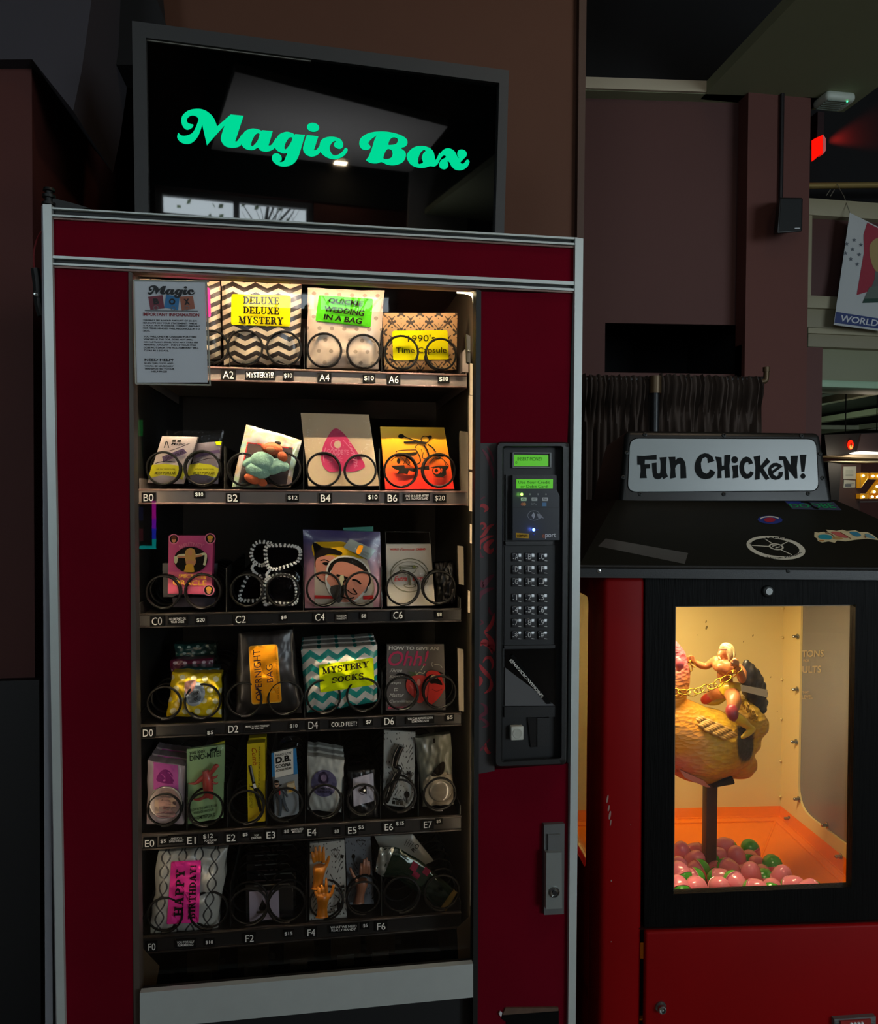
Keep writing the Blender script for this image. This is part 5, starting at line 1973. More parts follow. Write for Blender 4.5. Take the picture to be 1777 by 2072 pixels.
def ring(z, cx, cy, rx, ry, w):
    return ribbon([z(*p) for p in ell(cx, cy, rx, ry, 30)], w / z.k, True)


def disc(z, cx, cy, rx, ry=None, rot=0):
    return fill([[z(*p) for p in ell(cx, cy, rx, ry, 26, rot=rot)]])


def line(z, pts, w, n=4):
    q = z.l(pts)
    return ribbon(smooth(q, n, False) if n else q, w / z.k)


def tz(s, z, q, **k):
    return tx(s, z.l(q), **k)


def tzb(s, z, x0, y0, x1, y1, rise=0, **k):
    return tx(s, z.l([(x0, y0), (x1, y0 - rise), (x1, y1 - rise), (x0, y1)]), **k)


def rq(z, q, r=.12):
    return fill([rrect(z.l(q), r)])


P_ink = M('print black', '#17130f', .5)
P_yel = M('label yellow', '#f2e400', .45, coat=.2)
P_lime = M('label lime', '#d6e600', .45, coat=.2)
P_grn = M('label green', '#4fc41a', .45, coat=.2)
P_pnk = M('label pink', '#f0389a', .45, coat=.2)
P_org = M('label orange', '#f29a12', .7, spec=.2)
P_wht = M('print white', '#ded9cc', .5)
P_red = M('print red', '#c8302c', .5)
m_film = clear('clear bag film', gloss=.6, rough=.08, bump=.35, bscale=60)
m_clearbox = clear('clear case', gloss=1.0, rough=.03)


def film(o, f, quad, z, name='clear_bag', off=.004):
    """clear film in front of a package"""
    g_ = Face([z(*p) for p in quad], f.Y - off, lean=f.lean, bulge=.004, crease=.004, seed=random.random() * 9)
    mb = MB()
    mb.grid(lambda u, v: g_.P(u, v), 14, 16, m_film, uv=False)
    return mb.build(name, o, smooth=60)


# ---- row A
m_chA = pattern('chevron taupe', '#d8c4a4', '#2d2620', chevron(3.5, 8.5, .55, .5), .35, coat=.25)
o, f = goods('mystery_bag', za, [(655, 486), (1142, 500), (1145, 968), (660, 976)], m_chA, 'zigzag printed bag with a pink sticker half hidden behind the clear sign holder', 'bag', bulge=.018, crease=.004, seed=1)
prints(o, 'sticker', f, [(rq(za, [(800, 530), (1080, 536), (1088, 718), (800, 722)]), P_pnk)])
o, f = goods('mystery_bag', za, [(1148, 498), (1630, 520), (1622, 1004), (1163, 1002)], m_chA, 'black and cream zigzag bag with a yellow sticker in slot A2', 'bag', bulge=.02, crease=.004, seed=2)
s = prints(o, 'sticker', f, [(rq(za, [(1210, 577), (1565, 588), (1562, 772), (1206, 762)], .08), P_yel)])
prints(s, 'lettering', f, [(ts('DELUXE\nDELUXE\nMYSTERY', za.l([(1254, 592), (1526, 598), (1524, 762), (1252, 752)])), P_ink)], .0016)
m_dotb = pattern('beige dotted', '#dcc6ae', '#a9937c', dots(6, 7, .17), .3, coat=.4)
o, f = goods('wedding_bag', zb, [(8, 540), (468, 556), (432, 1027), (2, 1020)], m_dotb, 'beige dotted bag with a tilted green sticker in slot A4', 'bag', bulge=.022, crease=.004, seed=3)
s = prints(o, 'sticker', f, [(rq(zb, [(75, 584), (400, 606), (386, 777), (54, 738)], .06), P_grn)])
prints(s, 'lettering', f, [(tz('QUICKIE', zb, [(133, 600), (343, 622), (339, 657), (131, 632)], bold=.035, shear=.12), P_ink), (tz('WEDDING', zb, [(110, 648), (350, 675), (347, 712), (108, 680)], bold=.035, shear=.12), P_ink), (tz('IN A BAG', zb, [(104, 696), (337, 724), (333, 760), (102, 728)], bold=.035, shear=.12), P_ink)], .0016)
m_dam = pattern('kraft damask', '#b98e5c', '#33230f', damask(4, 3), .55)
o, f = goods('envelope', zb, [(455, 690), (906, 690), (899, 1031), (468, 1029)], m_dam, 'kraft envelope with black damask print and a yellow sticker in slot A6', 'envelope', thick=.02, bulge=.008)
prints(o, 'flap_fold', f, [(line(zb, [(458, 692), (560, 790), (680, 860), (800, 790), (903, 692)], 4), M('fold line', '#6b4d2a', .6))])
s = prints(o, 'sticker', f, [(rq(zb, [(515, 797), (846, 793), (854, 970), (520, 974)], .08), P_yel)], .0012)
prints(s, 'lettering', f, [(tzb("1990's", zb, 610, 824, 772, 864, 4), P_ink), (tzb('Time Capsule', zb, 538, 898, 840, 942, 2), P_ink)], .002)

# ---- row B
m_card = M('card pale pink', '#d8c4bc', .5)
m_cardd = M('card mauve grey', '#7d7075', .5)
m_dk = M('bag black', '#0e0d0e', .35, coat=.3)
for k, (qd, band, mm, lab) in enumerate((
        ([(302, 455), (622, 462), (488, 884), (172, 874)], [(212, 714), (330, 703), (440, 718), (522, 748), (490, 848), (400, 816), (300, 806), (178, 836)], m_card, 'tilted clear packet with pale doodled card and curved yellow band in slot B0'),
        ([(610, 520), (838, 500), (806, 884), (540, 872)], [(545, 712), (640, 698), (740, 712), (814, 746), (806, 838), (700, 806), (600, 798), (528, 818)], m_cardd, 'dim clear packet with grey card and yellow band behind the second B0 coil'))):
    o, f = goods('doodle_packet', z6, qd, mm, lab, 'packet', thick=.015, bulge=.006, Y=PY0 + .012 * k, group='doodled packets')
    x0 = qd[0][0]
    prints(o, 'drawing', f, [(line(z6, [(x0 + 20, 560), (x0 + 40, 500), (x0 + 60, 560)], 8), P_ink), (tz('Magic', z6, [(x0 + 85, 512), (x0 + 210, 516), (x0 + 200, 546), (x0 + 78, 542)], bold=.02, shear=.2), P_ink), (pg(z6, [(x0 + 95, 486), (x0 + 125, 486), (x0 + 122, 510), (x0 + 90, 508)]), M('print grey brown', '#4a4238', .5)), (pg(z6, [(x0 + 140, 488), (x0 + 172, 488), (x0 + 166, 512), (x0 + 135, 510)]), M('print grey brown', '#4a4238', .5)), (line(z6, [(x0 + 60, 590), (x0 + 150, 560), (x0 + 250, 520)], 5), P_ink), (pg(z6, [(x0, 640), (x0 + 190, 565), (x0 + 225, 605), (x0 + 10, 690)]), M('print violet', '#5d4a66', .5)), (tz('DOODLES', z6, [(x0 + 30, 646), (x0 + 190, 585), (x0 + 195, 606), (x0 + 36, 668)], bold=.01), P_ink), (line(z6, [(x0 - 60, 700), (x0 + 30, 680), (x0 + 120, 690)], 6), P_ink)] if k == 0 else [(line(z6, [(600, 640), (700, 610), (820, 590)], 30), M('print violet', '#5d4a66', .5)), (line(z6, [(580, 700), (700, 660), (820, 650)], 5), P_ink), (pg(z6, [(780, 505), (838, 502), (832, 536), (790, 536)]), P_lime)])
    s = prints(o, 'paper_band', f, [(pg(z6, band), M('band yellow', '#d8cf1c', .5))], .002)
    bx = min(p[0] for p in band)
    prints(s, 'lettering', f, [(tz('MOST POPULAR!', z6, [(bx + 60, 776), (bx + 250, 778), (bx + 250, 800), (bx + 56, 800)], bold=.01), P_ink), (tz('ask your doctor today', z6, [(bx + 75, 742), (bx + 240, 744), (bx + 240, 762), (bx + 72, 760)]), P_ink)], .003)
    film(o, f, [(qd[0][0] + 30, 400), (qd[1][0] + 20, 402), (qd[2][0] - 10, 915), (qd[3][0] - 25, 915)], z6)


def holo():
    m = M('holographic foil', '#b9c4c6', .22, metal=.35, coat=.4, bump=.3, bscale=30)
    nt = m.node_tree
    b = nt.nodes['Principled BSDF']
    tc = nt.nodes.new('ShaderNodeTexCoord')
    n = nt.nodes.new('ShaderNodeTexNoise')
    n.inputs['Scale'].default_value = 26
    r = nt.nodes.new('ShaderNodeValToRGB')
    e = r.color_ramp.elements
    e[0].position, e[0].color = .3, lin('#8fb9c8')
    e[1].position, e[1].color = .7, lin('#c9a6b4')
    for p_, c_ in ((.42, '#b6c9a0'), (.5, '#c8c0c0'), (.58, '#d8b98c')):
        k = e.new(p_)
        k.color = lin(c_)
    nt.links.new(tc.outputs['Object'], n.inputs['Vector'])
    nt.links.new(n.outputs['Fac'], r.inputs[0])
    nt.links.new(r.outputs[0], b.inputs['Base Color'])
    return m


m_holo = holo()
o, f = goods('doll_pouch', z6, [(1060, 350), (1556, 488), (1452, 917), (930, 918)], m_holo, 'shiny rainbow foil pouch holding an orange bear doll in slot B2', 'pouch', bulge=.012, crease=.004, seed=5)
prints(o, 'window', f, [(pg(z6, [(1068, 510), (1480, 560), (1420, 890), (985, 880)]), M('pouch window brown', '#3a2a22', .4)), (pg(z6, [(1068, 508), (1480, 560), (1480, 570), (1075, 520), (1040, 700), (1030, 690)]), P_red)])
m_bo, m_mint = M('bear orange plush', '#b5542a', .85, bump=.5, bscale=300), M('mint shaggy dress', '#8fb8a2', .9, bump=.9, bscale=160)
bd = empty('bear_doll', f.px(*z6(1230, 880), .012), 'orange bear doll in a shaggy mint dress inside the foil pouch', 'doll')


def blob(par, name, z, spots, m, Y):
    mb = MB()
    for (x, y, rx, ry, rot) in spots:
        c_ = at(*z(x, y), Y)
        k = (at(*z(x + 100, y), Y) - c_).length / 100
        mb.ball(c_, 1, m, 18, (rx * k, min(rx, ry) * k * .55, ry * k), Matrix.Rotation(R(rot), 3, 'Y'))
    return mb.build(name, par, smooth=80)


blob(bd, 'head', z6, [(1295, 570, 92, 62, 8), (1215, 545, 26, 24, 0)], m_bo, PY0 - .024)
blob(bd, 'ear', z6, [(1345, 515, 30, 16, 10)], M('ear dark felt', '#2a211c', .9), PY0 - .026)
blob(bd, 'muzzle', z6, [(1275, 575, 40, 26, 0)], M('muzzle tan', '#b97a4c', .8), PY0 - .036)
blob(bd, 'dress', z6, [(1210, 690, 120, 95, 20), (1170, 760, 120, 80, 10), (1310, 730, 110, 70, -20), (1390, 730, 60, 45, 0), (1080, 690, 60, 40, -30)], m_mint, PY0 - .026)
blob(bd, 'leg', z6, [(1110, 840, 75, 42, 25)], m_bo, PY0 - .028)
blob(bd, 'leg', z6, [(1200, 870, 50, 36, 25)], m_bo, PY0 - .026)
blob(bd, 'arm', z6, [(1385, 640, 42, 50, -40)], m_bo, PY0 - .028)
film(o, Face(f.q, PY0 - .032), [(1062, 352), (1552, 490), (1452, 915), (935, 916)], z6)
m_kr = M('kraft white', '#cdb48f', .55)
o, f = goods('planchette_print', z7, [(38, 247), (650, 262), (745, 902), (108, 904)], m_kr, 'pale art print of a pink heart shaped pointer in slot B4', 'print', thick=.006, lean=.015)
m_pl, m_pl2 = M('planchette pink', '#c8285c', .5), M('planchette pale pink', '#d97a92', .5)
prints(o, 'drawing', f, [(pg(z7, [(335, 390), (420, 425), (520, 560), (612, 705), (590, 750), (500, 776), (400, 768), (300, 776), (240, 725), (222, 640), (250, 520)], 4), m_pl), (ring(z7, 355, 530, 46, 44, 6), m_pl2), (disc(z7, 368, 530, 30, 34), m_kr), (line(z7, [(262, 560), (244, 640), (250, 692)], 7), m_pl2), (line(z7, [(420, 490), (520, 610), (545, 690), (520, 742)], 6), m_pl2), (tz('GOODBYE', z7, [(276, 570), (470, 580), (468, 622), (270, 622)], bold=.005), m_pl2)] + [(line(z7, [(345 + 26 * math.cos(R(a)), 668 + 20 * math.sin(R(a))), (345 + 70 * math.cos(R(a)), 668 + 50 * math.sin(R(a)))], 4, 0), m_pl2) for a in range(150, 400, 25)] + [(pg(z7, [(470 + 6 * k, 500 + 26 * k), (490 + 8 * k, 512 + 26 * k), (484 + 8 * k, 520 + 26 * k), (466 + 6 * k, 508 + 26 * k)]), m_pl2) for k in range(9)])
film(o, f, [(30, 243), (656, 262), (745, 905), (106, 908)], z7, 'clear_sleeve', .003)


def sunset():
    m = M('sunset print', '#f08a10', .4, coat=.3)
    nt = m.node_tree
    tc = nt.nodes.new('ShaderNodeTexCoord')
    sp = nt.nodes.new('ShaderNodeSeparateXYZ')
    r = nt.nodes.new('ShaderNodeValToRGB')
    e = r.color_ramp.elements
    e[0].position, e[0].color = .08, lin('#e0200c')
    e[1].position, e[1].color = .95, lin('#f4c400')
    for p_, c_ in ((.3, '#ef4a0c'), (.6, '#f58a08')):
        k = e.new(p_)
        k.color = lin(c_)
    nt.links.new(tc.outputs['UV'], sp.inputs[0])
    nt.links.new(sp.outputs[1], r.inputs[0])
    nt.links.new(r.outputs[0], nt.nodes['Principled BSDF'].inputs['Base Color'])
    return m


o, f = goods('scooter_print', z7, [(753, 370), (1328, 378), (1420, 931), (800, 932)], sunset(), 'yellow to red art print of a black motor scooter in slot B6', 'print', thick=.012, lean=.012)
prints(o, 'drawing', f, [
    (disc(z7, 942, 456, 28, 20), P_ink), (line(z7, [(965, 458), (1060, 492), (1120, 505)], 10), P_ink), (line(z7, [(965, 512), (1050, 508), (1090, 505), (1170, 518)], 18), P_ink), (ring(z7, 1157, 485, 36, 30, 7), P_ink), (disc(z7, 1200, 464, 18, 16), P_ink), (pg(z7, [(1085, 500), (1170, 508), (1168, 528), (1080, 518)]), P_ink),
    (line(z7, [(1092, 530), (1074, 545), (1070, 562)], 8), P_ink), (line(z7, [(1145, 535), (1175, 580), (1195, 640)], 12), P_ink), (line(z7, [(1182, 530), (1225, 560), (1252, 600)], 12), P_ink), (line(z7, [(1120, 570), (1130, 600)], 5), P_ink),
    (line(z7, [(895, 604), (910, 588), (1000, 580), (1075, 578)], 7), P_ink), (pg(z7, [(900, 610), (1000, 605), (1082, 600), (1070, 628), (1000, 632), (920, 628)], 3), P_ink), (line(z7, [(1075, 580), (1108, 640), (1112, 690), (1070, 712)], 10), P_ink), (line(z7, [(850, 680), (880, 650), (930, 640), (970, 680), (960, 710)], 6), P_ink), (disc(z7, 918, 680, 16, 24), P_ink), (line(z7, [(990, 660), (1020, 690), (1000, 716)], 6), P_ink), (line(z7, [(990, 640), (985, 690), (1020, 720)], 6), P_ink),
    (pg(z7, [(848, 722), (970, 716), (975, 742), (1060, 745), (1190, 720), (1195, 760), (1090, 752), (1060, 778), (1010, 765), (1000, 800), (960, 790), (905, 796), (920, 765), (880, 750)]), P_ink), (line(z7, [(1140, 600), (1135, 650), (1160, 660)], 7), P_ink), (line(z7, [(1195, 700), (1240, 655), (1310, 660), (1368, 720)], 7), P_ink), (line(z7, [(1230, 620), (1280, 640), (1292, 656), (1250, 652)], 12), P_ink), (line(z7, [(1330, 680), (1345, 720)], 6), P_ink),
    (pg(z7, [(1205, 735), (1290, 720), (1370, 722), (1365, 742), (1345, 760), (1348, 800), (1310, 828), (1260, 822), (1225, 790), (1262, 800), (1308, 780), (1312, 750), (1280, 735), (1240, 745)]), P_ink), (ring(z7, 1262, 765, 38, 36, 9), P_ink), (disc(z7, 1258, 765, 16, 16), P_ink), (line(z7, [(1240, 822), (1330, 826)], 6, 0), P_ink)], .0008)

# ---- row C
m_mag = M('card magenta', '#b8386c', .4, coat=.3)
o, f = goods('oracle_deck', z8, [(362, 194), (762, 196), (746, 722), (354, 716)], m_mag, 'pink card deck with a dancer picture in slot C0', 'card deck', thick=.03, lean=.01)
P_ros, P_gold, P_skin, P_crm = M('print rose', '#d0708a', .5), M('print gold', '#d49a34', .5), M('print skin', '#c08058', .5), M('print cream', '#d8cfa0', .5)
sh = [(pg(z8, [(356, 520), (752, 520), (746, 722), (354, 716)]), M('card rose', '#c8506c', .4))]
for cx, cy, r_ in ((408, 226, 47), (734, 222, 50), (722, 684, 52)):
    sh += [(disc(z8, cx, cy, r_, r_), P_ros), (disc(z8, cx, cy, r_ - 10, r_ - 10), P_ink), (disc(z8, cx, cy + 8, r_ * .4, r_ * .5), P_skin), (disc(z8, cx, cy - 12, r_ * .5, r_ * .35), P_gold if cx > 500 else M('print brown', '#5a3020', .5))]
sh += [(disc(z8, 560, 412, 152, 118), P_ink), (tz('BRI', z8, [(450, 280), (545, 252), (548, 286), (460, 312)], bold=.02), P_ros), (tz('TNEY', z8, [(548, 250), (682, 272), (672, 302), (548, 284)], bold=.02), P_ros),
       (line(z8, [(420, 380), (425, 440), (445, 380), (520, 370), (620, 372), (690, 360), (690, 420), (680, 460)], 22), P_crm), (line(z8, [(440, 385), (520, 385), (555, 372), (600, 380), (660, 372)], 18), P_skin), (pg(z8, [(520, 400), (600, 400), (595, 460), (525, 460)], 3), P_skin), (pg(z8, [(510, 340), (545, 308), (590, 318), (604, 370), (596, 420), (570, 420), (540, 415), (512, 420)], 4), M('print blond', '#b98a4a', .5)), (disc(z8, 555, 348, 18, 26), P_skin), (pg(z8, [(505, 500), (520, 455), (575, 452), (590, 500), (585, 522), (500, 520)], 3), P_gold),
       (tz('SPECTACLE', z8, [(450, 540), (700, 546), (698, 580), (446, 574)], bold=.015, shear=.1), P_gold), (tz('ORACLE', z8, [(400, 592), (704, 596), (700, 644), (398, 640)], bold=.02), P_gold), (tz('a 44-card companion to\nbring your throwback', z8, [(456, 650), (660, 654), (656, 694), (454, 690)]), P_ros)]
prints(o, 'printing', f, sh)
mb = MB()
mb.slab(z8.l([(305, 444), (792, 446), (788, 744), (312, 748)]), PY0 + .045, .02, M('deck box grey', '#4c4a50', .4))
mb.build('box_back', o)
mb = MB()
mb.slab(z8.l([(395, 752), (780, 752), (770, 836), (400, 838)]), PY0 - .0, .04, M('deck stand dark', '#1c1620', .4))
mb.build('box_foot', o)
m_stone = M('rhinestone', '#f6f6f2', .12, metal=.15, spec=1.0)
m_lens = M('sunglass lens black', '#070708', .05, coat=.6)
for k, (up, lo, lab, yo) in enumerate((
        ([(1240, 300), (1330, 284), (1440, 286), (1515, 300), (1545, 345), (1520, 425), (1430, 465), (1330, 495), (1262, 480), (1238, 400)], [(1232, 610), (1275, 570), (1370, 548), (1470, 570), (1505, 640), (1512, 730), (1495, 800), (1400, 808), (1290, 800), (1230, 810), (1225, 720)], 'black sunglasses with white rhinestone rims hanging upright in slot C2', 0),
        ([(1150, 262), (1250, 258), (1300, 300), (1250, 420), (1200, 460), (1130, 430), (1105, 350)], [(1090, 545), (1180, 560), (1200, 640), (1190, 760), (1080, 778), (1000, 760), (1030, 650)], 'second pair of rhinestone sunglasses tucked behind the front pair', .02))):
    sgl = empty('sunglasses', at(*z8(1370, 810), PY0 + yo), lab, 'sunglasses', 'rhinestone sunglasses')
    for lp in (up, lo):
        pts = smooth(z8.l(lp), 5)
        mb = MB()
        mb.prism([at(x, y, PY0 + yo) for x, y in pts], V((0, .003, 0)), m_lens)
        mb.build('lens', sgl)
        mb = MB()
        P = [at(x, y, PY0 + yo - .001) for x, y in pts]
        mb.tube(P, .0042, M('sunglass frame black', '#111111', .3), 6, True)
        fr_ = mb.build('rim', sgl)
        mb = MB()
        for row, (r_, off) in enumerate(((.0027, -.0015), (.0024, .0026))):
            q = smooth(z8.l(lp), 3)
            cx_ = sum(p[0] for p in q) / len(q)
            cy_ = sum(p[1] for p in q) / len(q)
            for (x, y) in q:
                kk = 1 + (off * 900) / max(math.hypot(x - cx_, y - cy_), 1)
                mb.ball(at(cx_ + (x - cx_) * kk, cy_ + (y - cy_) * kk, PY0 + yo - .005), r_, m_stone, 6)
        mb.build('rhinestone', fr_, smooth=0)
    mb = MB()
    br = z8.l([(up[-2][0] + 30, up[-2][1]), (up[-2][0] - 20, (up[-2][1] + lo[0][1]) / 2), (lo[1][0] - 10, lo[1][1])])
    mb.tube([at(x, y, PY0 + yo - .002) for x, y in smooth(br, 4, False)], .003, m_stone, 6)
    mb.build('bridge', sgl)
    if k == 0:
        mb = MB()
        g_ = Face(z8.l([(1180, 500), (1530, 500), (1560, 860), (1190, 850)]), PY0 - .01, bulge=.006, crease=.006, seed=4)
        mb.grid(lambda u, v: g_.P(u, v), 12, 12, m_film, uv=False)
        mb.build('clear_bag', sgl, smooth=60)


def pouchgrad():
    m = M('pouch violet to pink', '#5a4a80', .3, coat=.4)
    nt = m.node_tree
    tc = nt.nodes.new('ShaderNodeTexCoord')
    sp = nt.nodes.new('ShaderNodeSeparateXYZ')
    r = nt.nodes.new('ShaderNodeValToRGB')
    e = r.color_ramp.elements
    e[0].position, e[0].color = .15, lin('#c88e90')
    e[1].position, e[1].color = .85, lin('#3f3a6a')
    nt.links.new(tc.outputs['UV'], sp.inputs[0])
    nt.links.new(sp.outputs[1], r.inputs[0])
    nt.links.new(r.outputs[0], nt.nodes['Principled BSDF'].inputs['Base Color'])
    return m


o, f = goods('print_pouch', z9, [(58, 140), (752, 162), (772, 838), (76, 846)], pouchgrad(), 'violet to pink pouch with a pop art couple picture in slot C4', 'pouch', bulge=.012)
P_peach, P_yhair = M('print peach', '#d08a70', .45), M('print yellow hair', '#d8a818', .45)
sh = [(pg(z9, [(160, 250), (430, 252), (520, 330), (640, 420), (700, 640), (690, 840), (165, 830), (160, 500)], 0), M('print cream panel', '#c8b8a0', .45)),
      (pg(z9, [(150, 262), (300, 250), (430, 252), (545, 320), (640, 400), (400, 390), (200, 400), (150, 360)], 3), P_yhair), (pg(z9, [(148, 262), (190, 268), (240, 300), (330, 310), (410, 345), (390, 372), (300, 360), (240, 380), (190, 400), (190, 470), (165, 470), (160, 350)], 3), P_ink), (pg(z9, [(172, 430), (215, 385), (340, 378), (330, 470), (262, 560), (262, 606), (190, 570)], 3), P_peach), (line(z9, [(215, 420), (255, 412), (296, 430)], 9), P_ink), (pg(z9, [(232, 440), (270, 432), (302, 448), (262, 462)], 3), P_ink), (line(z9, [(236, 548), (262, 552)], 8, 0), P_red), (line(z9, [(180, 560), (220, 600), (270, 625)], 9), P_ink),
      (pg(z9, [(165, 730), (330, 735), (330, 762), (165, 760)]), P_red), (pg(z9, [(600, 735), (692, 730), (692, 765), (600, 768)]), P_red),
      (pg(z9, [(268, 500), (300, 430), (390, 378), (520, 385), (630, 460), (672, 560), (650, 660), (610, 720), (520, 790), (400, 800), (310, 730), (262, 620)], 4), P_wht), (pg(z9, [(280, 520), (310, 440), (400, 392), (520, 402), (620, 470), (670, 590), (640, 650), (560, 560), (330, 500), (300, 560)], 4), P_ink), (pg(z9, [(310, 520), (350, 445), (430, 430), (560, 480), (650, 560), (640, 640), (600, 700), (510, 780), (400, 790), (340, 720), (300, 640), (272, 590)], 4), P_peach),
      (pg(z9, [(310, 650), (440, 640), (440, 670), (420, 750), (380, 800), (320, 740)], 3), M('print charcoal', '#45423c', .45)), (line(z9, [(360, 550), (420, 565), (460, 580)], 22), P_ink), (line(z9, [(500, 590), (545, 600), (580, 630)], 18), P_ink), (pg(z9, [(390, 560), (425, 555), (420, 630), (395, 640)], 3), P_crm), (line(z9, [(420, 620), (440, 590), (450, 640)], 10), P_ink), (line(z9, [(410, 688), (450, 680), (500, 716), (545, 722)], 8), P_ink), (line(z9, [(510, 670), (545, 720)], 12, 0), P_ink), (line(z9, [(400, 740), (470, 760), (520, 750)], 12), P_ink), (line(z9, [(640, 650), (630, 690), (612, 708)], 8), P_ink)]
prints(o, 'printing', f, sh, fine=7)
s = prints(o, 'sticker', f, [(pg(z9, [(482, 222), (715, 325), (650, 415), (420, 300)]), M('holographic sticker', '#7d8a8a', .25, metal=.5)), (pg(z9, [(560, 285), (600, 290), (570, 360), (535, 345)], 3), P_org), (tz('LIMITED\nEDITION', z9, [(600, 330), (660, 358), (630, 388), (580, 362)]), P_ink)], .006)
film(o, f, [(62, 145), (750, 165), (772, 836), (78, 843)], z9, 'gloss_film', .013)
o2, f2 = goods('pouch', z9, [(420, 125), (690, 112), (694, 300), (420, 300)], M('pouch teal', '#3f8a78', .4, coat=.3), 'teal pouch standing behind the pop art pouch', 'pouch', Y=PY0 + .045, thick=.015)
o, f = goods('joke_card', z9, [(805, 270), (1206, 268), (1246, 822), (818, 829)], M('card cream', '#ddd0ba', .4, coat=.2), 'cream card pack with red lettering and a drawn cocktail glass in slot C6', 'pack', thick=.02, lean=.008)
g1 = M('print olive line', '#7a7458', .5)
sh = [(tz('WORLD', z9, [(842, 310), (922, 308), (922, 326), (842, 328)], bold=.02), P_red), (tz('Famous', z9, [(932, 306), (1062, 304), (1062, 328), (932, 330)], shear=.35), P_red), (tz('CASINO', z9, [(1076, 308), (1160, 306), (1160, 325), (1076, 327)], bold=.04), P_red), (ring(z9, 1018, 550, 172, 148, 7), g1), (ring(z9, 1012, 566, 158, 138, 4), g1), (line(z9, [(925, 480), (975, 540), (1010, 548), (1065, 520), (1095, 470), (925, 480)], 6, 0), g1), (ring(z9, 1010, 478, 86, 14, 6), g1), (line(z9, [(1012, 545), (1020, 600), (1020, 640)], 16, 0), g1), (ring(z9, 1020, 645, 52, 16, 7), g1), (disc(z9, 1060, 474, 16, 14), M('print olive', '#8a8a4a', .5)),
      (tz('Extra', z9, [(880, 560), (992, 556), (992, 602), (880, 606)], shear=.3, bold=.012), P_red), (tz('Dirty', z9, [(1042, 562), (1152, 558), (1152, 604), (1042, 608)], shear=.3, bold=.012), P_red)]
prints(o, 'printing', f, sh)
mb = MB()
mb.slab(z9.l([(798, 160), (1196, 160), (1206, 270), (804, 272)]), PY0 + .006, .0006, m_clearbox)
for q in ([(798, 160), (1196, 160), (1196, 163), (798, 163)], [(798, 160), (801, 160), (807, 270), (804, 270)], [(1193, 160), (1196, 160), (1206, 270), (1203, 270)]):
    mb.slab(z9.l(q), PY0 + .005, .002, M('clear edge', '#6a6a64', .2))
mb.build('hang_tab', o)
film(o, f, [(806, 420), (1212, 420), (1245, 820), (820, 826)], z9, 'clear_wrap')
o, f = goods('black_pouch', z9, [(1240, 440), (1420, 430), (1450, 800), (1255, 815)], m_dk, 'plain black pouch beside the cocktail card behind the last C coil', 'pouch', Y=PY0 + .02, bulge=.01, crease=.006, seed=8)

# ---- row D
m_ydot = pattern('yellow dotted', '#d8b80e', '#e6dca8', dots(4.5, 4, .26), .25, coat=.5)
m_mdot = pattern('maroon dotted', '#5a1430', '#b8a0a8', dots(4.5, 5, .22), .3, coat=.4)
m_tdot = pattern('teal dotted', '#12403c', '#9ab0a8', dots(4.5, 5, .2), .3, coat=.4)
o, f = goods('dotted_bag', z10, [(392, 438), (838, 462), (834, 852), (344, 842)], m_ydot, 'yellow polka dot bag with a round grey sticker in slot D0', 'bag', bulge=.02, crease=.008, seed=11, group='polka dot bags')
s = prints(o, 'sticker', f, [(disc(z10, 595, 640, 92, 112, 15), M('sticker grey blue', '#8d98a2', .4, coat=.4)), (pg(z10, [(505, 540), (560, 520), (610, 525), (575, 620), (520, 640)], 3), M('sticker blush', '#c08a80', .4)), (pg(z10, [(535, 660), (600, 600), (640, 620), (650, 690), (600, 720), (550, 720)], 3), M('sticker slate tone', '#5c646c', .4)), (tz('TAKE HOME\nA FRIEND', z10, [(560, 650), (632, 600), (632, 690), (570, 716)], bold=.02), P_ink)], .0012)
o, f = goods('dotted_bag', z10, [(380, 335), (762, 318), (770, 640), (390, 640)], m_mdot, 'maroon polka dot bag just behind the yellow dotted bag', 'bag', bulge=.012, crease=.005, seed=12, Y=PY0 + .085, group='polka dot bags')
o, f = goods('dotted_bag', z10, [(455, 405), (815, 400), (815, 640), (450, 640)], m_tdot, 'teal polka dot bag peeking over the yellow dotted bag', 'bag', bulge=.012, crease=.005, seed=13, Y=PY0 + .045, group='polka dot bags')
o, f = goods('dotted_bag', z10, [(415, 190), (790, 180), (800, 480), (425, 480)], m_tdot, 'dark teal polka dot bag furthest back in slot D0', 'bag', bulge=.012, crease=.005, seed=14, Y=PY0 + .15, group='polka dot bags')
m_blk = M('matte black bag', '#1e1a18', .38, coat=.25, bump=.3, bscale=40)
o, f = goods('overnight_bag', z10, [(985, 95), (1478, 62), (1562, 812), (968, 826)], m_blk, 'black plastic bag with an upright orange sticker in slot D2', 'bag', bulge=.022, crease=.004, seed=15)
s = prints(o, 'sticker', f, [(rq(z10, [(1080, 210), (1338, 192), (1380, 714), (1108, 737)], .1), M('sticker orange edge', '#e8b04a', .45)), (rq(z10, [(1086, 216), (1332, 199), (1373, 707), (1113, 729)], .1), P_org)], .0012)
prints(s, 'lettering', f, [(tx('OVERNIGHT', z10.l([(1148, 704), (1118, 246), (1186, 238), (1206, 698)])), M('print plum', '#2b1430', .5)), (tx('BAG', z10.l([(1246, 540), (1234, 382), (1294, 372), (1302, 532)])), M('print plum', '#2b1430', .5)), (tx('FOR ADULT SLEEPOVERS/OTHER ACTIVITIES', z10.l([(1344, 690), (1316, 222), (1328, 220), (1358, 688)])), M('print brown thin', '#6a3a10', .5))], .002)
m_sock = pattern('chevron teal', '#d6cfc2', '#1f8f84', chevron(4.2, 4.6, .5, .5), .3, coat=.35)
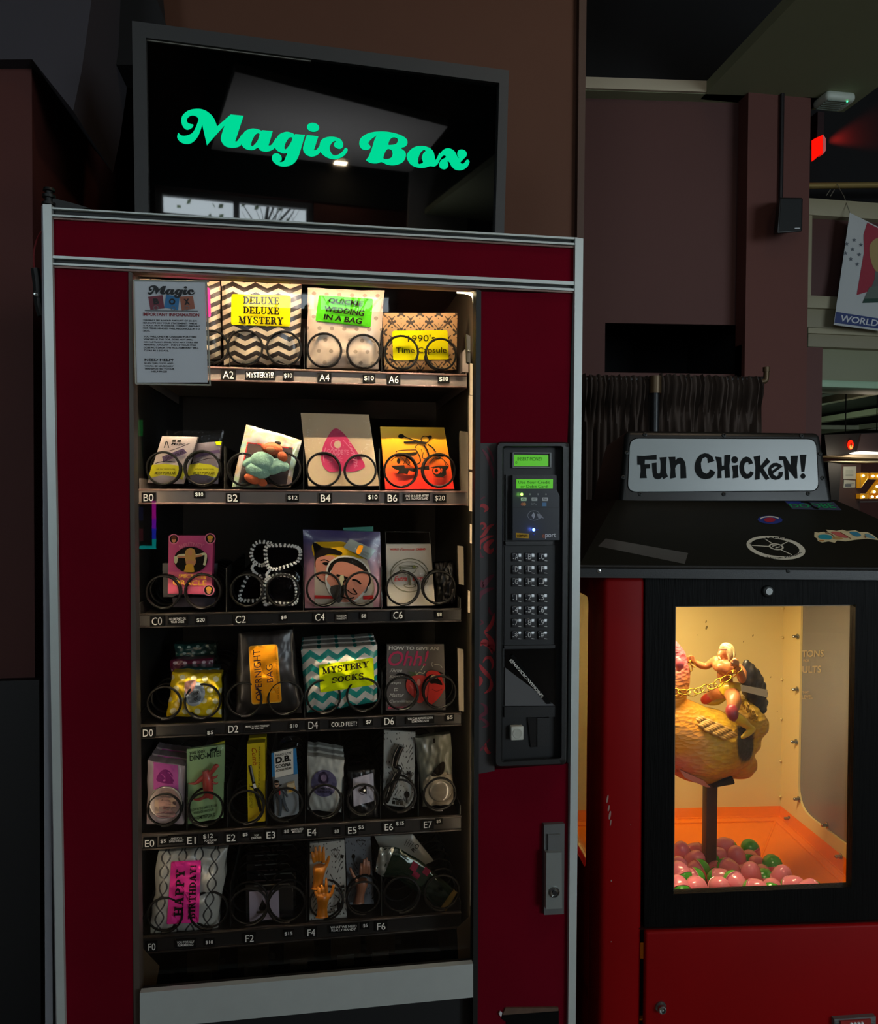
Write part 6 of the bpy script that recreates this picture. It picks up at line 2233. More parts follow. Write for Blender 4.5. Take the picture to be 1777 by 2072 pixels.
o, f = goods('sock_bag', z11, [(40, 282), (722, 238), (724, 752), (92, 856)], m_sock, 'teal and white zigzag bag with a lime sticker in slot D4', 'bag', bulge=.022, crease=.0055, seed=16, group='zigzag sock bags')
s = prints(o, 'sticker', f, [(rq(z11, [(203, 424), (690, 358), (702, 602), (216, 674)], .07), P_lime)], .0012)
prints(s, 'lettering', f, [(ts('MYSTERY', z11.l([(230, 448), (656, 388), (656, 442), (236, 510)])), P_ink), (ts('SOCKS', z11.l([(318, 536), (610, 492), (612, 546), (316, 592)])), P_ink)], .002)
copy_tree(o, .05, 'zigzag sock bag directly behind the front lime stickered one')
copy_tree(o, .10, 'zigzag sock bag furthest back in slot D4')
o, f = goods('booklet', z11, [(815, 240), (1326, 238), (1342, 829), (804, 834)], M('booklet taupe', '#574f49', .45), 'grey booklet with a strawberry and red lips on its cover in slot D6', 'booklet', thick=.012, lean=.01)
P_straw, P_lip = M('print strawberry', '#c8443c', .45), M('print lips red', '#d03a34', .45)
sh = [(tz('HOW TO GIVE AN', z11, [(832, 254), (1278, 262), (1276, 294), (830, 288)], bold=.03), P_wht), (tz('Ohh!', z11, [(828, 300), (1190, 296), (1186, 436), (826, 432)], bold=.012, shear=.25), M('print raspberry', '#b83a5c', .45))]
for s_, y_, x1_ in (('Three', 458, 950), ('Simple', 516, 976), ('Steps', 572, 942), ('to', 628, 914), ('Master', 680, 966), ('Cunnilingus', 738, 1056)):
    sh.append((tz(s_, z11, [(880 if s_ == 'to' else 838 if s_ != 'Three' else 850, y_), (x1_, y_ - 2), (x1_, y_ + 30), (878 if s_ == 'to' else 834, y_ + 32)], shear=.3), P_wht))
sh += [(pg(z11, [(985, 600), (1010, 540), (1100, 516), (1190, 540), (1205, 610), (1180, 700), (1110, 770), (1050, 710), (1000, 660)], 4), P_straw), (disc(z11, 1100, 580, 16, 30), M('print pale pink', '#e0a090', .45)), (line(z11, [(1020, 600), (1050, 640)], 12, 0), M('print pale red', '#d8685a', .45)), (line(z11, [(990, 545), (1030, 520), (1070, 505)], 14), M('print leaf green', '#4a5a34', .45)), (line(z11, [(1010, 490), (1060, 500), (1100, 512)], 14), M('print leaf green', '#4a5a34', .45)), (line(z11, [(1075, 480), (1080, 510), (1105, 490), (1140, 500), (1156, 480)], 7), P_crm), (line(z11, [(1120, 470), (1145, 430)], 6), P_crm),
       (pg(z11, [(1165, 520), (1185, 480), (1240, 476), (1290, 500), (1330, 600), (1330, 640), (1280, 720), (1210, 780), (1180, 740), (1190, 640), (1185, 580)], 4), P_lip), (pg(z11, [(1190, 540), (1235, 520), (1290, 560), (1312, 606), (1250, 590), (1205, 590)], 3), P_ink), (pg(z11, [(1200, 525), (1250, 515), (1262, 545), (1215, 540)], 3), P_crm), (line(z11, [(1220, 640), (1260, 660), (1310, 640)], 6), M('print dark red', '#8a2420', .45)), (line(z11, [(1222, 400), (1216, 420), (1226, 440)], 5), P_wht), (line(z11, [(1240, 420), (1290, 425), (1310, 450)], 5), P_wht), (tz('BE BRILLIANT', z11, [(826, 800), (1000, 796), (1000, 818), (824, 822)], bold=.03), M('print raspberry', '#b83a5c', .45))]
prints(o, 'printing', f, sh)

# ---- row E
m_pal = M('bag pale grey pink', '#a8989a', .35, coat=.4)
o, f = goods('photo_bag', z12, [(176, 258), (510, 312), (500, 832), (163, 832)], m_pal, 'pale bag with a magenta panel and a round portrait in slot E0', 'bag', bulge=.012, crease=.004, seed=21, group='portrait bags')
P_mgd = M('print magenta dark', '#6a1f5c', .45)
prints(o, 'printing', f, [(pg(z12, [(225, 275), (445, 305), (450, 560), (225, 520)]), M('print magenta', '#a04a8a', .45)), (pg(z12, [(260, 400), (300, 350), (350, 345), (395, 390), (400, 470), (262, 450)], 3), P_mgd)])
mb = MB()
c_ = at(*z12(330, 640), PY0 - .018)
kk = (at(*z12(480, 640), PY0 - .018) - c_).length
mb.lathe(c_, (0, -1, 0), [(kk, -.006), (kk, 0), (kk * .92, .002), (.001, .002)], M('tin lid silver', '#8a8480', .3, metal=.5), 36)
mb.build('tin', o)
mb = MB()
ff = Face(z12.l([(180, 490), (480, 490), (480, 790), (180, 790)]), PY0 - .0215)
for sh_, m_ in ((disc(z12, 330, 640, 135, 135), M('portrait ground', '#6b5654', .4, coat=.3)), (pg(z12, [(235, 620), (260, 560), (330, 535), (400, 560), (430, 640), (420, 740), (380, 700), (375, 620), (300, 600), (270, 650), (275, 720), (240, 730)], 3), M('portrait hair', '#a88a72', .5)), (disc(z12, 325, 650, 58, 78, -8), M('portrait skin', '#9a7268', .5)), (line(z12, [(296, 620), (310, 612)], 8, 0), P_ink), (line(z12, [(340, 600), (358, 606)], 8, 0), P_ink), (line(z12, [(300, 690), (325, 696), (350, 682)], 8), M('print lip', '#7a2a34', .5)), (pg(z12, [(270, 730), (400, 720), (410, 770), (260, 770)], 3), M('portrait rose', '#80555c', .5))):
    ff.print(mb, sh_, m_, .0006)
mb.build('portrait', o, smooth=0)
copy_tree(o, .04, 'portrait bag directly behind the round portrait bag in slot E0')
copy_tree(o, .08, 'portrait bag furthest back in slot E0')
o, f = goods('dinosaur_pack', z12, [(524, 163), (864, 118), (852, 776), (524, 836)], M('card leaf green', '#8fae78', .45), 'pale green card pack with a red toy dinosaur in slot E1', 'pack', thick=.01, lean=.01)
P_dg = M('print dark green', '#1c2a1a', .5)
prints(o, 'printing', f, [(tz('you look', z12, [(548, 172), (694, 150), (694, 202), (548, 222)], bold=.012), P_dg), (tz('DINO-MITE!', z12, [(550, 220), (828, 168), (828, 222), (552, 268)], bold=.02), P_dg), (pg(z12, [(728, 176), (750, 150), (785, 148), (800, 130), (800, 150), (790, 178), (770, 172), (745, 182)], 2), P_dg), (tz('GLOW IN THE DARK & FLUOR\nRENEGADE DINOSAUR!', z12, [(556, 700), (796, 650), (796, 708), (560, 750)], bold=.01), P_dg), (tz('DINOMITEPDX ©', z12, [(566, 768), (780, 730), (780, 762), (570, 804)], bold=.01), P_dg)])
dn = empty('toy_dinosaur', at(*z12(700, 600), PY0 - .012), 'small red plastic dinosaur fixed on the pale green card', 'toy')
m_dino = M('dinosaur red plastic', '#a83a34', .3, coat=.3)


def toy(par, name, z, chains, m, Y, sides=8):
    mb = MB()
    for pts, rads in chains:
        P = [at(*z(p[0], p[1]), Y + (p[2] if len(p) > 2 else 0)) for p in pts]
        k = (at(*z(100, 0), Y) - at(*z(0, 0), Y)).length / 100
        n = 4
        sp = smooth([tuple(p) for p in P], n, False)
        rr = smooth([(r_,) for r_ in rads], n, False)
        mb.tube(sp, 0, m, sides, rads=[max(r_[0] * k, .0003) for r_ in rr])
    return mb.build(name, par, smooth=60)


toy(dn, 'body', z12, [([(690, 350), (712, 420), (715, 500), (720, 590)], [30, 52, 50, 30])], m_dino, PY0 - .008)
toy(dn, 'head', z12, [([(715, 400), (760, 350), (790, 310), (805, 322)], [24, 22, 22, 10])], m_dino, PY0 - .01)
toy(dn, 'tail', z12, [([(690, 400), (650, 430), (600, 465), (540, 470)], [34, 26, 16, 4])], m_dino, PY0 - .008)
toy(dn, 'leg', z12, [([(715, 550), (680, 590), (630, 612), (585, 612)], [30, 18, 14, 6])], m_dino, PY0 - .01)
toy(dn, 'leg', z12, [([(735, 520), (745, 570), (740, 605)], [28, 24, 20])], m_dino, PY0 - .012)
toy(dn, 'arm', z12, [([(750, 420), (785, 410), (802, 392)], [16, 10, 5])], m_dino, PY0 - .014)
toy(dn, 'arm', z12, [([(755, 460), (785, 470), (805, 460)], [14, 9, 5])], m_dino, PY0 - .014)
film(o, Face(f.q, PY0 - .016), [(526, 140), (866, 100), (855, 776), (526, 832)], z12)
o2, f2 = goods('dinosaur_pack', z12, [(735, 126), (866, 84), (866, 300), (735, 300)], M('card chartreuse', '#a8a020', .45), 'yellow green card edge sticking up behind the dinosaur pack', 'pack', thick=.006, Y=PY0 + .02)
m_cy = M('comb box yellow', '#d4bc08', .4, coat=.2)
o, f = goods('comb_box', z12, [(1066, 112), (1226, 98), (1233, 806), (1074, 826)], m_cy, 'narrow yellow box with a black comb picture in slot E2', 'box', thick=.022, lean=.005)
prints(o, 'printing', f, [(tx('Comb', z12.l([(1150, 145), (1165, 300), (1118, 310), (1106, 150)]), shear=.3, bold=.01), M('print brick', '#a04a10', .5)), (tx('POSING FOR YOUR PLEASURE', z12.l([(1186, 140), (1176, 620), (1162, 620), (1172, 140)])), P_ink), (tx('PUT THE ACTION BUTTON', z12.l([(1090, 790), (1082, 480), (1094, 478), (1104, 788)])), P_ink), (tx('IN TOUCH: ACTION OF COMB', z12.l([(1106, 800), (1098, 540), (1112, 538), (1122, 798)])), P_ink), (line(z12, [(1092, 305), (1128, 470), (1150, 560), (1172, 640), (1190, 720)], 30), P_ink), (line(z12, [(1100, 310), (1130, 450)], 12), M('print steel', '#7d8080', .3)), (line(z12, [(1128, 470), (1140, 510)], 24), P_wht), (pg(z12, [(1076, 690), (1232, 672), (1232, 804), (1076, 822)]), M('comb box amber', '#d8b410', .4)), (line(z12, [(1150, 560), (1172, 640), (1190, 720)], 26), P_ink)])
copy_tree(o, .035, 'narrow yellow comb box standing behind the front one')
o, f = goods('figure_pack', z12, [(1285, 195), (1508, 150), (1532, 742), (1312, 784)], M('card grey blue', '#6c7478', .45), 'blue and white carded figure of a suited man in slot E3', 'pack', thick=.01, lean=.008)
P_blu = M('print blue', '#2f7ab0', .45)
prints(o, 'printing', f, [(pg(z12, [(1285, 195), (1312, 190), (1322, 400), (1292, 410)]), P_blu), (pg(z12, [(1480, 160), (1508, 150), (1524, 380), (1484, 390)]), P_blu), (pg(z12, [(1310, 188), (1480, 152), (1484, 380), (1318, 420)]), P_wht), (tz("PARACHUTIN'", z12, [(1320, 206), (1466, 178), (1466, 200), (1322, 228)], bold=.02), P_ink), (tz('D.B.', z12, [(1322, 234), (1462, 206), (1464, 264), (1324, 292)], bold=.05), P_ink), (tz('COOPER', z12, [(1322, 302), (1464, 276), (1466, 306), (1326, 334)], bold=.03), P_ink), (tz('ACTION FIGURE', z12, [(1324, 346), (1466, 316), (1466, 338), (1326, 366)], bold=.02), P_ink), (pg(z12, [(1316, 420), (1524, 380), (1534, 742), (1314, 782)]), M('card silver grey', '#8d9294', .4))])
dbm = empty('toy_man', at(*z12(1380, 770), PY0 - .012), 'tiny toy man in sunglasses and dark suit on the blue card', 'toy')
m_suit, m_fskin = M('toy suit slate', '#3c444a', .5), M('toy skin', '#b8957c', .45)
toy(dbm, 'body', z12, [([(1345, 520), (1360, 560), (1370, 600)], [34, 40, 32])], m_suit, PY0 - .008)
toy(dbm, 'leg', z12, [([(1362, 590), (1366, 680), (1360, 760)], [20, 17, 13])], m_suit, PY0 - .008)
toy(dbm, 'leg', z12, [([(1384, 590), (1408, 670), (1436, 720)], [20, 16, 13])], m_suit, PY0 - .008)
toy(dbm, 'arm', z12, [([(1330, 520), (1318, 570), (1322, 610)], [14, 12, 9])], m_suit, PY0 - .01)
toy(dbm, 'arm', z12, [([(1376, 520), (1410, 555), (1430, 590)], [14, 12, 9])], m_suit, PY0 - .01)
toy(dbm, 'shirt_front', z12, [([(1352, 512), (1358, 545), (1360, 570)], [6, 9, 5])], P_red, PY0 - .019)
blob(dbm, 'head', z12, [(1335, 478, 22, 28, 0)], m_fskin, PY0 - .01)
blob(dbm, 'hair', z12, [(1332, 452, 24, 14, 10)], P_ink, PY0 - .0105)
toy(dbm, 'sunglasses', z12, [([(1316, 474), (1336, 478), (1354, 470)], [6, 6, 5])], P_ink, PY0 - .016)
cse = MB()
cse.slab(z12.l([(1425, 480), (1492, 460), (1498, 540), (1430, 562)]), PY0 - .012, .01, M('toy case tan', '#c8b48c', .5))
cse.slab(z12.l([(1440, 520), (1498, 505), (1500, 530), (1442, 548)]), PY0 - .014, .01, P_gold)
cse.build('toy_parachute', label='tan toy parachute pack beside the tiny toy man', cat='toy')
film(o, Face(f.q, PY0 - .02), [(1238, 60), (1545, 40), (1548, 745), (1268, 802)], z12)
m_pap = M('paper bag white', '#a9aaa2', .6, bump=.2, bscale=60)
o, f = goods('paper_bag', z13, [(97, 262), (430, 300), (404, 774), (104, 748)], m_pap, 'small white paper bag with a round violet sticker in slot E4', 'bag', bulge=.012, crease=.006, seed=31, group='white paper bags', thick=.02)
P_vio = M('sticker violet grey', '#55506c', .45, coat=.3)
s = prints(o, 'sticker', f, [(disc(z13, 248, 512, 116, 122), P_vio), (pg(z13, [(200, 440), (225, 410), (265, 412), (285, 450), (280, 510), (200, 505)], 3), M('sticker plum', '#2c2238', .45)), (disc(z13, 245, 462, 26, 32), M('sticker skin tone', '#6a5a70', .45)), (tz('HOMELESS\nSERVICES?', z13, [(170, 545), (310, 550), (300, 598), (185, 596)], bold=.01), P_ink)], .0012)
copy_tree(o, .034, 'white paper bag second from the front in slot E4')
copy_tree(o, .070, 'white paper bag furthest back in slot E4')
o, f = goods('black_packet', z13, [(462, 400), (704, 386), (736, 818), (478, 832)], m_dk, 'black packet with a white eye and triangle card in slot E5', 'packet', bulge=.008, crease=.004, seed=33)
s = prints(o, 'card', f, [(rq(z13, [(508, 466), (692, 416), (698, 668), (514, 721)], .05), M('card lilac white', '#b9b2ba', .45))], .0012)
prints(s, 'lettering', f, [(pg(z13, [(558, 580), (630, 520), (632, 610)]), P_ink), (ring(z13, 594, 575, 34, 36, 4), P_ink), (disc(z13, 612, 574, 10, 10), P_wht), (tx('A L I E N', z13.l([(636, 606), (636, 530), (650, 528), (650, 604)]), bold=.01), P_ink), (tx('contains', z13.l([(660, 560), (662, 530), (676, 526), (676, 556)])), P_ink)], .002)
m_doo = pattern('doodle print', '#a4a49c', '#26241f', lambda n, u, v: n.m('GREATER_THAN', n.m('MULTIPLY', n.m('COSINE', n.m('ADD', n.m('MULTIPLY', u, 31), n.m('MULTIPLY', n.m('SINE', n.m('MULTIPLY', v, 13)), 4))), n.m('COSINE', n.m('ADD', n.m('MULTIPLY', v, 43), n.m('MULTIPLY', n.m('COSINE', n.m('MULTIPLY', u, 17)), 3)))), .80), .45)
o, f = goods('doodle_card', z13, [(788, 34), (1070, 54), (1052, 736), (780, 702)], m_doo, 'white doodled card with a black folding comb strapped on it in slot E6', 'card', thick=.008, lean=.008)
prints(o, 'printing', f, [(tz('Magic', z13, [(865, 636), (966, 650), (964, 676), (862, 664)], bold=.04, shear=.2), P_ink), (pg(z13, [(862, 664), (888, 666), (886, 700), (860, 696)]), P_ink), (pg(z13, [(896, 664), (922, 666), (920, 704), (894, 702)]), M('print grey brown', '#4a4238', .5)), (pg(z13, [(930, 668), (962, 670), (960, 708), (930, 706)]), M('print grey brown', '#4a4238', .5)), (disc(z13, 994, 612, 24, 30), P_ink), (line(z13, [(994, 630), (992, 690)], 12, 0), P_ink), (pg(z13, [(1006, 430), (1040, 440), (1030, 475), (1000, 462)]), M('print grey brown', '#4a4238', .5)), (tz('b-Mo', z13, [(958, 400), (1052, 398), (1052, 440), (958, 444)], bold=.03), P_ink)])
cm = empty('folding_comb', at(*z13(860, 690), PY0 - .01), 'shiny black folding comb tied across the doodled card', 'comb')
toy(cm, 'handle', z13, [([(945, 170), (900, 260), (880, 350)], [34, 38, 30]), ([(880, 350), (930, 380), (900, 450)], [22, 26, 22])], m_lens, PY0 - .008)
toy(cm, 'spine', z13, [([(910, 420), (860, 540), (810, 680)], [34, 34, 20])], m_lens, PY0 - .008)
film(o, Face(f.q, PY0 - .016), [(775, 20), (1080, 40), (1062, 740), (775, 705)], z13)
o, f = goods('pale_packet', z13, [(1066, 108), (1388, 60), (1416, 702), (1134, 719)], M('packet grey green', '#6d7064', .35, coat=.4, bump=.3, bscale=40), 'pale grey packet holding a cloudy round charm in slot E7', 'packet', bulge=.012, crease=.006, seed=36, thick=.015)
prints(o, 'printing', f, [(disc(z13, 1238, 128, 12, 22), P_ink), (pg(z13, [(1140, 500), (1190, 440), (1300, 400), (1400, 430), (1412, 696), (1140, 714)], 0), M('packet cream', '#8f8674', .4, coat=.3)), (pg(z13, [(1215, 430), (1280, 340), (1330, 320), (1320, 420), (1240, 450)], 3), P_ink)], .0014)
mb = MB()
c_ = at(*z13(1300, 585), PY0 - .016)
kk = (at(*z13(1390, 585), PY0 - .016) - c_).length
mb.ball(c_, kk, M('cloudy charm', '#7a7468', .2, coat=.6, vary=.4, vscale=60), 20, (1.15, .22, 1.0))
mb.build('charm', o)

# ---- row F
m_tre = pattern('trellis print', '#a8a79e', '#3c3b3a', ogee(4.2, 2.7, .055), .35, coat=.3)
o, f = goods('birthday_bag', z14, [(272, 188), (892, 150), (794, 890), (188, 938)], m_tre, 'grey trellis patterned bag with an upright hot pink sticker in slot F0', 'bag', bulge=.022, crease=.011, seed=41)
s = prints(o, 'sticker', f, [(rq(z14, [(384, 282), (652, 269), (632, 828), (344, 846)], .05), P_pnk)], .0012)
prints(s, 'lettering', f, [(ts('HAPPY', z14.l([(408, 776), (432, 346), (508, 342), (490, 774)])), P_ink), (ts('BIRTHDAY!', z14.l([(534, 800), (556, 312), (612, 308), (600, 796)])), P_ink)], .002)
m_bcard = M('card pack black', '#0d0c0d', .25, coat=.4)
o, f = goods('card_pack', z14, [(1052, 492), (1482, 470), (1482, 782), (1060, 852)], m_bcard, 'front black card pack with a pearly cottage picture in slot F2', 'card pack', thick=.012, lean=.004, group='pearly card packs')
prints(o, 'picture', f, [(rq(z14, [(1085, 552), (1350, 538), (1357, 791), (1090, 823)], .03), M('pearl print', '#a79aa6', .3, metal=.25, vary=.18, vscale=18)), (pg(z14, [(1172, 700), (1205, 620), (1248, 690), (1240, 722), (1180, 724)]), P_ink), (pg(z14, [(1150, 728), (1290, 716), (1290, 740), (1150, 750)]), M('print grey brown', '#4a4238', .5)), (line(z14, [(1240, 600), (1252, 640), (1240, 690)], 5), M('print grey brown', '#4a4238', .5))])
mb = MB()
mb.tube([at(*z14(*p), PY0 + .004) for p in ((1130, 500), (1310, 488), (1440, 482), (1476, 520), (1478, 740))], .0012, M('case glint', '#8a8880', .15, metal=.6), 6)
mb.build('case_edge', o)
for k, lab in enumerate(('second black card pack behind the front cottage card', 'third black card pack in the row of cottage cards', 'fourth black card pack in the row of cottage cards', 'rearmost black card pack in slot F2')):
    copy_tree(o, .044 * (k + 1), lab, dx=(.004, -.006, -.010, .002)[k])
o, f = goods('hand_card', z15, [(121, 164), (432, 134), (454, 836), (117, 867)], m_doo, 'white doodled card with two orange finger hands in slot F4', 'card', thick=.008, lean=.006)
P_ink2 = P_ink
prints(o, 'printing', f, [(line(z15, [(310, 225), (345, 210), (390, 222), (355, 300), (310, 225), (390, 222)], 5, 0), P_ink), (line(z15, [(345, 210), (335, 240), (355, 300), (370, 238), (345, 210)], 4, 0), P_ink), (pg(z15, [(398, 260), (428, 268), (420, 300), (394, 292)]), P_ink), (disc(z15, 384, 730, 20, 40), P_ink), (line(z15, [(345, 625), (390, 670), (350, 720), (300, 730)], 8), P_ink), (tz('magic', z15, [(262, 768), (358, 766), (358, 796), (262, 798)], bold=.02), P_ink), (pg(z15, [(392, 542), (430, 535), (432, 560), (410, 566)]), P_ink)])
m_ohand, m_bhand = M('orange rubber', '#bb6c08', .4, coat=.1), M('tan rubber', '#8a5a42', .4)


def rubber_hand(z, wrist, palm, tips, thumb, m, label, Y, rw, group=None):
    h = empty('finger_hand', at(*z(*wrist), Y), label, 'toy hand', group)
    mb = MB()
    k = (at(*z(100, 0), Y) - at(*z(0, 0), Y)).length / 100

    def tb_(pts, rads, sides=10):
        P = [tuple(at(*z(p[0], p[1]), Y - (p[2] if len(p) > 2 else 0))) for p in pts]
        mb.tube(smooth(P, 4, False), 0, m, sides, rads=[max(r_[0] * k, .0004) for r_ in smooth([(r_,) for r_ in rads], 4, False)])
    tb_([wrist, ((wrist[0] + palm[0]) / 2, (wrist[1] + palm[1]) / 2), palm, (palm[0], palm[1] - rw * .6)], [rw * .85, rw * .72, rw * .95, rw * .8], 14)
    for i, (t, b) in enumerate(tips):
        mid = ((t[0] + b[0]) / 2, (t[1] + b[1]) / 2, .003)
        tb_([b, mid, t], [rw * .27, rw * .24, rw * .17])
    tb_(thumb, [rw * .32, rw * .27, rw * .2])
    hb_ = mb.build('palm', h, smooth=80)
    md = hb_.modifiers.new('join', 'REMESH')
    md.mode = 'VOXEL'
    md.voxel_size = .0016
    md.use_smooth_shade = True
    mb2 = MB()
    mb2.lathe(at(*z(wrist[0], wrist[1] + 6), Y), (0, -.35, -1), [(rw * .9 * k, -.002), (rw * .93 * k, .001), (rw * .7 * k, .002)], m, 20)
    mb2.build('cuff', h)
    return h


rubber_hand(z15, (190, 560), (205, 400), [((140, 235), (160, 330)), ((170, 192), (185, 320)), ((207, 180), (212, 320)), ((244, 190), (242, 330))], [(240, 400), (275, 340), (295, 272)], m_ohand, 'upper orange rubber finger hand on the doodled card', PY0 - .012, 62, 'rubber finger hands')
rubber_hand(z15, (230, 815), (238, 650), [((165, 590), (190, 640)), ((190, 550), (212, 630)), ((228, 535), (240, 625)), ((268, 470), (268, 630))], [(270, 660), (315, 610), (335, 535)], m_ohand, 'lower orange rubber finger hand inside the F4 coil', PY0 - .026, 62, 'rubber finger hands')
film(o, Face(f.q, PY0 - .036), [(100, 140), (440, 120), (456, 838), (112, 868)], z15)
m_doog = pattern('doodle print grey', '#63666a', '#26262a', lambda n, u, v: n.m('GREATER_THAN', n.m('MULTIPLY', n.m('COSINE', n.m('ADD', n.m('MULTIPLY', u, 29), n.m('MULTIPLY', n.m('SINE', n.m('MULTIPLY', v, 12)), 4))), n.m('COSINE', n.m('ADD', n.m('MULTIPLY', v, 41), n.m('MULTIPLY', n.m('COSINE', n.m('MULTIPLY', u, 15)), 3)))), .80), .45)
o, f = goods('hand_card', z15, [(438, 114), (666, 100), (698, 704), (464, 714)], m_doog, 'grey doodled card with tan finger hands behind the fifth F coil', 'card', thick=.008, lean=.006, Y=PY0 + .02)
prints(o, 'printing', f, [(line(z15, [(535, 140), (570, 118), (620, 140), (580, 190), (535, 140), (620, 140)], 5, 0), P_ink), (disc(z15, 512, 280, 16, 22), P_ink), (line(z15, [(512, 290), (510, 325)], 8, 0), P_ink)])
rubber_hand(z15, (560, 690), (590, 520), [((580, 340), (575, 440)), ((608, 300), (602, 430)), ((632, 290), (628, 430)), ((655, 320), (652, 440))], [(560, 520), (510, 450), (480, 380)], m_bhand, 'tan rubber finger hand on the grey doodled card', PY0 + .004, 58, 'rubber finger hands')
m_foil = M('green foil', '#16281a', .18, metal=.45, coat=.5, vary=.3, vscale=20)
ol = [(770, 195), (890, 195), (1010, 260), (1120, 320), (1250, 430), (1350, 520), (1445, 600), (1380, 720), (1320, 815), (1240, 700), (1170, 640), (1100, 610), (980, 540), (910, 480), (870, 458), (780, 460), (705, 410)]
top_ = [(745, 200), (890, 195), (1010, 258), (1120, 320), (1250, 430), (1350, 520), (1447, 600)]
bot_ = [(705, 410), (785, 462), (900, 476), (1000, 550), (1110, 612), (1200, 680), (1318, 815)]
t_s, b_s = smooth(top_, 5, False), smooth(bot_, 5, False)


def fo(u, v, sgn=1):
    i = u * (len(t_s) - 1)
    a = int(min(i, len(t_s) - 2))
    w = i - a
    tp = [t_s[a][d] * (1 - w) + t_s[a + 1][d] * w for d in (0, 1)]
    bp = [b_s[a][d] * (1 - w) + b_s[a + 1][d] * w for d in (0, 1)]
    x, y = bp[0] * (1 - v) + tp[0] * v, bp[1] * (1 - v) + tp[1] * v
    h = .017 * (16 * u * (1 - u) * v * (1 - v)) ** .5 * .6 + .006 * abs(noise.noise(V((u * 6, v * 5, 3.3)))) + .002 * math.sin(60 * u + 8 * v) * (u < .2)
    return at(*z15(x, y), PY0 - .006 - sgn * h)


mb = MB()
mb.grid(lambda u, v: fo(u, v), 34, 14, m_foil)
mb.grid(lambda u, v: fo(u, v, -.6), 34, 14, m_foil, flip=True)
o = mb.build('foil_pouch', smooth=60, label='dark green shiny foil pouch slumped across the last F coils', cat='pouch')
mb = MB()
mb.grid(lambda u, v: fo(u * .16, v) - V((0, .0008, 0)), 10, 10, M('silver foil', '#9a9a90', .2, metal=.6, bump=.3, bscale=60), uv=False)
mb.grid(lambda u, v: fo(.93 + u * .07, v) - V((0, .0008, 0)), 6, 10, M('gold foil', '#b89a58', .2, metal=.6), uv=False)
mb.build('sealed_edge', o, smooth=60)
mb = MB()
for u0, v0, u1, v1 in ((.42, .55, .5, .85), (.48, .4, .56, .6), (.56, .7, .62, .95)):
    mb.grid(lambda u, v: fo(u0 + (u1 - u0) * u, v0 + (v1 - v0) * v) - V((0, .0008, 0)), 4, 4, M('print dark rose', '#6a1c30', .3), uv=False)
mb.build('printing', o, smooth=60)
o, f = goods('leaflet_packet', z15, [(700, 98), (1045, 80), (1235, 320), (880, 470)], M('packet dull white', '#7a7a72', .4, coat=.3), 'dull white packet leaning behind the green foil pouch', 'packet', thick=.006, Y=PY0 + .035, bulge=.006)
prints(o, 'printing', f, [(tz('RO', z15, [(1030, 218), (1085, 160), (1110, 186), (1056, 246)], bold=.02), P_ink)] + [(line(z15, [(970 + 18 * k, 180 + 6 * k), (1000 + 18 * k, 120 + 12 * k)], 4, 0), P_ink) for k in range(4)], .0012)

# ---- sign holder taped to the glass
zsn = Zm(265, 560, 9.006)
SY = -.004
sh_ = empty('sign_holder', at(350, 778, SY), 'clear acrylic holder with a white notice fixed on the machine glass', 'sign')
mb = MB()
mb.slab(zsn.l([(62, 75), (1355, 95), (1400, 1928), (112, 1930)]), SY, .0012, M('notice paper', '#d6d9dd', .55))
crd = mb.build('notice', sh_)
mb = MB()
q = zsn.l([(40, 62), (1430, 84), (1462, 1985), (78, 1955)])
mb.prism([at(x, y, SY - .003) for x, y in q], V((0, .002, 0)), clear('acrylic sheet', gloss=.9, rough=.01))
mb.build('front_sheet', sh_)
mb = MB()
for a, b in (((1372, 95), (1440, 1960)), ((48, 62), (90, 1950)), ((90, 1952), (1458, 1975)), ((48, 66), (1425, 86))):
    mb.tube([at(*zsn(*a), SY - .001), at(*zsn(*b), SY - .001)], .0016, M('acrylic edge', '#a8a89c', .1, spec=.9), 6)
mb.build('edge_rib', sh_)
S_ink, S_red, S_gry = M('notice ink', '#14171c', .5), M('notice red', '#8a2430', .5), M('notice grey', '#6c7276', .5)
sh = []


def onto(lp_src, z_src, dst):
    """re-use the script outlines at another size"""
    xs = [p[0] for lp in lp_src for l in lp for p in l]
    ys = [p[1] for lp in lp_src for l in lp for p in l]
    x0, x1 = min(xs), max(xs)
    # level the sloping script before fitting it
    lv = [[[(p[0], p[1] - (p[0] - x0) * .094) for p in l] for l in lp] for lp in lp_src]
    ys = [p[1] for lp in lv for l in lp for p in l]
    y0, y1 = min(ys), max(ys)
    return [[[bil(dst, (p[0] - x0) / (x1 - x0), 1 - (p[1] - y0) / (y1 - y0)) for p in l] for l in lp] for lp in lv]


mb = MB()


def nl(shape, m, e=.0016):
    mb.add([at(p[0], p[1], SY - e + .0006) for p in shape[0]], shape[1], m)


for lp in onto(LET[:6], None, zsn.l([(306, 152), (1172, 160), (1172, 386), (306, 386)])):
    nl(fill(lp), S_ink, .0022)
for q, col in (([(315, 365), (575, 335), (610, 575), (355, 605)], '#7a3040'), ([(640, 330), (885, 355), (860, 610), (605, 560)], '#2a78b0'), ([(890, 365), (1130, 348), (1168, 580), (925, 618)], '#a0604a')):
    nl(pg(zsn, q), M('notice block ' + col, col, .5))
for s_, q in (('B', [(400, 398), (500, 392), (520, 495), (415, 508)]), ('O', [(690, 395), (810, 395), (810, 510), (690, 510)]), ('X', [(958, 404), (1058, 398), (1080, 505), (975, 516)])):
    nl(tz(s_, zsn, q, bold=.06), S_ink, .002)
for cx, cy in ((455, 565), (770, 580), (1020, 570)):
    nl(ring(zsn, cx, cy, 40, 36, 14), S_gry, .002)
nl(pg(zsn, [(255, 606), (1222, 618), (1222, 632), (255, 622)]), S_gry, .0024)
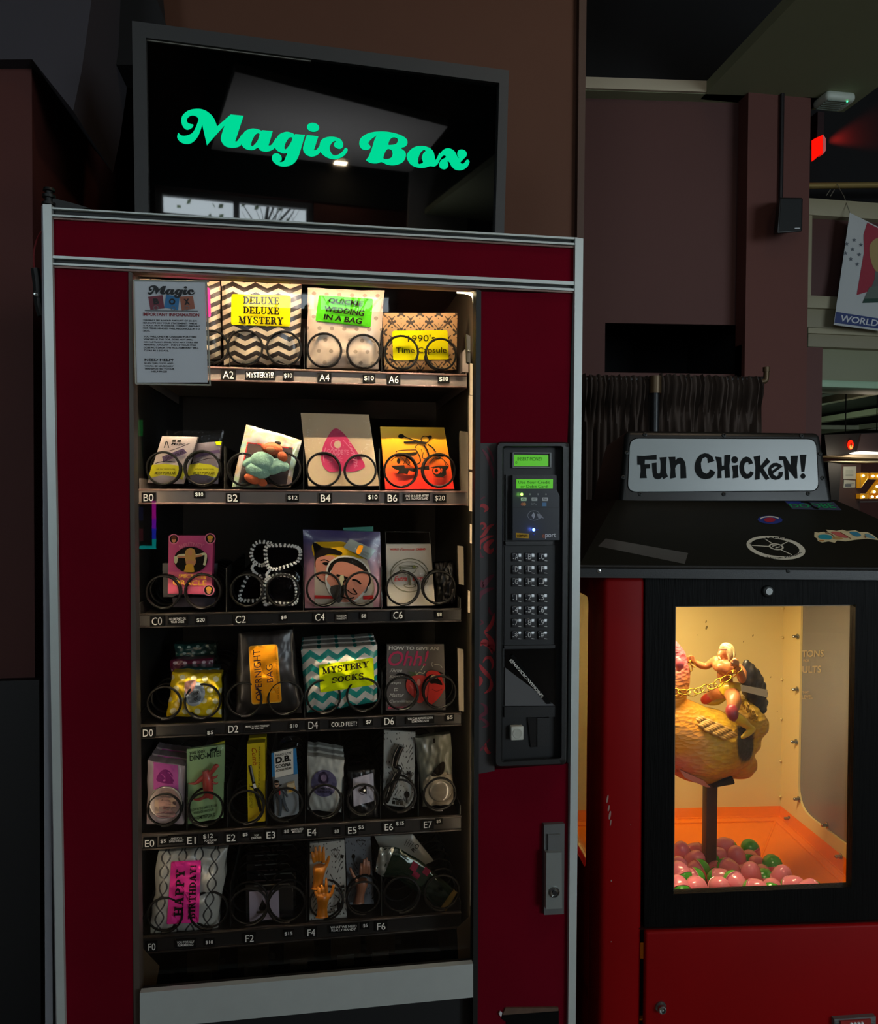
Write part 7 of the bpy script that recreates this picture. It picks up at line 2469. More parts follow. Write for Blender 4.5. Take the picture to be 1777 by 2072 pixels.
nl(tz('IMPORTANT INFORMATION', zsn, [(218, 650), (1248, 668), (1246, 728), (218, 712)], bold=.03), S_red)
for k, (s_, x1_) in enumerate((('YOU MAY SEE A HOLD AMOUNT OF $2-$30', 1200), ('PER SWIPE ON YOUR STATEMENT. THIS IS', 1205), ('A HOLD, NOT A CHARGE. CORRECT AMOUNT', 1262), ('FOR ITEMS VENDED WILL RECONCILE IN 1-2', 1256), ('DAYS.', 350))):
    y_ = 776 + 48.5 * k
    nl(tz(s_, zsn, [(216 + k, y_), (x1_, y_ + 14 * (x1_ > 400)), (x1_, y_ + 14 * (x1_ > 400) + 30), (216 + k, y_ + 30)], bold=.025), S_ink)
for k, (s_, x1_) in enumerate((('YOU WILL ONLY BE CHARGED FOR ITEMS', 1195), ('VENDED. IF THE COIL DOES NOT SPIN,', 1125), ('OR PARTIALLY SPINS, YOU MAY STILL SEE', 1225), ('PENDING AMOUNT - EVEN IF YOUR ITEM', 1180), ('DOES NOT DROP. THE HOLD AMOUNT WILL', 1234), ('CLEAR IN 1-3 DAYS.', 690))):
    y_ = 1074 + 50.5 * k
    nl(tz(s_, zsn, [(226 + 2 * k, y_), (x1_, y_ + 8), (x1_, y_ + 38), (226 + 2 * k, y_ + 30)], bold=.025), S_ink)
nl(tz('NEED HELP?', zsn, [(248, 1488), (776, 1492), (774, 1540), (248, 1538)], bold=.03), S_ink)
for k, (s_, x0_, x1_) in enumerate((('SCAN THIS CODE, AND', 244, 770), ("YOU'LL BE MAGICALLY", 246, 780), ('TRANSPORTED TO OUR', 248, 792), ('HELP PAGE!', 380, 656))):
    y_ = 1562 + 50 * k
    nl(tz(s_, zsn, [(x0_, y_), (x1_, y_ + 2), (x1_, y_ + 32), (x0_, y_ + 30)], bold=.02), S_ink)
mb.build('lettering', crd, smooth=0)
# ------------------------------------------------------------------ chicken, rider, chain and eggs in the egg machine
zc5 = Zm(1340, 1280, 6.092)
DCH = .36


def ck(a, b, d=0.0):
    """crop point to the plane through the chicken, d towards the viewer"""
    return cat(*zc5(a, b), DCH - d)


KZ = (ck(1000, 1000) - ck(0, 1000)).length / 1000     # metres per crop unit


def remeshed(mb, vox, smooth_it=3):
    """one continuous skin over the collected shapes"""
    me = bpy.data.meshes.new('tmp')
    me.from_pydata([p for p in mb.v], [], mb.f)
    ob = bpy.data.objects.new('tmp', me)
    COL.objects.link(ob)
    md = ob.modifiers.new('r', 'REMESH')
    md.mode, md.voxel_size = 'VOXEL', vox
    if smooth_it:
        sm = ob.modifiers.new('s', 'SMOOTH')
        sm.iterations, sm.factor = smooth_it, .5
    dg = bpy.context.evaluated_depsgraph_get()
    m2 = bpy.data.meshes.new_from_object(ob.evaluated_get(dg))
    vs = [v.co.copy() for v in m2.vertices]
    fs = [tuple(p.vertices) for p in m2.polygons]
    bpy.data.objects.remove(ob)
    bpy.data.meshes.remove(me)
    bpy.data.meshes.remove(m2)
    return vs, fs


def stroke(mb, pts, rads, m, sides=14, squash=1.0):
    P = [tuple(ck(*p)) for p in pts]
    n = 4
    sp = smooth(P, n, False)
    rr = [max(r_[0], 1) * KZ for r_ in smooth([(r_,) for r_ in rads], n, False)]
    mb.tube(sp, 0, m, sides, rads=rr)
    for q, r_ in ((sp[0], rr[0]), (sp[-1], rr[-1])):
        mb.ball(q, r_ * .98, m, 10)


def coat(name, fn, base, rough, bump=.3, bscale=140, clearc=.25):
    """painted plastic whose colour is stored on the skin itself"""
    m = M(name, base, rough, bump=bump, bscale=bscale, coat=clearc)
    nt = m.node_tree
    a = nt.nodes.new('ShaderNodeVertexColor')
    a.layer_name = 'paint'
    nt.links.new(a.outputs[0], nt.nodes['Principled BSDF'].inputs['Base Color'])
    return m


def paint(o, fn):
    at_ = o.data.color_attributes.new('paint', 'FLOAT_COLOR', 'POINT')
    og = ORG[o.name]
    for i, v in enumerate(o.data.vertices):
        at_.data[i].color = fn(v.co + og)


dum = m_or
# body of the bird, in profile: crop x, crop y, towards the viewer
b = MB()
stroke(b, [(-330, 1050), (-100, 1130), (180, 1230), (450, 1335), (700, 1370), (900, 1370), (1020, 1330)], [220, 400, 420, 415, 400, 300, 200], dum, 22)
stroke(b, [(100, 1500), (350, 1600), (600, 1660), (760, 1650)], [180, 220, 190, 120], dum, 20)
stroke(b, [(-330, 900), (-60, 740), (90, 520), (130, 300)], [330, 330, 250, 170], dum, 20)     # neck
stroke(b, [(120, 280), (40, 200), (-60, 150)], [150, 160, 140], dum, 16)                       # head
stroke(b, [(820, 1640), (960, 1635), (1015, 1615)], [150, 165, 160], dum, 18)                  # rump swell
stroke(b, [(940, 1150), (1080, 1110), (1130, 1130)], [230, 220, 188], dum, 18)
stroke(b, [(960, 900), (1010, 980), (1090, 1150)], [130, 190, 190], dum, 18)
vs, fs = remeshed(b, .0045, 4)
rnd = random.Random(9)
CH = empty('chicken_figure', cw(cl(ck(590, 1900)).x, DCH, zbt), 'moulded yellow and pink plastic hen on a square pole in the lit window', 'figure')
C_Y, C_YD, C_P, C_B, C_O, C_PK = [lin(h) for h in ('#d6ac28', '#a8842a', '#c97a62', '#2a2520', '#cf8a1e', '#c8606a')]


def mixc(a, b_, t):
    t = min(max(t, 0), 1)
    return tuple(a[i] * (1 - t) + b_[i] * t for i in range(4))


def crop_of(p):
    d = p - CAM
    k = d.dot(F_)
    return ((FW / 2 + FPX * d.dot(R_) / k - zc5.x) * zc5.k, (FH / 2 - FPX * d.dot(U_) / k - zc5.y) * zc5.k)


def to_flat(p):
    """where a point of the figure lies on its own profile plane (crop units)"""
    l_ = cl(p)
    q = cl(ck(0, 1000))
    ux = (l_.x - q.x) / KZ
    uy = 1000 - (l_.z - q.z) / KZ
    return ux, uy


def hen_paint(p):
    x, y = to_flat(p)
    n = noise.noise(p * 60) * .5 + noise.noise(p * 160) * .35
    c = mixc(C_Y, C_YD, .35 + n)
    c = mixc(c, C_P, (420 - x) / 380 * .9 + (y - 1150) / 700 * .55 + n * .3 if y > 800 else 0)
    c = mixc(c, C_O, (y - 1480) / 250 * ((x - 500) / 300))
    if y < 900 and x < 420:
        c = mixc(C_PK, c, (y - 330) / 380 + n * .3)
    if 720 < x < 1080 and 1040 < y < 1540:
        e = ((x - 900) / 150) ** 2 + ((y - 1290) / 230) ** 2 + n * .5
        c = mixc(C_B, c, (e - .75) * 3)
    return c


m_hen = coat('painted hen plastic', None, '#d6ac28', .55, .35, 110, .04)
_nt = m_hen.node_tree
_vo = _nt.nodes.new('ShaderNodeTexVoronoi')
_vo.inputs['Scale'].default_value = 95
_mp = _nt.nodes.new('ShaderNodeMapping')
_mp.inputs['Scale'].default_value = (.55, .8, 1.3)
_mp.inputs['Rotation'].default_value = (0, R(35), 0)
_co = _nt.nodes.new('ShaderNodeTexCoord')
_bm = _nt.nodes.new('ShaderNodeBump')
_bm.inputs['Strength'].default_value = .75
_bm.inputs['Distance'].default_value = .004
_nt.links.new(_co.outputs['Object'], _mp.inputs[0])
_nt.links.new(_mp.outputs[0], _vo.inputs['Vector'])
_nt.links.new(_vo.outputs['Distance'], _bm.inputs['Height'])
_nt.links.new(_bm.outputs[0], _nt.nodes['Principled BSDF'].inputs['Normal'])
hb = MB()
hb.add(vs, fs, m_hen)
body = hb.build('body', CH, smooth=180)
paint(body, hen_paint)
# tail fan: overlapping dark feathers
tl_ = MB()
for k, (x0, y0, x1, y1, w) in enumerate(((1020, 760, 1045, 330, 62), (1050, 800, 1110, 380, 66), (1080, 830, 1170, 440, 66), (1100, 860, 1220, 520, 64), (1120, 900, 1262, 610, 60), (1130, 940, 1285, 710, 56), (1120, 980, 1300, 830, 56), (1110, 1010, 1290, 930, 52), (1000, 700, 1010, 400, 50))):
    for sgn in (0, 1):
        P = [ck(x0 + (x1 - x0) * t, y0 + (y1 - y0) * t, 30 * KZ * (1 - t) * 0 + (.012 if sgn == 0 else -.012) + .004 * (k % 2)) for t in (0, .25, .5, .75, .93, 1)]
        tl_.tube(P, 0, dum, 10, rads=[w * KZ * f_ for f_ in (.6, .9, 1, .95, .7, .3)])
vs, fs = remeshed(tl_, .004, 2)
tm = MB()
tm.add(vs, fs, coat('painted tail plastic', None, '#2a2622', .42, .6, 200))
tail = tm.build('tail', CH, smooth=180)
C_T, C_TG = lin('#2b2723'), lin('#6d6250')
paint(tail, lambda p: mixc(C_T, C_TG, noise.noise(p * 90) * .8 - .1))
# feather ruff under the tail
rf = MB()
for i in range(46):
    t = rnd.random()
    x, y = 965 + 230 * t + rnd.uniform(-30, 30), 780 + 330 * t + rnd.uniform(-40, 60)
    L = rnd.uniform(35, 60)
    P = [ck(x, y, .050 - .02 * t), ck(x + L * .3, y + L * .7, .058 - .02 * t), ck(x + L * .4, y + L * 1.3, .052 - .02 * t)]
    rf.tube(P, 0, M('ruff yellow', '#c9a032', .45), 6, rads=[5 * KZ, 14 * KZ, 3 * KZ])
rf.build('ruff_feather', CH, smooth=60)
# wing: rows of raised feather blades
m_wing = M('wing tan', '#b48c44', .5, coat=.05)
for j in range(6):
    for i in range(5):
        x0, y0 = 352 + i * 92 + j * 20 + (46 if j % 2 else 0), 985 + i * 40 + j * 36 + (20 if j % 2 else 0)
        if x0 > 800 or y0 > 1270:
            continue
        L = 92 + 14 * i
        P = []
        for t in (0, .3, .6, .85, 1):
            x, y = x0 + L * t, y0 + L * .46 * t
            P.append(ck(x, y, KZ * math.sqrt(max(418 ** 2 - (1355 - y) ** 2, 0)) - .0015 + .004 * t))
        fm = MB()
        fm.tube(P, 0, m_wing, 10, rads=[r_ * KZ for r_ in (8, 20, 23, 17, 5)])
        fm.build('wing_feather', CH, smooth=60)
# eye, comb and wattle on the hidden head, pink wattle shape at the neck
em_ = MB()
stroke(em_, [(190, 330, .055), (215, 390, .06), (205, 450, .055)], [40, 55, 30], M('wattle rose', '#b8505a', .4), 14)
em_.build('wattle', CH, smooth=60)
em_ = MB()
stroke(em_, [(60, 80), (-20, 20), (-100, 30)], [50, 60, 40], M('comb red', '#b83a34', .4), 12)
em_.build('comb', CH, smooth=60)
bk_ = MB()
stroke(bk_, [(-180, 170), (-260, 200)], [50, 10], M('beak amber', '#d89a3a', .4), 10)
bk_.build('beak', CH, smooth=60)
# seat plates and pole
pl_ = MB()
pl_.prism([ck(*p, .05) for p in ((215, 1690), (520, 1830), (600, 1910), (540, 1905), (280, 1790))], CEY * .1, M('plate pink', '#b8705c', .5))
pl_.build('seat_plate', CH)
pl_ = MB()
pl_.prism([ck(*p, .04) for p in ((690, 1860), (870, 1780), (897, 1850), (890, 1868), (640, 1912))], CEY * .09, M('bracket black', '#22201c', .5))
pl_.build('bracket', CH)
pl_ = MB()
p0, p1 = cl(cat(1437, 1600, DCH)), cl(cat(1434, 1800, DCH - .1))
hw_ = 11.5 * 1.95 / 1550
pl_.box((p0.x - hw_, DCH - hw_, zbt - .02), (p0.x + hw_, DCH + hw_, p0.z + .03), M('pole brown', '#4a3226', .45, vary=.2, vscale=30), .003, 2, CFR)
pl_.build('pole', CH)

# ---- the rider
m_rsk = M('rider skin plastic', '#b87444', .42, coat=.2)
m_ryel = M('rider yellow', '#d8bc2c', .4, coat=.2)
m_rred = M('rider knee red', '#c03a1c', .4, coat=.2)
m_rhair = M('rider blond hair', '#d8c088', .5, bump=.6, bscale=250)
RD = empty('toy_wrestler', ck(800, 930, .03), 'muscular long haired blond toy wrestler in yellow trunks riding the plastic hen', 'figure')
NF = .10         # near leg and arm stand this far in front of the hen's middle
r = MB()


def rs(pts, rads, sides=12):
    stroke(r, pts, rads, m_rsk, sides)


rs([(815, 700, .03), (800, 620, .03), (775, 520, .03), (790, 400, .03), (800, 330, .03)], [85, 72, 92, 82, 42])
rs([(690, 410, .03), (790, 430, .045), (900, 430, .05)], [70, 85, 72])
rs([(715, 430, .055), (800, 470, .06)], [60, 60])
rs([(780, 330, .03), (775, 260, .03), (770, 200, .03)], [45, 62, 58])               # neck, skull
rs([(725, 235, .03), (712, 285, .035), (745, 335, .035)], [30, 30, 28])              # face front, jaw
rs([(706, 250, .034), (696, 278, .036)], [10, 12], 8)                                # nose
rs([(925, 430, .06), (985, 500, .075), (985, 580, .09)], [62, 58, 45])               # near upper arm
rs([(985, 580, .09), (960, 500, .115), (920, 430, .12), (905, 390, .12)], [45, 48, 34, 34])   # forearm up
rs([(905, 385, .12), (900, 350, .12)], [44, 40])
for k in range(4):
    rs([(935 - 2 * k, 350 + 17 * k, .128), (890, 335 + 17 * k, .142), (852, 350 + 16 * k, .134), (862, 362 + 16 * k, .122)], [11, 12, 11, 9], 8)
rs([(880, 400, .135), (862, 385, .145), (850, 365, .146)], [13, 12, 9], 8)
rs([(680, 340, .02), (620, 370, .01), (540, 420, .0)], [56, 50, 38])                 # far arm
rs([(540, 420, .0), (470, 400, .0), (400, 365, .0)], [38, 42, 28])
rs([(395, 360, .0), (355, 330, .0)], [34, 36])
for k in range(4):
    rs([(390, 300 + 22 * k, .004), (350, 290 + 24 * k, .018), (315, 305 + 24 * k, .014), (320, 318 + 23 * k, .002)], [11, 12, 11, 9], 8)
rs([(350, 300, .01), (362, 280, .012)], [13, 10], 8)
rs([(850, 740, .05), (885, 830, .085), (870, 950, .10)], [92, 84, 66])               # near thigh
rs([(760, 730, .02), (660, 750, -.01), (560, 810, -.02)], [80, 72, 58])              # far thigh
vs, fs = remeshed(r, .0022, 2)
rb = MB()
rb.add(vs, fs, m_rsk)
rb.build('body', RD, smooth=180)


def rpart(name, strokes_, m, vox=.0022):
    mb = MB()
    for pts, rads in strokes_:
        stroke(mb, pts, rads, m, 12)
    v_, f_ = remeshed(mb, vox, 2)
    o_ = MB()
    o_.add(v_, f_, m)
    return o_.build(name, RD, smooth=180)


rpart('hair', [([(735, 190, .03), (775, 165, .035), (830, 190, .035), (860, 260, .04), (855, 320, .05)], [30, 42, 50, 44, 34]), ([(770, 170, .06), (820, 210, .065), (840, 290, .07), (835, 340, .07)], [30, 40, 36, 22]), ([(760, 170, .01), (820, 230, .0), (840, 310, .0)], [36, 44, 30])], m_rhair)
rpart('headband', [([(705, 215, .04), (740, 205, .062), (790, 205, .075)], [11, 12, 11])], M('headband dusk', '#a06a54', .5), .0015)
rpart('moustache', [([(700, 300, .045), (712, 318, .055), (730, 340, .058)], [12, 12, 8])], m_rhair, .0015)
rpart('trunks', [([(770, 690, .035), (830, 700, .05), (930, 670, .045)], [76, 88, 60]), ([(770, 740, .05), (800, 770, .06)], [40, 20])], m_ryel)
rpart('knee_pad', [([(858, 955, .105), (868, 1010, .108), (880, 1040, .105)], [72, 70, 55])], M('rider knee maroon', '#8a2a34', .4, coat=.2))
rpart('knee_pad', [([(575, 800, -.018), (530, 830, -.02)], [62, 58])], m_rred)
rpart('boot', [([(900, 1030, .105), (980, 1090, .10), (1070, 1160, .092), (1120, 1190, .088)], [58, 60, 40, 34]), ([(1120, 1190, .088), (1060, 1240, .096), (990, 1290, .098)], [32, 36, 22])], m_ryel)
rpart('boot', [([(580, 850, -.02), (680, 840, -.015), (780, 790, -.01)], [48, 52, 34])], m_ryel)
# dull tape that straps the figure to the tail
tp = MB()
tp.add([ck(965, 640, .105), ck(1295, 705, .045), ck(1300, 800, .045), ck(975, 720, .105)], [(0, 1, 2, 3)], clear('strap tape', gloss=.8, rough=.25, haze=.30))
tp.add([ck(1295, 705, .045), ck(1305, 705, -.03), ck(1308, 800, -.03), ck(1300, 800, .045)], [(0, 1, 2, 3)], clear('strap tape', gloss=.8, rough=.25, haze=.30))
tp.build('strap_tape', label='milky tape strip strapping the toy wrestler to the black tail', cat='tape', smooth=0)

# ---- chain
m_gold = M('gold chain', '#c99b2c', .25, metal=.85)
CHN = empty('chain', ck(560, 690, .12), 'gold link chain looped from the hen neck to the rider fists', 'chain')


def link(c, d, w, h, tilt):
    mb = MB()
    d = d.normalized()
    sd = d.cross(CEY * -1).normalized()
    sd = (sd * math.cos(tilt) - CEY * math.sin(tilt)).normalized()
    mb.tube([c + d * (math.cos(a) * w) + sd * (math.sin(a) * h) for a in [2 * math.pi * i / 20 for i in range(20)]], 6.2 * KZ, m_gold, 8, True)
    mb.build('link', CHN, smooth=60)


path = [(60, 700, .10), (160, 735, .125), (290, 735, .135), (395, 735, .135), (480, 705, .13), (570, 680, .125), (655, 650, .12), (730, 600, .118), (790, 570, .12), (850, 520, .125), (900, 480, .135), (960, 440, .13)]
sp = smooth([tuple(ck(*p)) for p in path], 8, False)
L = [0]
for i in range(1, len(sp)):
    L.append(L[-1] + math.dist(sp[i], sp[i - 1]))
n = 11
for k in range(n):
    s_ = L[-1] * (k + .5) / n
    i = next(j for j in range(1, len(L)) if L[j] >= s_)
    t = (s_ - L[i - 1]) / (L[i] - L[i - 1])
    c = V(sp[i - 1]).lerp(V(sp[i]), t)
    link(c, V(sp[i]) - V(sp[i - 1]), 66 * KZ, 40 * KZ, (.3 if k % 2 else 1.1))
for (x, y), d_, t_ in (((345, 430), (.3, 1), .3), ((335, 480), (.1, 1), 1.0), ((375, 385), (.6, .7), .6)):
    link(ck(x, y, .02), ck(x + d_[0] * 100, y + d_[1] * 100, .02) - ck(x, y, .02), 46 * KZ, 28 * KZ, t_)

# ---- eggs
ze = Zm(1160, 1580, 2.88)
m_epk = M('egg pink', '#e0809a', .22, coat=.6, vary=.06, vscale=30)
m_egr = M('egg green', '#46a83a', .22, coat=.6, vary=.06, vscale=30)


def egg_half(top):
    rr, hh = .0205, .054
    prof = []
    for i in range(11):
        t = i / 10
        if top:       # pointed half
            prof.append((rr * math.cos(t * math.pi / 2) ** .9, .031 * math.sin(t * math.pi / 2)))
        else:
            prof.append((rr * math.cos(t * math.pi / 2), -.0215 * math.sin(t * math.pi / 2)))
    return prof


def egg_proto(flip):
    e_ = empty('plastic_egg', (0, 0, 0))
    mb = MB()
    mb.lathe((0, 0, 0), (0, 0, 1), [(.0212, -.0015), (.0213, .0005)] + egg_half(True), m_epk, 22)
    a_ = mb.build('pink_half', e_, smooth=180)
    mb = MB()
    mb.lathe((0, 0, 0), (0, 0, 1), egg_half(False)[::-1], m_egr, 22)
    b_ = mb.build('green_half', e_, smooth=180)
    return e_


# (x, y in the crop, depth, pointed pink end: angle in the picture, lean towards the viewer, note)
EGGS = [
    (632, 425, .42, 95, 10, 'pink egg with its green foot showing at the window edge, top of the pile'), (722, 418, .46, 170, 0, 'pink egg lying on its side just behind the pole'), (705, 472, .38, 60, 20, 'pink egg standing beside the pole on its near side'),
    (632, 548, .27, 110, -50, 'green end egg facing out low at the window edge'), (612, 512, .33, 90, 20, 'pink egg half hidden above the green end egg'), (728, 520, .33, 200, 10, 'pink egg with green end touching the pole'),
    (895, 388, .48, 155, 5, 'pink egg lying high on the pile with its green end turned to the tray'), (832, 448, .43, 20, -20, 'green end egg peeking out past the pole'), (1035, 405, .50, -70, 10, 'topmost tilted egg, green cap up and pink body down'),
    (950, 450, .42, 92, 10, 'pink pointed egg with a green foot in the middle of the pile'), (1030, 465, .45, 30, -60, 'green end egg wedged below the topmost tilted egg'), (905, 512, .33, 20, 70, 'big pink egg pointing at the glass'),
    (1082, 512, .41, 100, -35, 'egg with pink behind and green front in the gap of the pile'), (1036, 548, .27, 95, 12, 'pink cone egg with a green foot near the glass'), (1165, 500, .36, -80, 15, 'green capped egg at the open side of the pile'),
    (1215, 568, .25, 80, 12, 'pink topped green egg resting against the orange slope'), (1115, 585, .28, -95, 25, 'small showing pink egg under a green one'), (1104, 558, .33, 40, -60, 'green end egg squeezed behind the pink one'),
    (945, 592, .22, -30, 75, 'plain pink egg end low in the front row'), (852, 572, .27, 30, 40, 'pink egg behind the front row beside the pole'), (853, 622, .20, 100, 50, 'pink egg cut off by the sill beside the pole'),
    (698, 570, .27, 190, 10, 'brownish pink egg lying in shade beside the pole'), (716, 622, .20, 150, 50, 'pink egg low by the sill next to the pole'), (622, 632, .18, 90, -60, 'dark green egg end in the bottom corner of the window'),
    (1280, 618, .18, 60, 45, 'outermost pink egg low on the slope'), (1062, 636, .17, 40, 50, 'pale pink egg sunk at the sill below the pink cone egg'), (1160, 640, .16, 20, -60, 'green egg end sunk at the sill'), (1385, 640, .13, 170, 20, 'last egg, a pink sliver far along the sill'),
    (838, 535, .36, 60, -70, 'small green end showing beside the pole'), (985, 560, .36, 80, 20, 'pink egg buried behind the big pink one'), (790, 500, .45, 100, 0, 'pink egg hidden mostly by the pole'),
]
proto = egg_proto(False)
for k, (x, y, d, ang, lean, lab) in enumerate(EGGS):
    if k == 0:
        e_ = proto
    else:
        e_ = proto.copy()
        COL.objects.link(e_)
        for ch in proto.children:
            c2_ = ch.copy()
            COL.objects.link(c2_)
            c2_.parent = e_
    p = cat(*ze(x, y), d * .92)
    dirv = (CEX * math.cos(R(ang)) + V((0, 0, 1)) * math.sin(R(ang))) * math.cos(R(lean)) - CEY * math.sin(R(lean))
    sc_k = (d * .92 + 1.55) / 1.75
    e_.rotation_mode = 'QUATERNION'
    e_.rotation_quaternion = dirv.to_track_quat('Z', 'Y')
    e_.location = p - dirv * .004
    e_.scale = (1.2, 1.2, 1.2)
    tag(e_, lab, 'egg', 'plastic eggs in the orange tray')
# ------------------------------------------------------------------ curtain, speaker, signs and the room beyond
# pipe and drape
DY = 1.35
m_cur = M('brown grey curtain cloth', '#3b312b', .85, bump=.25, bscale=250)
cy0, cy1 = at(1250, 757, DY).z, at(1250, 905, DY).z
rod = empty('pipe_and_drape', at(1325, 1100, DY), 'dark gathered curtain hung on a black pipe frame behind the egg machine', 'curtain')
for (xa, xb, nm) in ((1150, 1318, 0), (1334, 1543, 1)):
    a, b = at(xa, 757, DY), at(xb, 757, DY)
    Lc = b.x - a.x
    nfold = 9 if nm else 7
    zb_ = .35

    def cf(u, v):
        x = a.x + Lc * u
        ph = u * nfold * 6.283
        amp = .010 + .022 * (1 - v) ** .6 if v < .93 else .009
        w = math.sin(ph + 1.3 * math.sin(u * 9)) + .45 * math.sin(2.3 * ph + u * 17)
        rl = -.022 * math.exp(-((v - .965) / .02) ** 2)
        hd_ = min(max((v - .87) / .05, 0), 1)
        w = w * (1 - hd_) + hd_ * (math.sin(2.7 * ph + 2 * math.sin(u * 13)) + .3 * math.sin(5.1 * ph))
        return V((x + .006 * math.sin(ph * .7) * (1 - v), DY + amp * w + rl, zb_ + (a.z + .004 * math.sin(ph * 1.7) - zb_) * v))
    mb = MB()
    mb.grid(cf, nfold * 12, 40, m_cur, uv=False)
    mb.build('curtain_panel', rod, smooth=80)
m_pipe = M('black steel pipe', '#26282a', .35, metal=.5)
m_brz = M('bronze fitting', '#5a4a34', .4, metal=.5)
mb = MB()
mb.tube([at(1150, 768, DY + .01), at(1552, 768, DY + .01)], .012, m_pipe, 12)
mb.build('rail', rod)
mb = MB()
p = at(1326, 780, DY - .03)
mb.tube([V((p.x, p.y, 0)), V((p.x, p.y, p.z))], .0165, m_pipe, 14)
mb.build('pole', rod)
mb = MB()
mb.tube([V((p.x, p.y, p.z - .03)), V((p.x, p.y, p.z + .035))], .023, m_brz, 14)
mb.build('pipe_tee', rod)
mb = MB()
q = [at(x, y, DY) for x, y in ((1540, 772), (1549, 770), (1551, 758), (1551, 744))]
mb.tube([tuple(v) for v in smooth([tuple(v) for v in q], 4, False)], .011, m_brz, 12)
mb.tube([at(1551, 752, DY), at(1551, 743, DY)], .0135, m_brz, 12)
mb.build('pipe_elbow', rod)

# speaker on the pilaster
zsp = Zm(1150, 0, 2.834)
sp_ = empty('wall_speaker', at(1598, 480, PY - .1), 'small black loudspeaker tilted out from the pilaster', 'speaker')
SPY = PY - .16
m_spk = M('speaker black', '#151718', .5, bump=.1, bscale=500)
f4 = [at(*zsp(x, y), SPY) for x, y in ((1212, 1132), (1346, 1134), (1342, 1330), (1196, 1340))]
b4 = [at(*zsp(x, y), SPY + .12) for x, y in ((1200, 1145), (1338, 1140), (1332, 1300), (1176, 1345))]
mb = MB()
bm = bmesh.new()
vv = [bm.verts.new(p) for p in (f4[3], f4[2], f4[1], f4[0], b4[3], b4[2], b4[1], b4[0])]
for f in ((0, 1, 2, 3), (5, 4, 7, 6), (4, 0, 3, 7), (1, 5, 6, 2), (3, 2, 6, 7), (4, 5, 1, 0)):
    bm.faces.new([vv[i] for i in f])
bmesh.ops.bevel(bm, geom=bm.edges[:], offset=.008, segments=3, affect='EDGES', profile=.5)
bm.verts.index_update()
mb.add([v.co.copy() for v in bm.verts], [tuple(v.index for v in f.verts) for f in bm.faces], m_spk)
bm.free()
mb.build('cabinet', sp_)
mb = MB()
mb.slab([zsp(*p) for p in ((1222, 1142), (1338, 1144), (1334, 1320), (1208, 1328))], SPY - .002, .004, M('speaker grille', '#1e2122', .8, bump=.5, bscale=1500))
mb.build('grille', sp_)
mb = MB()
mb.slab([zsp(*p) for p in ((1300, 1306), (1330, 1306), (1330, 1311), (1300, 1311))], SPY - .003, .002, m_wh)
mb.build('badge', sp_)
mb = MB()
mb.tube([at(*zsp(1270, 1240), SPY + .1), at(*zsp(1270, 1240), PY + .01)], .02, m_spk, 10)
mb.build('bracket', sp_)

# emergency unit on the soffit
zem = Zm(1150, 0, 2.834)
eu = empty('emergency_unit', onplane(1680, 205, V((0, 0, ZS)), V((0, 0, 1))), 'white ribbed box with a tiny green lamp fixed under the soffit', 'emergency light')
ec = onplane(1690, 196, V((0, 0, ZS)), V((0, 0, 1)))
mb = MB()
mb.box((ec.x - .085, ec.y - .06, ZS - .045), (ec.x + .075, ec.y + .06, ZS + .002), M('emergency white', '#b8c0b4', .45), .02, 3)
mb.build('housing', eu)
mb = MB()
for k in range(6):
    mb.box((ec.x - .075, ec.y - .05 + .017 * k, ZS - .048), (ec.x + .04, ec.y - .043 + .017 * k, ZS - .044), M('emergency vent', '#7d8a80', .5))
mb.build('vent_rib', eu)
mb = MB()
mb.ball((ec.x + .03, ec.y - .05, ZS - .046), .004, emis('led soft green', '#40ff90', 4), 8)
mb.build('status_led', eu)

# black bulkhead behind the brass rail, exit box
FY = 3.3
struct(MB().box((at(1634, 300, FY + .4).x, FY + .4, at(1700, 404, FY + .4).z), (9.5, FY + .5, HZ), m_black), 'wall_upper')
zex = Zm(1150, 0, 2.834)
xb_ = empty('exit_sign', at(1660, 300, FY), 'red glowing exit box on the dark wall, seen from its edge', 'exit sign')
m_exr = emis('exit red', '#ff1408', 1.0)
mb = MB()
mb.prism([at(*zex(*p), FY) for p in ((1412, 795), (1462, 772), (1462, 870), (1412, 916))], V((.0, .03, 0)), m_exr)
mb.build('face', xb_)
mb = MB()
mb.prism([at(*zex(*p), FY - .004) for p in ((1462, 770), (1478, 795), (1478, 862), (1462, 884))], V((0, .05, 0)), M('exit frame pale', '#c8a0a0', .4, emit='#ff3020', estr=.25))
mb.build('edge_frame', xb_)
mb = MB()
mb.box((at(1655, 230, FY + .02).x, FY + .02, at(1655, 280, FY).z), (at(1672, 230, FY).x, FY + .405, at(1655, 222, FY).z), M('exit bracket', '#2a0c10', .6))
mb.build('bracket', xb_)
l = bpy.data.lights.new('exit glow', 'SPOT')
l.energy, l.color, l.spot_size, l.spot_blend, l.shadow_soft_size = 26, (1, .03, .02), R(46), .9, .02
o = bpy.data.objects.new('exit glow', l)
src = at(1672, 284, FY + .36)
o.location = src
o.rotation_euler = (at(1777, 262, FY + .40) - src).to_track_quat('-Z', 'Y').to_euler()
COL.objects.link(o)

# brass rail
ra, rb_ = at(1634, 376, FY + .1), at(2000, 372, FY + .1)
MB().tube([ra, rb_], .021, M('brass rail', '#a89058', .4, metal=.45), 12).build('brass_rail', label='horizontal brass rail above the cream panelled beam', cat='rail')
# panelled beam, cream mouldings
m_pan = M('beam panel oxblood', '#4e2c28', .7, vary=.06)
x9 = 5.2


def band(name, xl, y0, y1, Y, dep, m, struct_=True):
    a, b = at(xl, y0, Y), at(xl, y1, Y)
    mb = MB().box((a.x, Y, b.z), (x9, Y + dep, a.z), m, .003)
    return struct(mb, name)


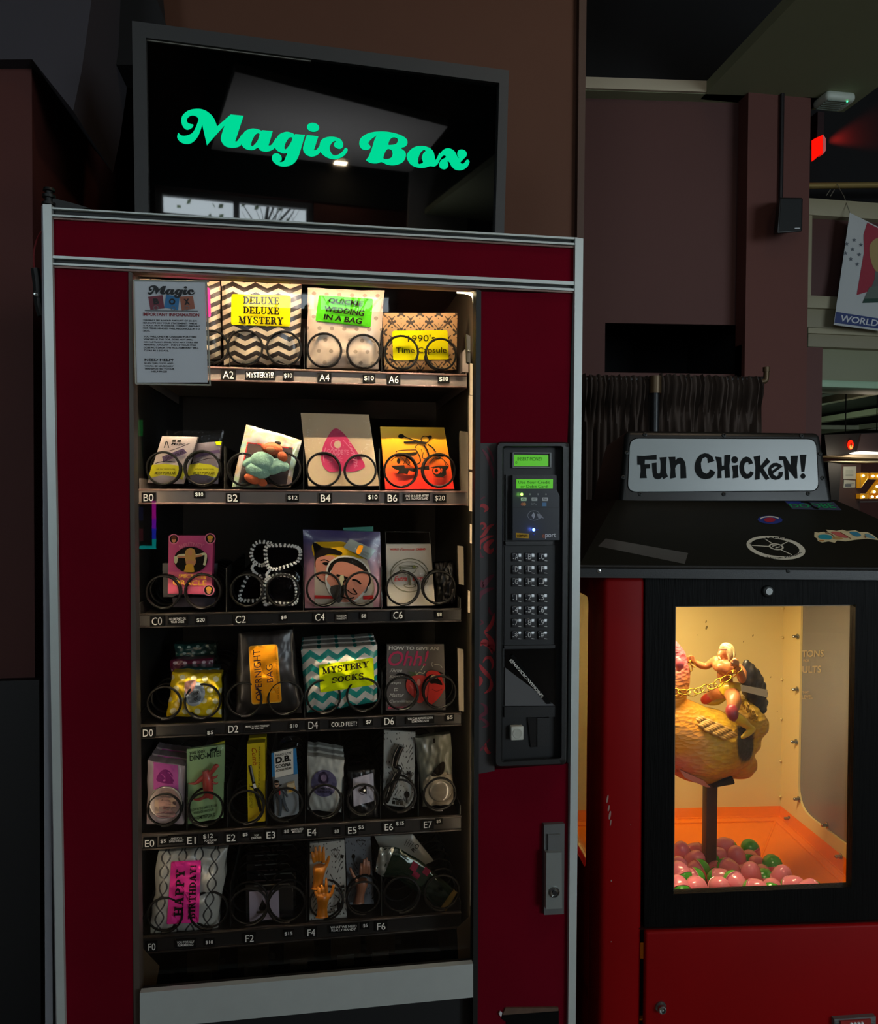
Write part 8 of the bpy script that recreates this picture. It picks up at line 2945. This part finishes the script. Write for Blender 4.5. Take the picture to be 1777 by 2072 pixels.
band('trim_4', 1633, 400, 434, FY - .06, .4, m_cream)
band('wall_beam_panel', 1640, 430, 602, FY + .0, .3, m_pan)
a, b = at(1632, 432, FY - .05), at(1642, 600, FY - .05)
struct(MB().box((a.x, FY - .05, b.z), (b.x, FY + .1, a.z), m_cream, .003), 'trim_5')
band('trim_6', 1629, 597, 622, FY - .06, .4, m_cream)
band('trim_7', 1628, 622, 662, FY - .03, .35, M('moulding cream dull', '#8a836a', .6))
band('trim_8', 1636, 660, 674, FY - .02, .35, m_cream)
band('trim_9', 1636, 674, 701, FY - .0, .35, M('moulding cream dull', '#8a836a', .6))
band('trim_10', 1643, 700, 770, FY + .06, .3, M('moulding sage', '#84866a', .6))
band('trim_11', 1643, 768, 782, FY + .05, .3, M('moulding mint edge', '#9fc0a0', .5))

# football banner
BY = FY - .12
zbn = Zm(1600, 360, 2.96)
bq = [(355, 208), (600, 330), (590, 924), (258, 880)]
bn = empty('football_banner', at(1720, 655, BY), 'tilted white cloth banner with grey stars, red flash and a navy strip', 'banner')
bf = Face([zbn(*p) for p in bq], BY, bulge=.0)


def bfn(u, v):
    x, y = bil(bf.q, u, v)
    return at(x, y, BY - .012 * math.sin(u * 5 + 1.5 * v) - .006 * math.sin(v * 9))


def blay(mb, shape, m, e=.002):
    vs_, fs_ = subdiv(shape[0], shape[1], 8)
    out = []
    for p in vs_:
        u, v = bf.uv(*p)
        out.append(bfn(u, v) - V((0, e, 0)))
    mb.add(out, fs_, m)


mb = MB()
mb.grid(bfn, 16, 20, M('banner cloth', '#b9bcbc', .8), uv=False)
cl_ = mb.build('cloth', bn, smooth=80)
mb = MB()
blay(mb, pg(zbn, [(272, 802), (592, 852), (590, 912), (262, 868)]), M('banner navy', '#2b3c70', .7))
blay(mb, pg(zbn, [(458, 268), (600, 340), (600, 640), (395, 702), (438, 450), (436, 340)]), M('banner red', '#9a3040', .7))
for x, y in ((380, 372), (335, 395), (420, 402), (370, 428), (328, 452), (410, 460), (360, 486), (398, 518)):
    st = [(x + (14 if k % 2 == 0 else 6) * math.sin(k * math.pi / 5), y - (14 if k % 2 == 0 else 6) * math.cos(k * math.pi / 5)) for k in range(10)]
    blay(mb, pg(zbn, st), M('banner star grey', '#5a6068', .7), .003)
blay(mb, pg(zbn, [(470, 430), (480, 390), (520, 360), (600, 350), (600, 560), (560, 560), (510, 560), (480, 500)], 3), M('cup gold', '#a08a58', .6), .004)
blay(mb, pg(zbn, [(505, 560), (600, 560), (600, 640), (480, 660), (500, 610)]), M('cup foot grey', '#5c605c', .6), .004)
blay(mb, pg(zbn, [(470, 655), (600, 640), (600, 745), (428, 750)]), M('cup base grey green', '#5f6a62', .6), .0045)
blay(mb, pg(zbn, [(440, 725), (600, 720), (600, 745), (428, 750)]), M('cup base dark green', '#28443a', .6), .005)
mb.build('printing', bn, smooth=0)
mb = MB()
blay(mb, tx('WORLD', [zbn(*p) for p in ((302, 820), (524, 852), (520, 892), (298, 860))], bold=.02, shear=.15), m_wh, .004)
mb.build('lettering', bn, smooth=0)
mb = MB()
mb.tube([at(*zbn(355, 208), BY), at(*zbn(320, 110), BY + .1), at(*zbn(278, 36), FY + .08)], .0025, M('string', '#8a8674', .8), 5)
mb.tube([at(*zbn(215, 105), FY - .05), at(*zbn(238, 70), FY + .06)], .003, M('string', '#8a8674', .8), 5)
mb.tube([at(*zbn(240, 108), FY - .05), at(*zbn(262, 70), FY + .06)], .003, M('string', '#8a8674', .8), 5)
mb.build('string', bn)

# room beyond, under the beam: ceiling bars, canopy lamps, notices, bulb letters
QY = 5.6
zr_ = Zm(1620, 780, 9.006)
CZ2 = 2.36
struct(MB().box((2.0, FY + .7, CZ2 + .12), (9.8, 12.2, CZ2 + .2), M('far ceiling dark olive', '#262a22', .8)), 'ceiling_far')
m_bar = M('ceiling bar cream', '#a8a890', .5)
for k, (l0, l1, h) in enumerate((((200, 385), (1414, 150), .07), ((195, 705), (1414, 525), .07), ((195, 800), (800, 805), .06), ((430, 880), (1414, 770), .07))):
    pa_ = onplane(*zr_(*l0), V((0, 0, CZ2)), V((0, 0, 1)))
    pb_ = onplane(*zr_(*l1), V((0, 0, CZ2)), V((0, 0, 1)))
    if (pa_ - pb_).length > 12 or pa_.y < 0 or pa_.y > 11.5:
        pa_ = pb_ + (pa_ - pb_).normalized() * 5
    d = (pb_ - pa_).normalized()
    sd_ = V((-d.y, d.x, 0)) * .05
    pb_ = pb_ + d * .8
    mb = MB()
    mb.hexa([pa_ - sd_, pb_ - sd_, pb_ - sd_ + V((0, 0, h)), pa_ - sd_ + V((0, 0, h)), pa_ + sd_, pb_ + sd_, pb_ + sd_ + V((0, 0, h)), pa_ + sd_ + V((0, 0, h))], m_bar)
    struct(mb, 'ceiling_beam')
wq = MB()
wq.box((3.2, QY + .6, 0), (9.8, QY + .75, at(1700, 925, QY + .6).z), M('far wall oxblood', '#4a241e', .7, vary=.1))
struct(wq, 'wall_far_room')
cn = empty('lamp_canopy', at(1740, 918, QY), 'dark hanging canopy with a bright white lamp and red oval badge in the far room', 'pendant lamp')
mb = MB()
mb.slab([zr_(*p) for p in ((440, 900), (1900, 830), (1900, 1230), (480, 1275))], QY, .3, M('canopy black', '#17120f', .5))
mb.build('canopy', cn)
mb = MB()
mb.slab([zr_(*p) for p in ((1110, 880), (1900, 850), (1900, 1190), (1030, 1195))], QY - .02, .02, M('canopy plum board', '#3a2c2c', .6))
mb.build('board', cn)
mb = MB()
mb.prism([at(*zr_(*p), QY - .04) for p in smooth([(940, 1240), (1020, 1210), (1150, 1198), (1500, 1215), (1900, 1225), (1900, 1250), (1500, 1250), (1100, 1258)], 3)], V((0, .3, 0)), emis('canopy lamp white', '#fff6e6', 1.5))
mb.build('lamp', cn)
mb = MB()
mb.prism([at(*zr_(*p), QY - .05) for p in ((485, 1278), (760, 1285), (1000, 1255), (1900, 1262), (1900, 1350), (1100, 1318), (800, 1300))], V((0, .25, 0)), M('canopy under cream', '#cdb89a', .5))
mb.build('lower_rim', cn)
mb = MB()
mb.prism([at(p[0], p[1], QY - .025) for p in ell(*zr_(920, 1080), 52 / 9, 90 / 9, 20)], V((0, .01, 0)), emis('badge red', '#ff2a10', 1.1))
mb.prism([at(p[0], p[1], QY - .028) for p in ell(*zr_(925, 1120), 26 / 9, 42 / 9, 16)], V((0, .004, 0)), emis('badge amber', '#ffb050', 1.3))
mb.prism([at(p[0], p[1], QY - .030) for p in ell(*zr_(925, 1085), 10 / 9, 40 / 9, 12)], V((0, .002, 0)), m_lab)
mb.build('badge', cn)
mb = MB()
for x, y in ((820, 875), (1390, 835)):
    mb.tube([at(*zr_(x, y + 20), QY + .1), V((at(*zr_(x, y), QY + .1).x, QY + .1, CZ2 + .13))], .006, m_lab, 6)
mb.build('hanger', cn)
point('far lamp light', at(1745, 930, QY - .3), 5, (1, .85, .65), .1)
point('far ceiling light', V((5.6, QY + 1.6, 1.9)), 12, (.75, 1, .72), .3)

shf = MB()
shf.slab([zr_(*p) for p in ((495, 1378), (1900, 1372), (1900, 1392), (1200, 1405), (720, 1432))], QY - .1, .3, M('ledge cream', '#b8b090', .5))
shf.build('wall_ledge', label='thin cream ledge under the far canopy', cat='ledge')
mb = MB()
mb.slab([zr_(*p) for p in ((500, 1400), (750, 1430), (700, 2100), (560, 2100))], QY - .05, .4, M('far post black', '#0e0d0c', .6))
mb.slab([zr_(*p) for p in ((750, 1430), (1105, 1430), (1075, 2500), (650, 2500))], QY + .02, .4, M('notice post brown', '#3a2620', .6))
nb = mb.build('notice_post', label='dark brown post with two pinned paper notices in the far room', cat='post')
for q in ([(785, 1478), (1018, 1472), (1010, 1712), (785, 1704)], [(795, 1720), (1000, 1735), (1000, 1860), (785, 1865)]):
    mb = MB()
    mb.slab([zr_(*p) for p in q], QY + .012, .004, M('notice paper dim', '#8c8f84', .7))
    x0_, y0_ = q[0]
    for k in range(5 if q[0][1] < 1600 else 2):
        mb.slab([zr_(*p) for p in ((x0_ + 40, y0_ + 60 + 26 * k), (x0_ + 180, y0_ + 60 + 26 * k), (x0_ + 180, y0_ + 68 + 26 * k), (x0_ + 40, y0_ + 68 + 26 * k))], QY + .0105, .001, M('notice line', '#5c6660', .7))
    if q[0][1] > 1600:
        mb.slab([zr_(*p) for p in ((815, 1795), (930, 1795), (925, 1845), (812, 1848))], QY + .0105, .001, M('notice stamp', '#4a5258', .7))
    mb.build('paper_notice', nb)
m_mq, m_mqe = M('marquee gold inside', '#c8921c', .35, metal=.4, emit='#e09010', estr=.25), M('marquee rim', '#d8b060', .35, metal=.5)
m_blb = emis('bulb warm', '#ffe8b0', 3.0)
MQ = QY - .05
for lets, bulbs, lab in ((([(1095, 1592), (1228, 1592), (1228, 1690), (1095, 1870)], [(1088, 1972), (1228, 1972), (1228, 2062), (1088, 2062)]), ((1145, 1645), (1145, 2028)), 'glowing bulb letter cut off at its edge beside the post'), (([(1275, 1592), (1640, 1592), (1640, 1710), (1275, 1708)], [(1640, 1600), (1640, 1760), (1420, 2062), (1250, 2062), (1270, 1960), (1470, 1700)], [(1260, 1960), (1640, 1960), (1640, 2062), (1260, 2062)]), ((1325, 1652), (1420, 1652), (1400, 1840), (1345, 1938), (1310, 2028), (1405, 2028), (1480, 1740)), 'glowing gold bulb letter shaped like a Z in the far room')):
    mq = empty('marquee_letter', at(*zr_(*lets[0][3]), MQ), lab, 'lit letter')
    mb = MB()
    for q in lets:
        mb.prism([at(*zr_(*p), MQ) for p in q], V((0, .06, 0)), m_mq)
        mb.tube([at(*zr_(*p), MQ) for p in q], .004, m_mqe, 6, True)
    mb.build('letter_tray', mq)
    for x, y in bulbs:
        mb = MB()
        mb.ball(at(*zr_(x, y), MQ - .012), .014, m_blb, 10)
        mb.build('bulb', mq)
mb = MB()
mb.slab([zr_(*p) for p in ((1080, 2110), (1640, 2100), (1640, 2122), (1080, 2132))], QY, .02, m_gun)
mb.build('picture_rail', label='thin metal rail below the glowing bulb letters', cat='rail')

# game cabinet behind the viewer, mirrored in the machine's glass
GX, GY = -1.13, -2.5
gc = empty('arcade_cabinet', (GX, GY, 0), 'black arcade cabinet with a rainbow light edge, seen mirrored in the glass', 'arcade machine')
m_gcb = M('arcade black', '#101014', .4)
mb = MB()
mb.box((GX - .32, GY - .35, 0), (GX + .32, GY, 1.0), m_gcb, .01)
mb.box((GX - .32, GY - .25, 1.0), (GX + .32, GY - .02, 1.88), m_gcb, .01)
mb.build('cabinet', gc)
mb = MB()
mb.slab_ = None
for z0, z1, col, st in ((1.62, 1.70, '#20d860', 1.6), (1.45, 1.6, '#205a40', .8), (1.30, 1.42, '#8a2020', .6), (1.2, 1.27, '#2a3a8a', 1.0), (1.10, 1.16, '#c84a60', .9)):
    mb.box((GX + .06, GY - .02, z0), (GX + .25, GY - .012, z1), emis('screen patch ' + col, col, st))
mb.build('screen', gc)
for z0, z1, col in ((1.21, 1.30, '#ff20d0'), (1.16, 1.21, '#b020ff'), (1.11, 1.16, '#3040ff'), (1.075, 1.11, '#10d8d0')):
    mb = MB()
    mb.box((GX + .295, GY - .02, z0), (GX + .312, GY - .006, z1), emis('neon ' + col, col, 6))
    mb.build('neon_edge', gc)
mb = MB()
mb.box((GX - .31, GY - .02, 1.06), (GX + .312, GY - .006, 1.076), emis('neon #10d8d0', '#10d8d0', 6))
mb.build('neon_edge', gc)
